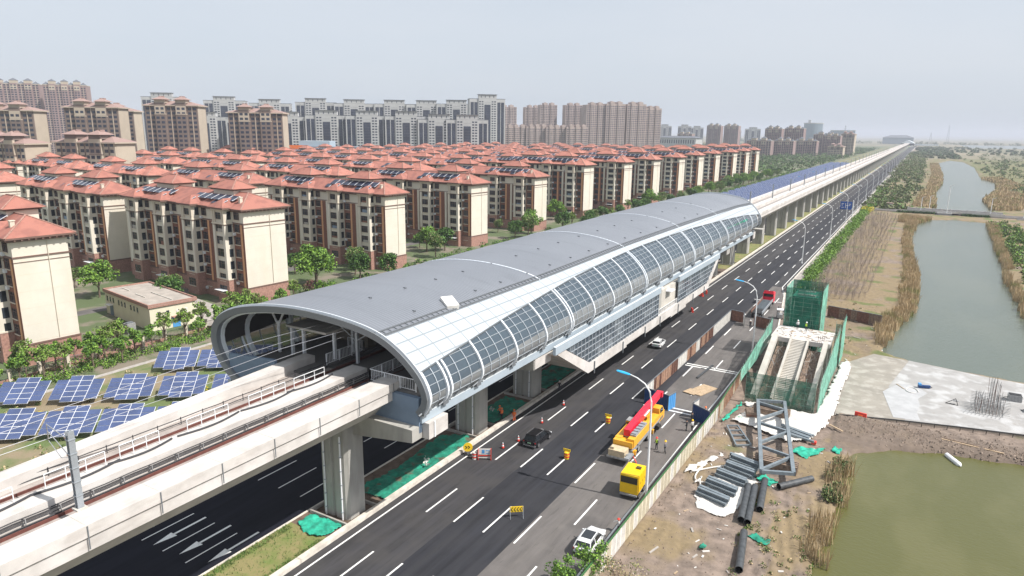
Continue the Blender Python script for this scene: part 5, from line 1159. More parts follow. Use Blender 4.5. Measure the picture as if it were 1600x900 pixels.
for rrow in range(-1, 62):
    for q in range(-6, 7):
        p = base - n_ * (12.4 * (rrow - 0)) + d_ * (7.75 * q)
        if rrow > 0: p = p + d_ * (3.4 if rrow == 1 else 0) + Vector((0, 0, 0))
        # slide rows so that they follow the field
        k = round(((p.x + 97) * .775) / 7.75); p = p - d_ * 7.75 * 0
    pass
def field(p): return -111 < p.x < -72 and 34 < p.y < 92
spots = [(-109.7, 39.0), (-104.4, 36.2), (-105.2, 42.0), (-98.9, 46.9) ]
near_spots = []
for k in range(-2, 4): near_spots.append(('middle row', Vector((-105.3, 49.3, 0)) + d_ * 7.65 * k))
for k in range(-1, 4): near_spots.append(('front row', Vector((-99.2, 38.0, 0)) + d_ * 7.0 * k))
for k in range(0, 5): near_spots.append(('back row', Vector((-105.6, 66.0, 0)) + d_ * 7.0 * k))
i = 0
for nm, p in near_spots:
    if p.x > -70 or p.x < -113: continue
    i += 1; lb = 'blue solar array in the %s of the near field, %s of those arrays' % (nm, ordn(i).replace('nearest', 'first'))
    if first: sa.location = p; sa.rotation_euler = (0, 0, rzs); sa['label'] = lb; first = False
    else: dup(sa, p, rzs, label=lb)
n = 0
for row in range(0, 75):
    for k in range(-3, 4):
        p = Vector((-94, 232 + row * 18.5, 0)) + d_ * 8.6 * k
        if p.x > -70 or p.x < -113: continue
        if p.y < 105: continue
        n += 1; dup(sa, p, rzs, label='blue solar array in the long field beyond the station, one of many alike') if n < 280 else None
# ================================================================== lamps and signs
def lamp(label, x, y, side=-1, near=True, h=12.2):
    t = thing('street_lamp', label, 'street lamp', (x, y, 0), 0, 'tall street lamps along the road')
    b = MB(); b.tube([(0, 0, 0), (0, 0, h * .75), (side * .05, 0, h)], [.17, .12, .09], 'white_paint', 10 if near else 5); b.box(-.25, .25, -.25, .25, 0, .35, 'white_paint'); b.build('pole', t)
    b = MB(); b.tube([(side * .05, 0, h), (side * .3, 0, h + 1.1), (side * .9, 0, h + 1.9), (side * 1.8, 0, h + 2.4), (side * 2.7, 0, h + 2.65)], [.09, .085, .08, .07, .06], 'white_paint', 8 if near else 4); b.build('arm', t)
    b = MB(); vs = []; 
    prof = [(0, .09, .06), (.25, .2, .1), (1.0, .26, .12), (1.55, .2, .08), (1.7, .05, .03)]
    for (u, w, z) in prof:
        for k in range(8): a = 2 * pi * k / 8; vs.append((side * (2.6 + u), w * cos(a), h + 2.62 + u * .12 + z * sin(a)))
    b.add(vs, [(i * 8 + k, i * 8 + (k + 1) % 8, (i + 1) * 8 + (k + 1) % 8, (i + 1) * 8 + k) for i in range(4) for k in range(8)] + [tuple(range(8)), tuple(range(32, 40))], 'lamp_blue'); b.build('lamp_head', t)
    return t
lamp('white street lamp with a blue head beside the yellow generator', -22.25, 68.4)
l2 = lamp('white street lamp with a blue head beside the scaffolded stairs', -23.6, 131.5, h=11.0)
lf = lamp('white street lamp with a blue head by the near end of the roadside hedge', -29.6, 236, near=False, h=11.2); _kc.clear()
for k in range(1, 34): dup(lf, (-28.2 if k < 1 else -28.3, 236 + 64.5 * k, 0), label=('white street lamp on the right road edge, %s beyond the hedge end' % ordn(k)) if k < 9 else 'tiny white street lamp far along the right road edge')
lb = lamp('white street lamp on the left road edge beyond the station', -69.5, 470, side=1, near=False); _kc.clear()
for k in range(1, 30): dup(lb, (-69.5, 470 + 64.5 * k, 0), label='tiny white street lamp far along the left road edge')
t = thing('road_sign', 'blue overhead road sign with white strokes on a white post by the hedge', 'road sign', (-26.9, 380, 0)); b = MB(); b.tube([(0, 0, 0), (0, 0, 9)], .2, 'white_paint', 8); b.bar((0, 0, 7.4), (-5.6, 0, 7.4), .15, .15, 'white_paint'); b.build('post', t)
b = MB(); b.box(-5.8, -.5, -.22, -.12, 4.6, 8.4, 'sign_blue'); b.build('panel', t)
b = MB(); 
for a in ((-5.3, -4.2, 7.2, 7.5), (-5.3, -4.6, 6.5, 6.8), (-3.6, -3.3, 5.2, 7.6), (-3.6, -2.2, 6.3, 6.6), (-2.0, -1.1, 7.1, 7.4), (-2.0, -1.3, 6.4, 6.7), (-5.2, -4.2, 5.4, 5.7)): b.box(a[0], a[1], -.26, -.23, a[2], a[3], 'road_paint')
b.build('lettering', t)
def cone(label, x, y, s=1.0, group='traffic cones on the road'):
    t = thing('traffic_cone', label, 'traffic cone', (x, y, 0.01), 0, group); b = MB(); b.box(-.25 * s, .25 * s, -.25 * s, .25 * s, 0, .05, 'black_paint'); b.build('base', t)
    b = MB(); b.tube([(0, 0, .05), (0, 0, .3 * s)], [.19 * s, .15 * s], 'red_plastic', 10); b.tube([(0, 0, .3 * s), (0, 0, .5 * s)], [.15 * s, .1 * s], 'white_paint', 10); b.tube([(0, 0, .5 * s), (0, 0, .62 * s)], [.1 * s, .075 * s], 'red_plastic', 10); b.tube([(0, 0, .62 * s), (0, 0, .8 * s)], [.075 * s, .05 * s], 'white_paint', 10); b.build('cone', t)
    return t
cone('red and white cone left of the black car, nearer one', -43.1, 71.4); cone('red and white cone left of the black car, farther one', -42.4, 74.3, 1.0); cone('red cone ahead of the black car, at the station shadow', -42.5, 81.2, 1.05); cone('red cone on the dash line in the station shadow', -42.8, 88.8, 1.05)
def barrel(label, x, y):
    t = thing('crash_barrel', label, 'crash barrel', (x, y, 0.01), 0, 'yellow crash barrels on the road'); b = MB(); b.tube([(0, 0, 0), (0, 0, .45), (0, 0, .9)], [.3, .34, .34], 'sign_yellow', 12); b.build('body', t)
    b = MB(); b.tube([(0, 0, .25), (0, 0, .42)], .35, 'red_plastic', 12); b.tube([(0, 0, .6), (0, 0, .76)], .355, 'red_plastic', 12); b.build('band', t); b = MB(); b.tube([(0, 0, .9), (0, 0, 1.0)], [.36, .2], 'sign_yellow', 12); b.build('lid', t)
    b = MB(); b.box(-.5, .5, -.03, .03, 1.0, 1.35, 'sign_yellow'); b.build('sign_plate', t)
barrel('yellow and red barrel on the dash line, right of the black car', -34.6, 73.2); barrel('yellow and red barrel on the dash line left of the crane cab', -34.4, 86.3)
t = thing('chevron_board', 'yellow chevron warning board on a steel trestle in the road', 'warning board', (-33.2, 58.0, 0.01), radians(38)); b = MB(); b.box(-.75, .75, -.03, .03, .65, 1.3, 'sign_yellow'); b.build('panel', t)
b = MB()
for k in range(4):
    x = -.6 + k * .32; b.bar((x, -.05, .98), (x + .2, -.05, 1.22), .07, .02, 'black_paint', (0, 1, 0)); b.bar((x, -.05, .98), (x + .2, -.05, .74), .07, .02, 'black_paint', (0, 1, 0))
b.build('chevrons', t); b = MB()
for x in (-.7, .7): b.bar((x, -.4, 0), (x, 0, 1.3), .05, .05, 'steel_grey'); b.bar((x, .4, 0), (x, 0, 1.3), .05, .05, 'steel_grey')
b.build('trestle', t)
t = thing('arrow_sign', 'round yellow sign with black arrows beside the median wall', 'warning sign', (-45.9, 67.3, 0.01), radians(40)); b = MB(); b.tube([(0, -.04, 1.1), (0, .04, 1.1)], .62, 'sign_yellow', 18); b.build('disc', t)
b = MB(); 
for x in (-.35, .0): b.bar((x, -.06, 1.3), (x + .25, -.06, 1.1), .09, .02, 'black_paint', (0, 1, 0)); b.bar((x + .25, -.06, 1.1), (x, -.06, .9), .09, .02, 'black_paint', (0, 1, 0))
b.build('arrows', t); b = MB(); b.bar((0, 0, 0), (0, 0, .6), .08, .08, 'steel_grey'); b.box(-.45, .45, -.25, .25, 0, .08, 'black_paint'); b.build('stand', t)
t = thing('crash_barrel', 'pink and white banded barrel between the arrow sign and the blue white board', 'crash barrel', (-44.6, 66.9, 0.01), 0, 'yellow crash barrels on the road'); b = MB(); b.tube([(0, 0, 0), (0, 0, .95)], .32, 'white_board', 12); b.build('body', t); b = MB(); b.tube([(0, 0, .2), (0, 0, .4)], .33, 'red_plastic', 12); b.tube([(0, 0, .6), (0, 0, .8)], .33, 'red_plastic', 12); b.build('band', t)
t = thing('notice_board', 'small white and blue board on a low red rail beside the barrel', 'notice board', (-43.4, 67.4, 0.01), radians(30)); b = MB(); b.box(-.8, .8, -.03, .03, .7, 1.5, 'white_board'); b.build('panel', t); b = MB(); b.box(-.35, .0, -.045, -.031, .85, 1.35, 'blue_bright'); b.box(.15, .65, -.045, -.031, .85, .95, 'blue_bright'); b.box(.15, .65, -.045, -.031, 1.2, 1.3, 'blue_bright'); b.build('lettering', t)
b = MB(); b.box(-.85, .85, -.04, .04, .5, .6, 'red_plastic'); b.box(-.85, .85, -.04, .04, .2, .3, 'white_board'); b.box(-.85, -.78, -.2, .2, 0, 1.5, 'red_plastic'); b.box(.78, .85, -.2, .2, 0, 1.5, 'red_plastic'); b.build('stand', t)
def wbar(label, x, y, rz=0):
    t = thing('road_barrier', label, 'water barrier', (x, y, 0.01), rz, 'red plastic water barriers'); b = MB(); b.extr([(-.25, 0), (.25, 0), (.1, .85), (-.1, .85)], 'y', -.8, .8, 'red_plastic'); b.build('body', t); b = MB(); b.box(-.26, .26, -.3, .3, .35, .5, 'orange_plastic'); b.build('stripe', t)
wbar('red water barrier on the road past the concourse entrance', -42.2, 155.4, .5); wbar('orange red barrier at the median beyond the concourse end', -44.8, 172.5, .9); wbar('second red barrier at the median beyond the concourse end', -44.4, 176.0, .3)
wbar('red barrier stuck to the slab edge rail', -3.2, 108.0, 1.4)
# ================================================================== vehicles
def wheel(t, x, y, r_=.34, w=.24, m='chrome'):
    b = MB(); b.tube([(x - w / 2, y, r_), (x + w / 2, y, r_)], r_, 'tyre', 16); o = b.build('tyre', t)
    b = MB(); s = 1 if x > 0 else -1; b.tube([(x + s * w * .5, y, r_), (x + s * (w * .5 + .02), y, r_)], r_ * .62, m, 12); b.build('rim', o)
def car(label, loc, rz, paint, L=4.75, W=1.88, Hh=1.66, suv=True, sunroof=False, group='cars on the road'):
    """nose towards +y"""
    t = thing('car', label, 'car', loc, rz, group); hw = W / 2
    # body sections: y, z_bottom, z_shoulder, halfwidth, z_top(deck)
    S = [(-L / 2, .5, .95, hw * .78, 1.0), (-L / 2 + .12, .32, 1.0, hw * .93, 1.08), (-L / 2 + .7, .25, 1.02, hw, 1.1), (-.6, .24, .98, hw, 1.05), (.8, .24, .95, hw, 1.02), (L / 2 - 1.2, .25, .9, hw, 1.0), (L / 2 - .45, .28, .8, hw * .96, .88), (L / 2 - .08, .34, .66, hw * .82, .72), (L / 2, .42, .58, hw * .66, .62)]
    b = MB(); vs = []; n = 10
    for y, zb, zs, w, zt in S:
        for px, pz in ((-.9, zb), (-1, zb + .12), (-1, (zb + zs) / 2), (-.97, zs), (-.8, zt), (.8, zt), (.97, zs), (1, (zb + zs) / 2), (1, zb + .12), (.9, zb)): vs.append((px * w, y, pz))
    b.add(vs, [(i * n + k, (i + 1) * n + k, (i + 1) * n + (k + 1) % n, i * n + (k + 1) % n) for i in range(len(S) - 1) for k in range(n)] + [tuple(range(n)), tuple(range((len(S) - 1) * n, len(S) * n))[::-1]], paint)
    body = b.build('body', t, smooth=False)
    yr, yf = (-L / 2 + .12, L / 2 - 1.35); r0, r1 = (-L / 2 + .55, .35)
    b = MB(); gw, rw = hw * .9, hw * .74
    vs = [(-gw, yr, 1.02), (gw, yr, 1.02), (gw, yf, .98), (-gw, yf, .98), (-rw, r0, Hh - .05), (rw, r0, Hh - .05), (rw, r1, Hh - .03), (-rw, r1, Hh - .03)]
    b.add(vs, [(0, 1, 5, 4), (1, 2, 6, 5), (2, 3, 7, 6), (3, 0, 4, 7), (4, 5, 6, 7)], 'car_glass'); b.build('windows', t)
    b = MB(); b.add([(-rw - .02, r0 - .06, Hh - .06), (rw + .02, r0 - .06, Hh - .06), (rw + .02, r1 + .04, Hh - .05), (-rw - .02, r1 + .04, Hh - .05), (-rw + .1, r0 + .1, Hh), (rw - .1, r0 + .1, Hh), (rw - .1, r1 - .1, Hh), (-rw + .1, r1 - .1, Hh)], [(0, 1, 5, 4), (1, 2, 6, 5), (2, 3, 7, 6), (3, 0, 4, 7), (4, 5, 6, 7), (3, 2, 1, 0)], paint)
    for s in (-1, 1):
        for yy, yt in ((r1, yf), (r0, yr)): b.bar((s * rw, yt * 0 + yy, Hh - .05), (s * gw, yt, 1.0), .09, .07, paint)
        b.bar((s * (rw + .02), (r0 + r1) / 2 - .1, Hh - .06), (s * (gw + .01), (yr + yf) / 2 - .25, 1.02), .1, .05, paint)
    ro = b.build('roof', t)
    if sunroof: b = MB(); b.box(-rw + .16, rw - .16, r0 + .55, r1 - .15, Hh + .003, Hh + .02, 'car_glass'); b.build('sunroof', ro)
    for s in (-1, 1):
        b = MB(); b.bar((s * (rw + .0), r0 + .1, Hh + .03), (s * (rw + .0), r1 - .1, Hh + .03), .04, .05, 'chrome'); b.build('roof_rail', ro)
        b = MB(); b.box(s * hw * .97, s * (hw + .2), yf - .35, yf - .2, 1.0, 1.16, paint); b.build('mirror', t)
        b = MB(); b.box(s * hw * .55, s * hw * .95, -L / 2 + .02, -L / 2 + .1, .78, .95, 'lamp_red'); b.build('tail_light', t)
        b = MB(); b.box(s * hw * .45, s * hw * .85, L / 2 - .22, L / 2 - .04, .6, .72, 'pv_frame'); b.build('headlight', t)
        for y in (-L / 2 + .88, L / 2 - .92): wheel(t, s * (hw - .1), y)
    b = MB(); b.box(-hw * .9, hw * .9, -L / 2 - .05, -L / 2 + .25, .32, .5, 'chrome' if paint == 'car_black' else 'black_paint'); b.build('rear_bumper', t)
    b = MB(); b.box(-.26, .26, -L / 2 - .035, -L / 2 + .02, .7, .84, 'plate_green'); b.build('licence_plate', t)
    b = MB(); b.box(-hw * .5, hw * .5, L / 2 - .06, L / 2 + .02, .4, .55, 'black_paint'); b.build('grille', t)
    return t
car('black sport utility car driving away in the middle lane', (-40.1, 75.6, 0.01), .0, 'car_black', 4.9, 1.95, 1.72)
car('white car driving away beside the concourse shadow', (-40.2, 125.6, 0.01), .06, 'car_white', 4.6, 1.85, 1.5)
car('parked white car with a black sunroof half hidden by a young tree', (-24.2, 57.4, 0.01), .05, 'car_white', 4.8, 1.95, 1.6, sunroof=True)
car('dark car parked among the machinery beside the scaffold tower', (-22.2, 168.5, 0.01), .1, 'car_black', 4.8, 1.95, 1.7)
car('dark grey car parked at the road edge by the yellow shrub', (-26.3, 190.5, 0.01), .2, 'machine_grey', 4.6, 1.85, 1.5)
for i, (x, y) in enumerate(((-40.3, 620), (-36.6, 900))): car('tiny %s car far along the right carriageway' % ['white', 'dark'][i], (x, y, .01), 0, ['car_white', 'car_black'][i])
# generator trailer
t = thing('generator', 'yellow enclosed generator trailer beside the nearest street lamp', 'generator', (-24.3, 69.5, 0.01), .06)
b = MB(); b.box(-1.05, 1.05, -1.55, 1.55, .75, 3.0, 'gen_yellow'); b.build('housing', t)
b = MB(); b.box(-.98, .98, -1.58, -1.552, 2.0, 2.8, 'gen_dark'); 
for k in range(6): b.box(-.98, .98, -1.6, -1.575, 2.06 + k * .12, 2.1 + k * .12, 'black_paint')
b.build('louvre', t)
for y in (-1.2, -.4, .4): b = MB(); b.box(1.052, 1.075, y, y + .72, .95, 2.85, 'gen_yellow'); b.box(1.076, 1.09, y + .6, y + .66, 1.7, 2.0, 'black_paint'); b.build('door', t)
b = MB(); b.box(-1.0, 1.0, -1.7, 2.3, .5, .7, 'machine_grey'); b.bar((0, 2.3, .6), (0, 3.2, .5), .1, .1, 'machine_grey'); b.build('chassis', t)
b = MB(); b.box(.2, .75, .3, .8, 3.0, 3.15, 'gen_dark'); b.build('exhaust', t)
for x in (-1, 1):
    for y in (-.9, 1.1): wheel(t, x * .95, y, .36)
# truck crane
t = thing('truck_crane', 'yellow truck crane with a red telescopic boom resting over its cab', 'crane', (-28.7, 84.0, 0.01), .03)
b = MB(); b.box(-1.25, 1.25, -7.0, 6.4, .95, 1.35, 'machine_grey'); b.box(-1.4, -1.0, -5, 4.5, 1.35, 1.5, 'steel_grey'); b.box(1.0, 1.4, -5, 4.5, 1.35, 1.5, 'steel_grey'); b.box(-1.4, 1.4, -6.9, -6.5, .7, 1.3, 'crane_yellow'); b.build('chassis', t)
for y in (-5.6, -4.2, -1.6, -.2, 3.4, 4.9):
    if y in (-1.6, ): continue
    for x in (-1.05, 1.05): wheel(t, x, y, .55, .34, 'machine_grey')
b = MB(); b.box(-1.25, 1.25, 4.6, 7.0, .8, 1.9, 'crane_yellow'); b.add([(-1.2, 4.7, 1.9), (1.2, 4.7, 1.9), (1.2, 6.95, 1.9), (-1.2, 6.95, 1.9), (-1.1, 4.8, 2.75), (1.1, 4.8, 2.75), (1.1, 6.3, 2.75), (-1.1, 6.3, 2.75)], [(0, 1, 5, 4), (1, 2, 6, 5), (2, 3, 7, 6), (3, 0, 4, 7), (4, 5, 6, 7)], 'crane_yellow'); cb = b.build('driver_cab', t)
b = MB(); b.add([(-1.08, 6.93, 1.98), (1.08, 6.93, 1.98), (1.0, 6.4, 2.68), (-1.0, 6.4, 2.68)], [(0, 1, 2, 3)], 'car_glass')
for s in (-1, 1): b.add([(s * 1.225, 5.1, 1.98), (s * 1.225, 6.6, 1.98), (s * 1.14, 6.2, 2.65), (s * 1.14, 5.1, 2.65)], [(0, 1, 2, 3)], 'car_glass')
b.build('cab_window', cb)
b = MB(); b.box(-1.3, .2, 2.2, 4.3, 1.4, 2.3, 'crane_yellow'); b.box(.35, 1.35, .9, 4.2, 1.4, 2.2, 'crane_yellow'); b.box(-1.3, 1.3, -1.2, .9, 1.4, 1.7, 'machine_grey'); b.build('deck_box', t)
for x in (-1.55, 1.55): b = MB(); b.tube([(x, 2.4, .9), (x, 3.4, .9)], .35, 'tyre', 12); b.build('spare_wheel', t)
b = MB(); b.tube([(0, -3.2, 1.35), (0, -3.2, 1.75)], .85, 'machine_grey', 18); b.build('turntable', t)
b = MB(); b.box(-1.35, -.5, -6.4, -1.0, 1.75, 2.55, 'crane_yellow'); b.box(.5, 1.4, -6.9, -.4, 1.75, 2.85, 'crane_yellow'); b.box(-.5, .5, -6.2, -4.2, 1.75, 2.3, 'crane_yellow'); b.box(-1.3, 1.3, -7.2, -6.4, 1.7, 2.5, 'crane_yellow'); b.build('superstructure', t)
b = MB(); b.box(.55, 1.3, -6.0, -1.4, 2.86, 3.1, 'machine_grey')
for k in range(5): b.box(.6, 1.25, -5.8 + k * .9, -5.3 + k * .9, 3.1, 3.25, 'steel_grey')
b.build('engine_cover', t)
b = MB(); b.box(-1.5, -.6, -1.9, -.5, 1.75, 3.0, 'crane_yellow'); oc = b.build('operator_cab', t); b = MB(); b.box(-1.53, -1.5, -1.8, -.6, 2.1, 2.9, 'car_glass'); b.box(-1.4, -.7, -1.93, -1.9, 2.0, 2.8, 'car_glass'); b.box(-1.5, -.6, -1.9, -.5, 3.0, 3.05, 'machine_grey'); b.build('cab_window', oc)
for s, a_, c_, w in ((0, (-.05, -5.6, 3.0), (-.05, 4.2, 3.45), .85), (1, (-.05, 4.2, 3.45), (-.05, 7.6, 3.6), .72), (2, (-.05, 7.6, 3.6), (-.05, 8.3, 3.63), .6)): b = MB(); b.bar(a_, c_, w, w * 1.05, 'crane_red'); b.build('boom_section', t)
b = MB(); b.bar((.45, 0, 3.3), (.45, 2.3, 3.4), .2, .12, 'white_paint'); b.build('boom_plate', t)
b = MB(); b.box(-.5, .4, 8.2, 8.9, 3.1, 3.9, 'crane_red'); b.tube([(-.4, 8.7, 3.4), (.3, 8.7, 3.4)], .3, 'black_paint', 12); b.build('boom_head', t)
for k in range(2): b = MB(); b.tube([(-.55, -5.2 + k * 1.0, 2.55), (.55, -5.2 + k * 1.0, 2.55)], .34, 'machine_grey', 14); b.build('winch_drum', t)
b = MB(); b.box(-1.25, .9, -9.0, -7.4, 1.1, 1.9, 'crate_beige'); b.box(-1.0, -.6, -8.8, -8.3, 1.9, 2.2, 'crate_beige'); b.build('counterweight', t)
b = MB(); b.box(-1.4, 1.5, -9.1, -7.0, .85, 1.08, 'machine_grey'); b.bar((1.1, -7.3, 1.0), (1.1, -9.0, 1.7), .08, .08, 'steel_grey'); b.box(.9, 1.5, -9.05, -7.3, 1.1, 1.2, 'steel_grey'); b.build('rear_platform', t)
for y in (-6.3, 1.0):
    for s in (-1, 1): b = MB(); b.box(s * 1.25, s * 1.55, y - .25, y + .25, .6, 1.2, 'crane_yellow'); b.tube([(s * 1.5, y, .35), (s * 1.5, y, 1.1)], .1, 'chrome', 8); b.build('outrigger', t)
b = MB(); b.tube([(1.4 + .0, -6.9, .6), (2.0, -7.4, .12), (2.0, -7.4, .02)], .08, 'red_plastic', 6); b.build('hose', t)
# red lorry with a long dark bed
t = thing('flatbed_lorry', 'red cab lorry with a long dark ribbed bed beside the scaffold tower', 'lorry', (-28.3, 166.0, 0.01), .02)
b = MB(); b.box(-1.25, 1.25, 6.5, 9.0, .7, 2.9, 'crane_red'); b.add([(-1.2, 6.6, 2.9), (1.2, 6.6, 2.9), (1.2, 8.8, 2.9), (-1.2, 8.8, 2.9), (-1.0, 6.7, 3.5), (1.0, 6.7, 3.5), (1.0, 8.0, 3.2), (-1.0, 8.0, 3.2)], [(0, 1, 5, 4), (1, 2, 6, 5), (2, 3, 7, 6), (3, 0, 4, 7), (4, 5, 6, 7)], 'crane_red'); b.build('cab', t)
b = MB(); b.box(-1.1, 1.1, 9.0, 9.03, 1.8, 2.7, 'car_glass'); b.box(-1.1, 1.1, 6.45, 6.5, 2.0, 2.7, 'car_glass'); b.build('window', t)
b = MB(); b.box(-.5, .5, -8.5, 7.5, .8, 1.1, 'machine_grey'); b.box(-1.2, 1.2, -8.6, -4.5, 1.1, 1.3, 'black_paint'); b.box(-1.25, -1.1, -8.6, 6.0, 1.1, 1.7, 'rust_board'); b.box(1.1, 1.25, -8.6, 6.0, 1.1, 1.7, 'steel_grey'); b.build('chassis', t)
for k in range(10): b = MB(); b.box(-1.05, 1.05, -3.8 + k * 1.0, -3.45 + k * 1.0, 1.2, 1.4, 'steel_beam'); b.build('cross_beam', t)
for y in (-7.2, -5.9, 2.6, 4.0, 7.6):
    for x in (-1.05, 1.05): wheel(t, x, y, .5, .34, 'machine_grey')
t = thing('forklift', 'small dark forklift with a white roof beside the lorry', 'forklift', (-23.6, 160.5, 0.01), .2); b = MB(); b.box(-.6, .6, -1, 1, .3, 1.1, 'machine_grey'); b.build('body', t); b = MB(); b.box(-.7, .7, -.9, .7, 2.1, 2.2, 'white_paint'); [b.bar((x, y, 1), (x, y, 2.1), .06, .06, 'black_paint') for x in (-.6, .6) for y in (-.8, .6)]; b.build('roof_guard', t)
b = MB(); b.box(-.4, -.3, 1, 1.1, .1, 2.6, 'black_paint'); b.box(.3, .4, 1, 1.1, .1, 2.6, 'black_paint'); b.box(-.4, -.25, 1.1, 2.1, .1, .16, 'black_paint'); b.box(.25, .4, 1.1, 2.1, .1, .16, 'black_paint'); b.build('mast', t)
for x in (-.55, .55):
    for y in (-.7, .7): wheel(t, x, y, .3, .2)
# ================================================================== people
def person_mats(nm, shirt, trousers, skin='skin', h=1.0):
    m = bpy.data.materials.new(nm); m.use_nodes = True; n = m.node_tree.nodes; L = m.node_tree.links; tc = n.new('ShaderNodeTexCoord'); s = n.new('ShaderNodeSeparateXYZ'); cr = n.new('ShaderNodeValToRGB'); cr.color_ramp.interpolation = 'CONSTANT'
    mr = n.new('ShaderNodeMapRange'); mr.inputs[1].default_value = 0; mr.inputs[2].default_value = 1.8; L.new(tc.outputs['Object'], s.inputs[0]); L.new(s.outputs['Z'], mr.inputs[0]); L.new(mr.outputs[0], cr.inputs[0])
    e = cr.color_ramp.elements; e[0].position = 0; e[0].color = (.02, .02, .02, 1); e[1].position = .06; e[1].color = (*trousers, 1)
    for p, c in ((.53, shirt), (.815, M[skin].node_tree.nodes['Principled BSDF'].inputs[0].default_value[:3])): q = e.new(p); q.color = (*c, 1)
    L.new(cr.outputs[0], n['Principled BSDF'].inputs['Base Color']); n['Principled BSDF'].inputs['Roughness'].default_value = .85; return m
def person(label, loc, rz, shirt, trousers, helmet='sign_yellow', vest=None, pose='stand', item=None):
    t = thing('person', label, 'person', loc, rz, 'workers on the site')
    st_ = .16 if pose == 'walk' else .05
    arm = {'stand': ((.27, .03, 1.12), (.29, .12, .9)), 'walk': ((.27, .15, 1.13), (.25, .3, .95)), 'reach': ((.27, .22, 1.2), (.2, .46, 1.22))}[pose]
    V = [(0, 0, .96), (0, .0, 1.15), (0, 0, 1.4), (0, .0, 1.5), (0, .02, 1.57), (0, .03, 1.68), (.1, 0, .9), (.11, st_, .5), (.11, st_ * .6 + .0, .09), (.11, st_ + .12, .04), (-.1, 0, .9), (-.11, -st_ * .3, .5), (-.11, -st_ * 1.5, .09), (-.11, -st_ * 1.5 + .12, .04),
         (.18, 0, 1.4), arm[0], arm[1], (-.18, 0, 1.4), (-.27, -.02, 1.12), (-.27, .1 if pose != 'walk' else -.05, .9), (arm[1][0], arm[1][1] + .06, arm[1][2] - .07), (-.27, .14 if pose != 'walk' else 0, .82)]
    E_ = [(0, 1), (1, 2), (2, 3), (3, 4), (4, 5), (0, 6), (6, 7), (7, 8), (8, 9), (0, 10), (10, 11), (11, 12), (12, 13), (2, 14), (14, 15), (15, 16), (2, 17), (17, 18), (18, 19), (16, 20), (19, 21)]
    R_ = [.15, .14, .15, .06, .085, .09, .09, .065, .05, .045, .09, .065, .05, .045, .075, .05, .04, .075, .05, .04, .035, .035]
    me = bpy.data.meshes.new('body'); me.from_pydata(V, E_, []); o = bpy.data.objects.new('body', me); col.objects.link(o); o.parent = t; o.modifiers.new('s', 'SKIN').use_smooth_shade = True
    for i, r_ in enumerate(R_): me.skin_vertices[0].data[i].radius = (r_ * (1.15 if i in (1, 2) else 1), r_ * (.8 if i in (0, 1, 2) else 1))
    me.skin_vertices[0].data[0].use_root = True; me.materials.append(person_mats('worker_clothes', shirt, trousers))
    o.modifiers.new('d', 'SUBSURF').levels = 1; o.modifiers['d'].render_levels = 1
    b = MB(); K = 10; vs = []
    for i, (r_, z) in enumerate(((.17, 1.69), (.135, 1.71), (.13, 1.76), (.09, 1.82), (.02, 1.85))):
        for k in range(K): a = 2 * pi * k / K; vs.append((r_ * cos(a), .03 + r_ * 1.12 * sin(a), z))
    b.add(vs, [(i * K + k, i * K + (k + 1) % K, (i + 1) * K + (k + 1) % K, (i + 1) * K + k) for i in range(4) for k in range(K)] + [tuple(range(40, 50))], helmet); b.build('helmet', t, smooth=True)
    if vest:
        b = MB(); vs = []
        for z, rx, ry in ((1.02, .2, .15), (1.2, .21, .155), (1.4, .22, .16), (1.48, .13, .12)):
            for k in range(12): a = 2 * pi * k / 12; vs.append((rx * cos(a), ry * sin(a), z))
        b.add(vs, [(i * 12 + k, i * 12 + (k + 1) % 12, (i + 1) * 12 + (k + 1) % 12, (i + 1) * 12 + k) for i in range(3) for k in range(12)], vest); b.build('vest', t, smooth=True)
    if item == 'broom': b = MB(); b.bar((.25, .35, .0), (.2, .1, 1.4), .03, .03, 'wood'); b.build('broom', t)
    return t
G_ = (.18, .18, .2); D_ = (.02, .022, .03); W_ = (.65, .65, .65)
person('worker in a lime vest and red helmet beside the crane', (-25.6, 81.8, .01), 2.5, D_, D_, 'red_plastic', 'hivis')
person('worker in grey with a yellow helmet walking right of the lime vested one', (-24.3, 81.4, .01), 1.2, G_, D_, 'sign_yellow', None, 'walk')
person('worker in pale jacket at the blue gate, yellow helmet, beside the hoarding', (-23.2, 89.9, .01), .8, W_, D_, 'sign_yellow', None, 'reach')
person('worker all in dark standing just left of the pale jacketed one', (-23.9, 89.6, .01), 1.5, D_, D_, 'cloth_dark')
person('worker in black behind the end of the blue gate panel', (-24.0, 92.6, .01), 1.0, D_, D_, 'cloth_dark', None, 'walk')
person('worker in an orange vest behind the blue gate panel', (-22.9, 95.6, .01), 3.0, G_, D_, 'orange_plastic', 'hivis_orange')
person('person with a red helmet crouched by the kerb near the parked white car', (-22.7, 61.3, .01), 2.0, W_, D_, 'red_plastic', None, 'reach').scale = (1, 1, .85)
person('worker in an orange suit at the median wall under the station', (-46.2, 79.6, .01), .4, (.8, .15, .04), (.8, .15, .04), 'orange_plastic', 'hivis_orange')
person('first orange vested worker on the green netting behind the median wall', (-47.9, 79.0, .1), 1.4, (.7, .15, .04), D_, 'orange_plastic', 'hivis_orange')
person('second orange vested worker on the netting, right beside the first', (-48.6, 79.6, .1), 2.4, (.7, .15, .04), D_, 'orange_plastic', 'hivis_orange', 'walk')
person('worker in white shirt and white helmet on top of the stair landing', (-15.8, 129.6, 6.3), .4, W_, D_, 'white_paint')
person('worker in black and lime with a white helmet on the stair landing', (-14.3, 129.0, 6.3), -.6, D_, D_, 'white_paint', 'hivis')
person('dark clothed walker on the road edge in the station shadow', (-45.9, 93.5, .01), .3, D_, D_, 'white_paint', None, 'walk')
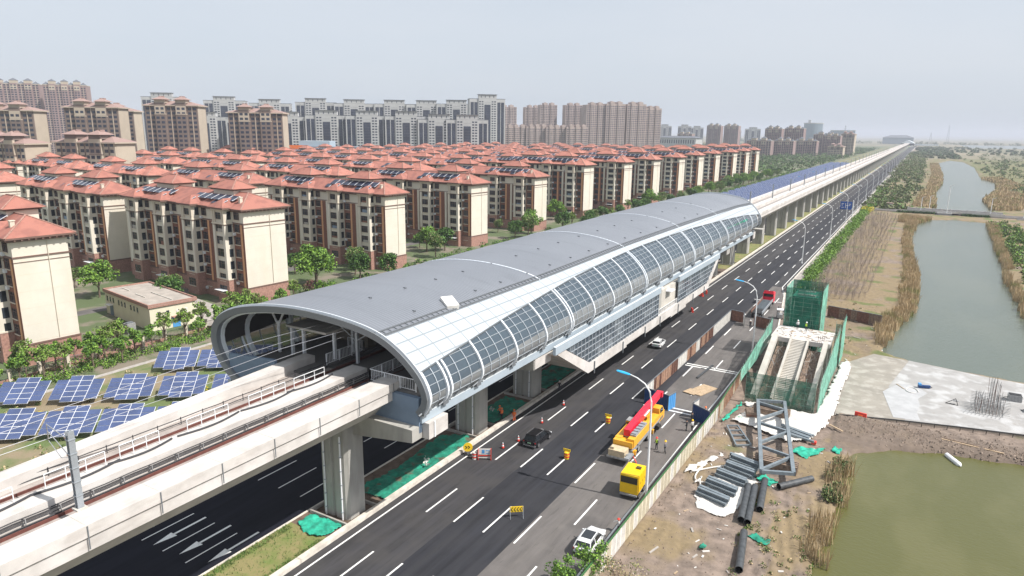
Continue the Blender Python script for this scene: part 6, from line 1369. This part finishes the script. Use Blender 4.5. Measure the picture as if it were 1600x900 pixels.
person('worker with a red helmet at the right edge of the concrete slab', (21.0, 116.2, .14), .3, D_, D_, 'red_plastic')
person('worker in dark clothes beside the far entrance hoarding', (-27.6, 148.6, .01), .3, D_, D_, 'white_paint')
# ================================================================== hoardings
def hoard(label, a, c, h, m, m2=None, top=None, step=1.2, group=None, name='hoarding', both=None):
    t = thing(name, label, 'hoarding', (a[0], a[1], 0.01), 0, group); A = Vector((0, 0, 0)); C = Vector((c[0] - a[0], c[1] - a[1], 0)); L = C.length; n = max(1, int(L / step)); r = random.Random(int(L * 7)); d = C / L; nv = Vector((d.y, -d.x, 0))
    for k in range(n):
        p = C * (k / n); q = C * ((k + 1) / n) - d * .02; b = MB(); mm = m if not m2 or r.random() < .55 else m2
        b.bar(p + Vector((0, 0, h / 2)), q + Vector((0, 0, h / 2)), .05, h, mm)
        for s in (.25, .5, .75): x = p.lerp(q, s) + nv * .04; b.bar(x, x + Vector((0, 0, h)), .06, .05, mm, tuple(d))
        b.build('panel', t)
    b = MB(); nn = max(1, n // 2)
    for k in range(nn + 1): p = C * (k / nn); b.bar(p - nv * .06, p - nv * .06 + Vector((0, 0, h)), .07, .07, top or 'trim_grey', tuple(d))
    b.bar(Vector((0, 0, h)), C + Vector((0, 0, h)), .14, .12, top or 'trim_grey'); b.build('frame', t); return t
hoard('long ribbed cream hoarding with a green top rail along the dirt plot', (-21.75, 30), (-21.2, 96), 2.3, 'hoard_cream', 'white_board', 'hoard_green')
hoard('long hoarding with a green top rail passing behind the scaffolded stairs', (-21.2, 96.2), (-22.5, 132), 2.3, 'rust_light', 'hoard_cream', 'hoard_green')
MID = [((-32.9, 97.6), (-32.9, 101.5), 'white_board', None, 'white hoarding section right behind the blue crane gate, beige end'), ((-32.9, 101.6), (-32.8, 114), 'rust_light', 'rust_board', 'brown timbered hoarding section along the enclosed lane, nearest brown one'), ((-32.8, 114.1), (-32.8, 119.5), 'white_board', None, 'white hoarding section between the two brown ones'),
       ((-32.8, 119.6), (-32.8, 125.4), 'rust_light', 'rust_board', 'short brown hoarding section after the middle white one'), ((-32.8, 125.5), (-32.8, 128), 'white_board', None, 'short white hoarding section between brown ones'), ((-32.8, 128.1), (-32.8, 138), 'rust_light', 'rust_board', 'farthest brown hoarding section along the enclosed lane'), ((-32.8, 138.1), (-32.8, 153), 'white_board', None, 'far white hoarding section reaching the brown cross gate')]
for a, c, m1, m2, l in MID: hoard(l, a, c, 2.3, m1, m2, group='hoardings along the enclosed lane')
hoard('dark brown cross gate at the far end of the enclosed lane, left leaf', (-32.8, 153.1), (-29.9, 152.2), 2.4, 'rust_board', group='hoardings along the enclosed lane')
hoard('white open gate leaf at the far end of the enclosed lane', (-29.6, 151.6), (-29.0, 149.2), 2.4, 'white_board', group='hoardings along the enclosed lane')
hoard('dark brown cross hoarding in front of the lorry', (-27.4, 151.0), (-23.2, 149.0), 2.4, 'rust_board', group='hoardings along the enclosed lane')
hoard('dark blue gate leaf beside the crane boom head', (-30.6, 96.0), (-28.6, 95.4), 2.4, 'blue_board', group='blue gates by the crane')
hoard('bright blue open gate leaf right of the crane boom head', (-28.4, 95.2), (-28.0, 97.4), 2.4, 'blue_bright', group='blue gates by the crane')
hoard('wide dark blue gate panel against the cream hoarding', (-24.4, 94.2), (-21.6, 92.6), 2.4, 'blue_board', group='blue gates by the crane')
hoard('small dark blue panel left of the crane boom head', (-32.6, 96.4), (-30.9, 96.3), 2.4, 'blue_board', group='blue gates by the crane')
hoard('thin white gate leaf behind the dark blue panel', (-24.5, 94.6), (-24.2, 96.6), 2.4, 'white_board', group='blue gates by the crane')
hoard('dark rusty hoarding across the dirt plot right of the scaffold tower', (-14.5, 168.5), (-3.4, 165.2), 2.6, 'rust_board', 'formwork', name='sheet_fence')
tag((lambda b: (b.box(-29.4, -28.8, 116.9, 117, .02, .12, 'black_paint'), b.bar((-28.6, 111.5, .12), (-28.0, 119.5, .12), .35, .2, 'pipe_dark'), b.build('steel_beam'))[-1])(MB()), 'dark steel beam lying in the enclosed lane', 'beam')
t = thing('plywood_sheet', 'stack of beige plywood sheets lying in the enclosed lane', 'plywood', (-26.3, 106.5, .02), -.3); b = MB(); b.box(-1.3, 1.3, -2.6, 2.4, 0, .1, 'wood'); b.build('sheet', t); b = MB(); b.box(-1.6, .4, -3.2, -1.0, .1, .16, 'wood'); b.build('sheet', t)
# ================================================================== stair under scaffold
t = thing('concrete_stair', 'raw concrete stair with two open escalator pits inside the green scaffold', 'stair', (-15, 107, 0)); o_ = Vector((-15, 107, 0))
def SP(b, n): return part(b, n, t, off=o_)
Y0, Y1, ZT = 107.5, 123.0, 6.3
def stx(y): return 0.0
b = MB(); ns = 40
for k in range(ns):
    y = Y0 + (Y1 - Y0) * k / ns; z = ZT * (k + 1) / ns; b.box(-15.6, -13.2, y, y + (Y1 - Y0) / ns, z - .5, z, 'concrete')
SP(b, 'steps')
for x0, x1 in ((-18.9, -18.0), (-10.6, -9.9), (-15.95, -15.62), (-13.18, -12.9)):
    b = MB(); b.extr([(Y0 - .5, -.2), (Y1, ZT - .6), (Y1, ZT + .5), (Y0 - .5, .8)], 'x', x0, x1, 'concrete'); SP(b, 'stringer')
for x0, x1 in ((-18.0, -15.95), (-12.9, -10.6)):
    b = MB(); b.extr([(Y0, -.6), (Y1, ZT - 1.9), (Y1, ZT - 1.6), (Y0, -.3)], 'x', x0, x1, 'formwork'); r = random.Random(int(-x0))
    for k in range(120):
        f = r.random(); y = Y0 + (Y1 - Y0) * f; z = ZT * f - 1.3; x = r.uniform(x0 + .1, x1 - .1); b.bar((x, y, z), (x + r.gauss(0, .5), y + r.gauss(0, .9), z + r.uniform(.2, 1.3)), .05, .05, r.choice(['machine_grey', 'concrete', 'formwork']))
    SP(b, 'escalator_pit')
b = MB(); b.box(-19.2, -9.6, Y1, 131.0, ZT - .8, ZT, 'concrete_light'); r = random.Random(3)
SP(b, 'landing')
b = MB()
for k in range(70): x, y = r.uniform(-18.8, -10), r.uniform(Y1 + .2, 130.5); a = r.uniform(0, 3); b.bar((x, y, ZT + .05), (x + cos(a) * r.uniform(.3, 1.6), y + sin(a) * .8, ZT + .06), .12, .05, r.choice(['wood', 'formwork', 'white_sheet', 'concrete']))
o = SP(b, 'loose_timber'); o['kind'] = 'stuff'
for x in (-18.5, -10.2):
    for y in (118, 124, 130): b = MB(); b.box(x - .35, x + .35, y - .35, y + .35, -.2, ZT * min(1, (y - Y0) / (Y1 - Y0)) - .75, 'concrete'); SP(b, 'column')
b = MB(); 
for k in range(8): x = -11.5 + (k % 4) * .3; b.bar((x, 122.6 + (k // 4) * .3, ZT), (x, 122.6 + (k // 4) * .3, ZT + 1.2), .04, .04, 'rust_board')
SP(b, 'rebar_stub')
def scaffold(label, x0, x1, y0, y1, z0, z1, faces, net='net_green', step=1.5, lift=1.0, rail=True, slope=None, netside='net_pale'):
    t = thing('scaffold', label, 'scaffold', (x0, y0, 0), 0, 'green netted scaffolds round the stair'); off = Vector((x0, y0, 0)); segs = []
    P = {'f': ((x0, y0), (x1, y0)), 'b': ((x0, y1), (x1, y1)), 'l': ((x0, y0), (x0, y1)), 'r': ((x1, y0), (x1, y1))}
    def zt(x, y): return z1 if not slope else z1 + slope * (y - y0)
    for f in faces:
        a, c = Vector((*P[f][0], 0)), Vector((*P[f][1], 0)); L = (c - a).length; n = max(1, round(L / step)); d = (c - a) / L; b = MB()
        for k in range(n + 1): p = a + d * L * k / n; b.bar(p + Vector((0, 0, z0)), p + Vector((0, 0, zt(p.x, p.y) + .4)), .06, .06, 'scaffold_tube', (d.x, d.y, 0))
        z = z0 + lift
        while z < max(zt(*a.xy), zt(*c.xy)):
            if z <= min(zt(*a.xy), zt(*c.xy)): b.bar(a + Vector((0, 0, z)), c + Vector((0, 0, z)), .05, .05, 'scaffold_tube')
            else:
                f_ = (z - z1) / slope / L if slope else 0
                if 0 < f_ < 1: b.bar(a + d * L * f_ + Vector((0, 0, z)), c + Vector((0, 0, z)), .05, .05, 'scaffold_tube')
            z += lift
        b.bar(a + Vector((0, 0, z0)), a + d * min(L, 4) + Vector((0, 0, min(z1, z0 + 5))), .05, .05, 'scaffold_tube'); b.bar(c + Vector((0, 0, z0)), c - d * min(L, 2.2) + Vector((0, 0, z1)), .05, .05, 'scaffold_tube')
        part(b, 'tubes', t, off=off)
        b = MB(); m_ = net if f in 'fb' else netside; K = 8; nv = Vector((d.y, -d.x, 0)) * .05; rr_ = random.Random(int(L * 10))
        vs = []
        for k in range(K + 1):
            p = a + d * L * k / K + nv * rr_.uniform(.5, 3); zt_ = zt((a + d * L * k / K).x, (a + d * L * k / K).y)
            for j in range(5): vs.append(p + nv * rr_.uniform(-1.2, 1.2) + Vector((0, 0, z0 + (zt_ - z0) * j / 4)))
        b.add(vs, [(k * 5 + j, (k + 1) * 5 + j, (k + 1) * 5 + j + 1, k * 5 + j + 1) for k in range(K) for j in range(4)], m_); part(b, 'net', t, off=off)
    return t
scaffold('low green netted scaffold across the foot of the raw stair', -19.4, -9.4, 105.6, 107.2, .05, 4.9, 'f')
scaffold('pale green netted scaffold along the right side of the raw stair', -9.5, -8.9, 105.6, 131, .05, 4.9, 'r', slope=.1)
scaffold('pale green netted scaffold strip along the left side of the raw stair', -20.4, -19.8, 106, 131, 3.0, 4.9, 'l', slope=.11)
scaffold('low green scaffold at the far right corner of the stair landing', -9.6, -8.6, 131.2, 138, .05, 8.0, 'fr')
t = scaffold('tall dark green netted scaffold tower rising behind the stair landing', -18.6, -12.4, 131.5, 139.5, .05, 13.6, 'flrb', step=1.55, lift=.78)
b = MB(); b.box(-17.6, -13.2, 132.6, 138.4, 0, 11.8, 'green_cloth_dusty', 'green_cloth_dusty'); b.box(-16.8, -13.8, 133.2, 134.0, 11.8, 12.1, 'concrete_light'); b.bar((-17, 135.5, 12.2), (-14, 135, 12.4), .2, .2, 'white_sheet'); part(b, 'core', t, off=Vector((-18.6, 131.5, 0)))
# ================================================================== white sheeting and dirt litter
def sheet(label, poly, z, m, name='ground_sheet', seed=1, amp=.12, cat='sheeting'):
    x0, x1 = min(p[0] for p in poly), max(p[0] for p in poly); y0, y1 = min(p[1] for p in poly), max(p[1] for p in poly); s = max(.13, (y1 - y0) / 170); b = MB(); idx = {}; vs = []; fs = []
    def V(i, j):
        if (i, j) not in idx:
            x, y = x0 + i * s, y0 + j * s; idx[(i, j)] = len(vs); vs.append((x - x0, y - y0, z + amp * N(x, y, 1.1, seed) + amp * .5 * N(x, y, 3, seed) + max(0, height(x, y) if x > -21 else 0) * .9))
        return idx[(i, j)]
    for i in range(int((x1 - x0) / s) + 1):
        for j in range(int((y1 - y0) / s) + 1):
            x, y = x0 + (i + .5) * s, y0 + (j + .5) * s
            if inpoly(x + .35 * N(x, y, .9, seed + 2), y + .35 * N(x, y, .9, seed + 5), poly): fs.append((V(i, j), V(i + 1, j), V(i + 1, j + 1), V(i, j + 1)))
    b.add(vs, fs, m); o = b.build(name, smooth=True); o.location = (x0, y0, 0); tag(o, label, cat); mo = o.modifiers.new('t', 'SOLIDIFY'); mo.thickness = .03; return o
sheet('big white ground sheet spread round the foot of the scaffolded stair', [(-19.5, 96.5), (-17.5, 101.5), (-19.5, 104.5), (-9.0, 105), (-8.4, 120), (-8.2, 132), (-7.2, 135.5), (-6.4, 131), (-6.8, 116.4), (-6.6, 108.5), (-7.3, 101), (-8.4, 95.2), (-11.2, 92.8), (-14.2, 94.6), (-16.5, 95.6)], .34, 'white_sheet', seed=4, amp=.2)
sheet('white ground sheet under the stacked grey steel beams', [(-17.9, 72.6), (-16.9, 79), (-16.6, 86.4), (-15.6, 86.6), (-12.6, 80.5), (-12.2, 77.8), (-13.3, 70.6), (-14.6, 69.6), (-17.0, 70.4)], .1, 'white_sheet', seed=8, amp=.12)
sheet('light sheet strip crumpled beside the cream hoarding', [(-20.6, 77.5), (-19.2, 79), (-18.3, 82.5), (-17.4, 84.5), (-17.9, 85.1), (-19.4, 82), (-20.4, 79.6)], .1, 'white_sheet', seed=12, amp=.25)
GN = [('green netting bundle along the hoarding before the white sheet', [(-20.7, 96), (-20.2, 95.5), (-19.2, 103), (-19.6, 104)], 'green_cloth'), ('green netting heap right of the big grey truss', [(-10.3, 90.4), (-8.2, 89.2), (-7.0, 91.6), (-6.3, 94.0), (-7.4, 93.0), (-9.2, 92.6)], 'green_cloth'), ('small green netting heap under the near end of the truss', [(-12.6, 80.6), (-10.8, 79.4), (-10.2, 80.6), (-11.8, 82)], 'green_cloth'),
      ('small bright green cloth on the mud near the pond', [(-5.6, 93.6), (-4.6, 93.2), (-4.4, 94.8), (-5.4, 95.2)], 'green_cloth'), ('tiny green scrap of net on the white sheet', [(-18.9, 97.8), (-18.2, 97.7), (-18.1, 98.9), (-18.8, 99)], 'green_cloth'), ('faded green rag on the lower dirt plot', [(-14.7, 62.5), (-13.9, 62.2), (-13.7, 63.2), (-14.4, 63.5)], 'green_cloth_dusty'), ('green net scrap beside the lowest black pipe', [(-10.8, 67.2), (-8.9, 66.6), (-8.7, 67.8), (-10.4, 68.3)], 'green_cloth_dusty')]
for i, (l, P, m) in enumerate(GN): sheet(l, P, .2, m, 'netting', 20 + i, .25, 'netting')
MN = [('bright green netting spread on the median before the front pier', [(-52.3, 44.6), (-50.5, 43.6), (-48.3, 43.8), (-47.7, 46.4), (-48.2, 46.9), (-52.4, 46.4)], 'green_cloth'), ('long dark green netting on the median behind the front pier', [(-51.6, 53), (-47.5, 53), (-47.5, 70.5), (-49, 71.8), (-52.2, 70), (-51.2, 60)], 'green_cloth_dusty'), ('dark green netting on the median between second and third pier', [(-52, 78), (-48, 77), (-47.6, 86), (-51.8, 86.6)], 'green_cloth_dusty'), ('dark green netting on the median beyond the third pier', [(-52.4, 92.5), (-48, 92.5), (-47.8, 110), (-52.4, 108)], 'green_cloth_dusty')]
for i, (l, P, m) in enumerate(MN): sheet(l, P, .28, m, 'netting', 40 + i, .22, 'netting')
# big truss
t = thing('steel_truss', 'big grey steel truss lying on stacks across the dirt plot', 'truss', (-12.6, 92.4, 0)); z = 1.5; A = (-17.0, 103.0, z); B = (-13.4, 104.4, z); C_ = (-12.0, 80.0, z); D_2 = (-8.6, 81.4, z); o_ = Vector((-12.6, 92.4, 0))
A, B, C_, D_2 = map(Vector, (A, B, C_, D_2))
for a, c in ((A, C_), (B, D_2)): b = MB(); b.bar(a, c, .45, .5, 'steel_beam'); part(b, 'chord', t, off=o_)
for a, c in ((A, B), (C_, D_2)): b = MB(); b.bar(a, c, .35, .4, 'steel_beam'); part(b, 'end_post', t, off=o_)
for k in range(3):
    p0_ = A.lerp(C_, (k + .04) / 3 + .02); p1_ = B.lerp(D_2, (k + .42) / 3); p2_ = A.lerp(C_, (k + .95) / 3); b = MB(); b.bar(p0_, p1_, .32, .36, 'steel_beam'); part(b, 'diagonal', t, off=o_); b = MB(); b.bar(p1_, p2_, .32, .36, 'steel_beam'); part(b, 'diagonal', t, off=o_)
for i, (y, l) in enumerate(((84, 'low timber stack under the near end of the truss'), (101, 'low timber stack under the far end of the truss'))):
    f = (103 - y) / 23; b = MB()
    for k in range(4): c = A.lerp(C_, f).lerp(B.lerp(D_2, f), .5); b.box(c.x - 2.6, c.x + 2.6, c.y - .9 + .5 * k, c.y - .6 + .5 * k, .05, 1.2, 'formwork')
    o = b.build('timber_stack'); tag(o, l, 'timber stack', 'timber stacks under the truss')
t = thing('ladder_frame', 'small grey steel ladder frame on the dirt left of the truss', 'steel frame', (-17.4, 91, 0)); o_ = Vector((-17.4, 91, 0)); a, b_, c, d = map(Vector, ((-19.3, 93.8, .35), (-18.0, 94.6, .35), (-16.7, 88, .35), (-15.0, 89.2, .35)))
for p, q in ((a, c), (b_, d)): b = MB(); b.bar(p, q, .16, .25, 'steel_beam'); part(b, 'side_rail', t, off=o_)
for k in range(5): b = MB(); b.bar(a.lerp(c, k / 4), b_.lerp(d, k / 4), .14, .22, 'steel_beam'); part(b, 'rung', t, off=o_)
# stacked beams
r = random.Random(4); nb = 0
for row, (cx, cy) in enumerate(((-15.9, 72.9), (-15.6, 75.6), (-15.1, 78.4), (-14.7, 81.0), (-14.6, 83.3))):
    for k in range(5):
        lay, j = divmod(k, 3); nb += 1
        t = thing('steel_beam', 'dark grey steel beam %s in bundle %s of the bundles on the white sheet' % (['lowest left', 'lowest middle', 'lowest right', 'upper left', 'upper right'][k], ['nearest', 'second', 'third', 'fourth', 'farthest'][row]), 'steel beam', (cx + r.uniform(-.15, .15), cy + (j - 1) * .5 + lay * .25, .28 + lay * .42), -.26 + r.uniform(-.03, .03), 'steel beams stacked on the white sheet')
        for z in (0, .32): b = MB(); b.box(-1.9, 1.9, -.18, .18, z, z + .05, 'steel_beam'); b.build('flange', t)
        b = MB(); b.box(-1.9, 1.9, -.04, .04, .05, .32, 'steel_beam'); b.build('web', t); b = MB(); [b.box(x, x + .04, -.17, .17, .05, .32, 'steel_beam') for x in (-1.9, 1.86)]; b.build('end_plate', t)
for k in range(6):
    b = MB(); x = -12.5 + k * .3; b.bar((-12.4 + r.uniform(-.6, .6), 98.0 - k * .55, .5 + .1 * (k % 2)), (-8.2 + r.uniform(-.7, 0.7), 96.4 - k * .45, .5 + .1 * (k % 2)), .3, .28, 'steel_beam'); tag(b.build('steel_beam'), 'dark steel beam in the loose pile beside the truss, %s of six from the far side' % ordn(k).replace('nearest', 'first'), 'steel beam', 'loose steel beams right of the truss')
# crate/rubble
t = thing('timber_crate', 'brown slatted timber crate on the white sheet left of the truss', 'crate', (-17.0, 99.4, .35), .3)
for k in range(6): b = MB(); b.box(-.9, .9, -1.0 + k * .35, -.8 + k * .35, 0, .9, 'formwork'); b.build('slat', t)
b = MB(); b.box(-1, 1, -1.05, -1.0, .3, .5, 'rust_board'); b.box(-1, 1, 1.0, 1.05, .3, .5, 'rust_board'); b.build('crossbar', t)
# pipes
PI = [((-12.9, 77.6), (-12.0, 69.6), 'black steel pipe, left one of the three upright in the photo'), ((-12.2, 77.8), (-11.3, 69.4), 'black steel pipe, middle one of the three beside the beam bundles'), ((-11.5, 80.0), (-10.7, 72.8), 'black steel pipe, right one of the three, lying farther back'), ((-11.2, 67.4), (-10.2, 60.6), 'black steel pipe lying alone lowest on the dirt plot'), ((-9.8, 79.2), (-6.7, 83.4), 'black steel pipe lying crosswise at the near end of the truss')]
for a, c, l in PI:
    t = thing('steel_pipe', l, 'pipe', (a[0], a[1], 0), 0, 'black steel pipes on the dirt'); A = Vector((0, 0, .5)); C = Vector((c[0] - a[0], c[1] - a[1], .5)); d = (C - A).normalized(); b = MB(); b.tube([A, C], .38, 'pipe_dark', 20, False); b.tube([C - d * .01, A + d * .01], .34, 'black_paint', 20, False)
    n = 20; u = d.cross(Vector((0, 0, 1))).normalized(); w = u.cross(d)
    for P_ in (A, C):
        ring = [P_ + (u * cos(2 * pi * k / n) + w * sin(2 * pi * k / n)) * R for R in (.34, .38) for k in range(n)]; b.add(ring, [(k, (k + 1) % n, n + (k + 1) % n, n + k) for k in range(n)], 'pipe_dark')
    b.build('tube', t, smooth=False)
# rebar cage and small things on the slab
t = thing('rebar_cage', 'dark grid of upright reinforcement bars standing on the slab', 'rebar cage', (13.5, 121.5, .12)); r = random.Random(2); b = MB()
for i in range(9):
    for j in range(7): x, y = -1.8 + i * .42, -2.2 + j * .75; h = 2.2 + (2.6 if 3 < i < 7 else 0) + r.uniform(-.3, .4); b.bar((x, y, 0), (x + r.gauss(0, .12), y + r.gauss(0, .15), h), .045, .045, 'rust_board' if r.random() < .2 else 'machine_grey')
b.build('upright_bars', t); b = MB()
for z in (.4, .9, 1.4, 1.9): 
    for j in range(7): b.bar((-2.4, -2.2 + j * .75, z), (2.4, -2.2 + j * .75, z), .04, .04, 'machine_grey')
for j in range(10): b.bar((-3.4 + j * .5, -3.4, .15), (-1.6 + j * .5, 2.4, .25), .04, .04, 'machine_grey')
b.build('cross_bars', t)
for i, (x, y, l) in enumerate(((17.3, 128.5, 'dark open topped box on the slab beyond the rebar'), (19.4, 124.2, 'dark machine box on the slab right of the rebar'))):
    t = thing('machine_box', l, 'machine', (x, y, .14), .2 * i); b = MB(); b.box(-.9, .9, -.7, .7, 0, 1.0, 'machine_grey'); b.build('body', t); b = MB(); b.box(-.8, .8, -.6, .6, 1.0, 1.05, 'black_paint'); b.build('lid', t); b = MB(); b.bar((-.9, 0, .5), (-1.7, 0, .1), .08, .08, 'black_paint'); b.build('handle', t)
t = thing('float_machine', 'small blue and black finishing machine on the slab', 'machine', (4.9, 127.0, .14), .3); b = MB(); b.box(-.9, .9, -.25, .25, .1, .5, 'blue_board'); b.build('body', t); b = MB(); b.box(-.9, -.5, -.3, .3, .5, .8, 'blue_bright'); b.build('tank', t); b = MB(); b.bar((.8, 0, .4), (1.3, .3, .1), .1, .1, 'black_paint'); b.build('handle', t)
t = thing('frame_stand', 'low dark tripod frame on the slab left of the rebar cage', 'frame', (8.6, 121.3, .14)); b = MB(); b.bar((-.8, 0, 0), (.5, .3, .9), .07, .07, 'black_paint'); b.bar((.9, -.2, 0), (.5, .3, .9), .07, .07, 'black_paint'); b.bar((-.8, 0, .05), (.9, -.2, .05), .07, .07, 'black_paint'); b.build('legs', t); b = MB(); b.box(.2, .9, .1, .5, .5, .6, 'machine_grey'); b.build('plate', t)
b = MB(); b.tube([(3.2 + .9 * cos(k / 3), 124.2 + 1.6 * sin(k / 3) + .05 * k, .2) for k in range(17)], .08, 'white_sheet', 6); tag(b.build('hose'), 'white hose curled on the slab beside the finishing machine', 'hose')
b = MB(); b.bar((.9, 126.6, .2), (2.1, 124.6, .2), .12, .06, 'wood'); tag(b.build('plank'), 'thin plank lying on the slab', 'plank')
b = MB(); b.tube([(7.6, 101.2, -.15), (8.9, 98.9, -.2), (9.1, 98.5, -.2)], [.3, .34, .1], 'white_paint', 10); tag(b.build('float'), 'white cylindrical float at the pond edge', 'float')
b = MB(); b.bar((7.0, 104.8, .5), (14, 104.0, .5), .25, .12, 'wood'); b.bar((7.2, 105.4, .5), (13, 104.6, .5), .2, .1, 'formwork'); tag(b.build('plank_pile'), 'old planks lying on the soil berm by the pond', 'planks')
b = MB(); b.bar((-6.8, 101.9, .45), (-4.9, 100.2, .5), .25, .1, 'wood'); tag(b.build('plank'), 'pale plank at the end of the white sheet', 'plank')
b = MB(); b.box(-8.2, -7.6, 94.2, 94.8, .2, .55, 'red_plastic'); tag(b.build('bucket'), 'small red box beside the truss', 'box')
# scattered litter and clods
r = random.Random(12); b = MB()
for k in range(150):
    x, y = (r.uniform(-20.8, -5), r.uniform(46, 100)) if r.random() < .6 else (r.uniform(-20, 3), r.uniform(135, 172))
    if pond_d(x, y) < .3: continue
    s = r.uniform(.05, .2); z = height(x, y); b.bar((x, y, z + .03), (x + r.gauss(0, s * 3), y + r.gauss(0, s * 3), z + .08), s, s * .5, r.choice(['white_sheet', 'white_sheet', 'wood', 'pavement']))
o = b.build('litter'); o['kind'] = 'stuff'; o['label'] = 'small white scraps and sticks scattered over the dirt plot'; o['category'] = 'litter'
b = MB()
for k in range(3800):
    f = r.random(); x, y = (r.uniform(-6, 18), 104.5 + r.gauss(0, 2.6)) if f < .4 else ((r.uniform(-21, -5), r.uniform(44, 98)) if f < .8 else (r.uniform(-20, -3), r.uniform(138, 185)))
    if pond_d(x, y) < .1 or (x > -7.4 and 107 + max(0, (x + 6.6)) * .2 < y < 143): continue
    s = r.uniform(.04, .14) * (1.7 if f < .4 else 1); z = height(x, y); a = r.uniform(0, 1.6); v = [(x + s * cos(a + q * pi / 2) * r.uniform(.7, 1.2), y + s * sin(a + q * pi / 2) * r.uniform(.7, 1.2), z - .03) for q in range(4)] + [(x + r.gauss(0, s * .2), y + r.gauss(0, s * .2), z + s * r.uniform(.5, 1))]; b.add(v, [(0, 1, 4), (1, 2, 4), (2, 3, 4), (3, 0, 4)], 'dirt_clod')
o = b.build('clods'); o['kind'] = 'stuff'; o['label'] = 'loose lumps of soil on the dirt plot and berm'; o['category'] = 'soil'
b = MB()
for k in range(3): b.tube([(-19.5 + .8 * cos(j / 4 + k) + .18 * j, 75.5 + 1.8 * sin(j / 4 + k * 2) + k * 2.2, .25) for j in range(14)], .1, 'white_sheet', 6)
tag(b.build('white_strap'), 'tangled white straps on the dirt left of the beam bundles', 'straps')
# white rags on median
for i, (x, y) in enumerate(((-49.0, 62.6), (-48.2, 61.6), (-50.6, 80.5))): b = MB(); leaf_pts(random.Random(i), (0, 0, .45), .4, 18, .16, b, ['white_sheet']); o = b.build('white_bag'); o.location = (x, y, 0.2); tag(o, 'crumpled white bag on the green median netting, %s from the viewer' % ordn(i), 'bag', 'white bags on the netting')
# ================================================================== canal crossing
t = thing('canal_bridge', 'low pale road bridge crossing the canal beyond the near water', 'bridge', (14, 444, 0)); o_ = Vector((14, 444, 0)); b = MB(); b.box(-27, 60, 430, 442, -.2, .5, 'pavement', 'asphalt_old'); b.box(0, 34, 430, 442, -.3, .9, 'concrete', 'asphalt_old'); part(b, 'deck', t, off=o_)
for y in (430, 441.6): b = MB(); b.box(-4, 40, y, y + .4, .5, 1.9, 'concrete_light'); [b.box(x, x + .6, y - .1, y + .5, .5, 2.2, 'concrete_light') for x in range(-4, 40, 4)]; part(b, 'parapet', t, off=o_)
b = MB(); b.box(10, 17, 427.5, 430, -1, 1.1, 'machine_grey'); b.box(9, 18, 427, 427.4, -.2, .2, 'trim_grey'); part(b, 'sluice_gate', t, off=o_)
for i, (x, y, h) in enumerate(((2.5, 432, 8), (6.5, 444, 8), (14.5, 429, 15), (34, 434, 9), (48, 432, 9))):
    t = thing('street_lamp', 'small white lamp post at the canal bridge, %s from the left' % ordn(i).replace('nearest', 'first'), 'street lamp', (x, y, .5), 0, 'lamps at the canal bridge'); b = MB(); b.tube([(0, 0, 0), (0, 0, h)], .15, 'white_paint', 6); b.build('pole', t); b = MB(); b.bar((0, 0, h), (1.6, 0, h + .5), .14, .14, 'white_paint'); b.build('arm', t)
sp_ = [(x, y, .4, .9) for x in list(np.arange(-8, 9, 1.1)) + list(np.arange(22, 34, 1.2)) for y in (428.4,)]; shrub_mass('bridge_hedge', 'clipped dark hedge along the canal bridge', sp_, ['leaf_dark'], .3, 60, 'hedge')
t = thing('red_bus_shelter', 'pale guard hut and posts where the canal road meets the hedge', 'hut', (-13, 448, 0)) ; b = MB(); b.box(-1.5, 1.5, -1.5, 1.5, 0, 3, 'white_board'); b.build('wall', t); b = MB(); b.box(-1.8, 1.8, -1.8, 1.8, 3, 3.3, 'tower_roof'); b.build('roof', t); t.name = 'guard_hut'
b = MB(); b.box(45, 75, 425, 432, -1, .3, 'pavement', 'asphalt_old'); struct(b.build('side_road'))
# distant pylons
for i, (x, y, h) in enumerate(((98, 4244, 95), (600, 4600, 80), (-300, 3300, 80), (20, 3900, 55))):
    t = thing('lattice_mast', 'hazy lattice mast on the horizon, %s' % ['left of the right hand lake', 'farthest right', 'left of the line end', 'right above the line end'][i], 'mast', (x, y, 0), 0, 'masts on the horizon'); b = MB(); w = 6
    for s in (-1, 1):
        for q in (-1, 1): b.bar((s * w, q * w, 0), (s * .8, q * .8, h), 1.0, 1.0, 'steel_grey')
    b.build('legs', t); b = MB(); [b.bar((-w * (1 - z / h), 0, z), (w * (1 - z / h), 0, z + 8), .6, .6, 'steel_grey') for z in range(0, int(h) - 8, 10)]; b.build('bracing', t)
t = thing('far_hall', 'wide hazy grey hall beyond the end of the line', 'hall', (-110, 3900, 0)); b = MB(); b.box(-72, 60, 0, 60, 0, 30, 'glass_tower'); b.build('wall', t); b = MB(); b.hip(-75, 63, -5, 65, 30, 12, 'tower_slate'); b.build('roof', t)
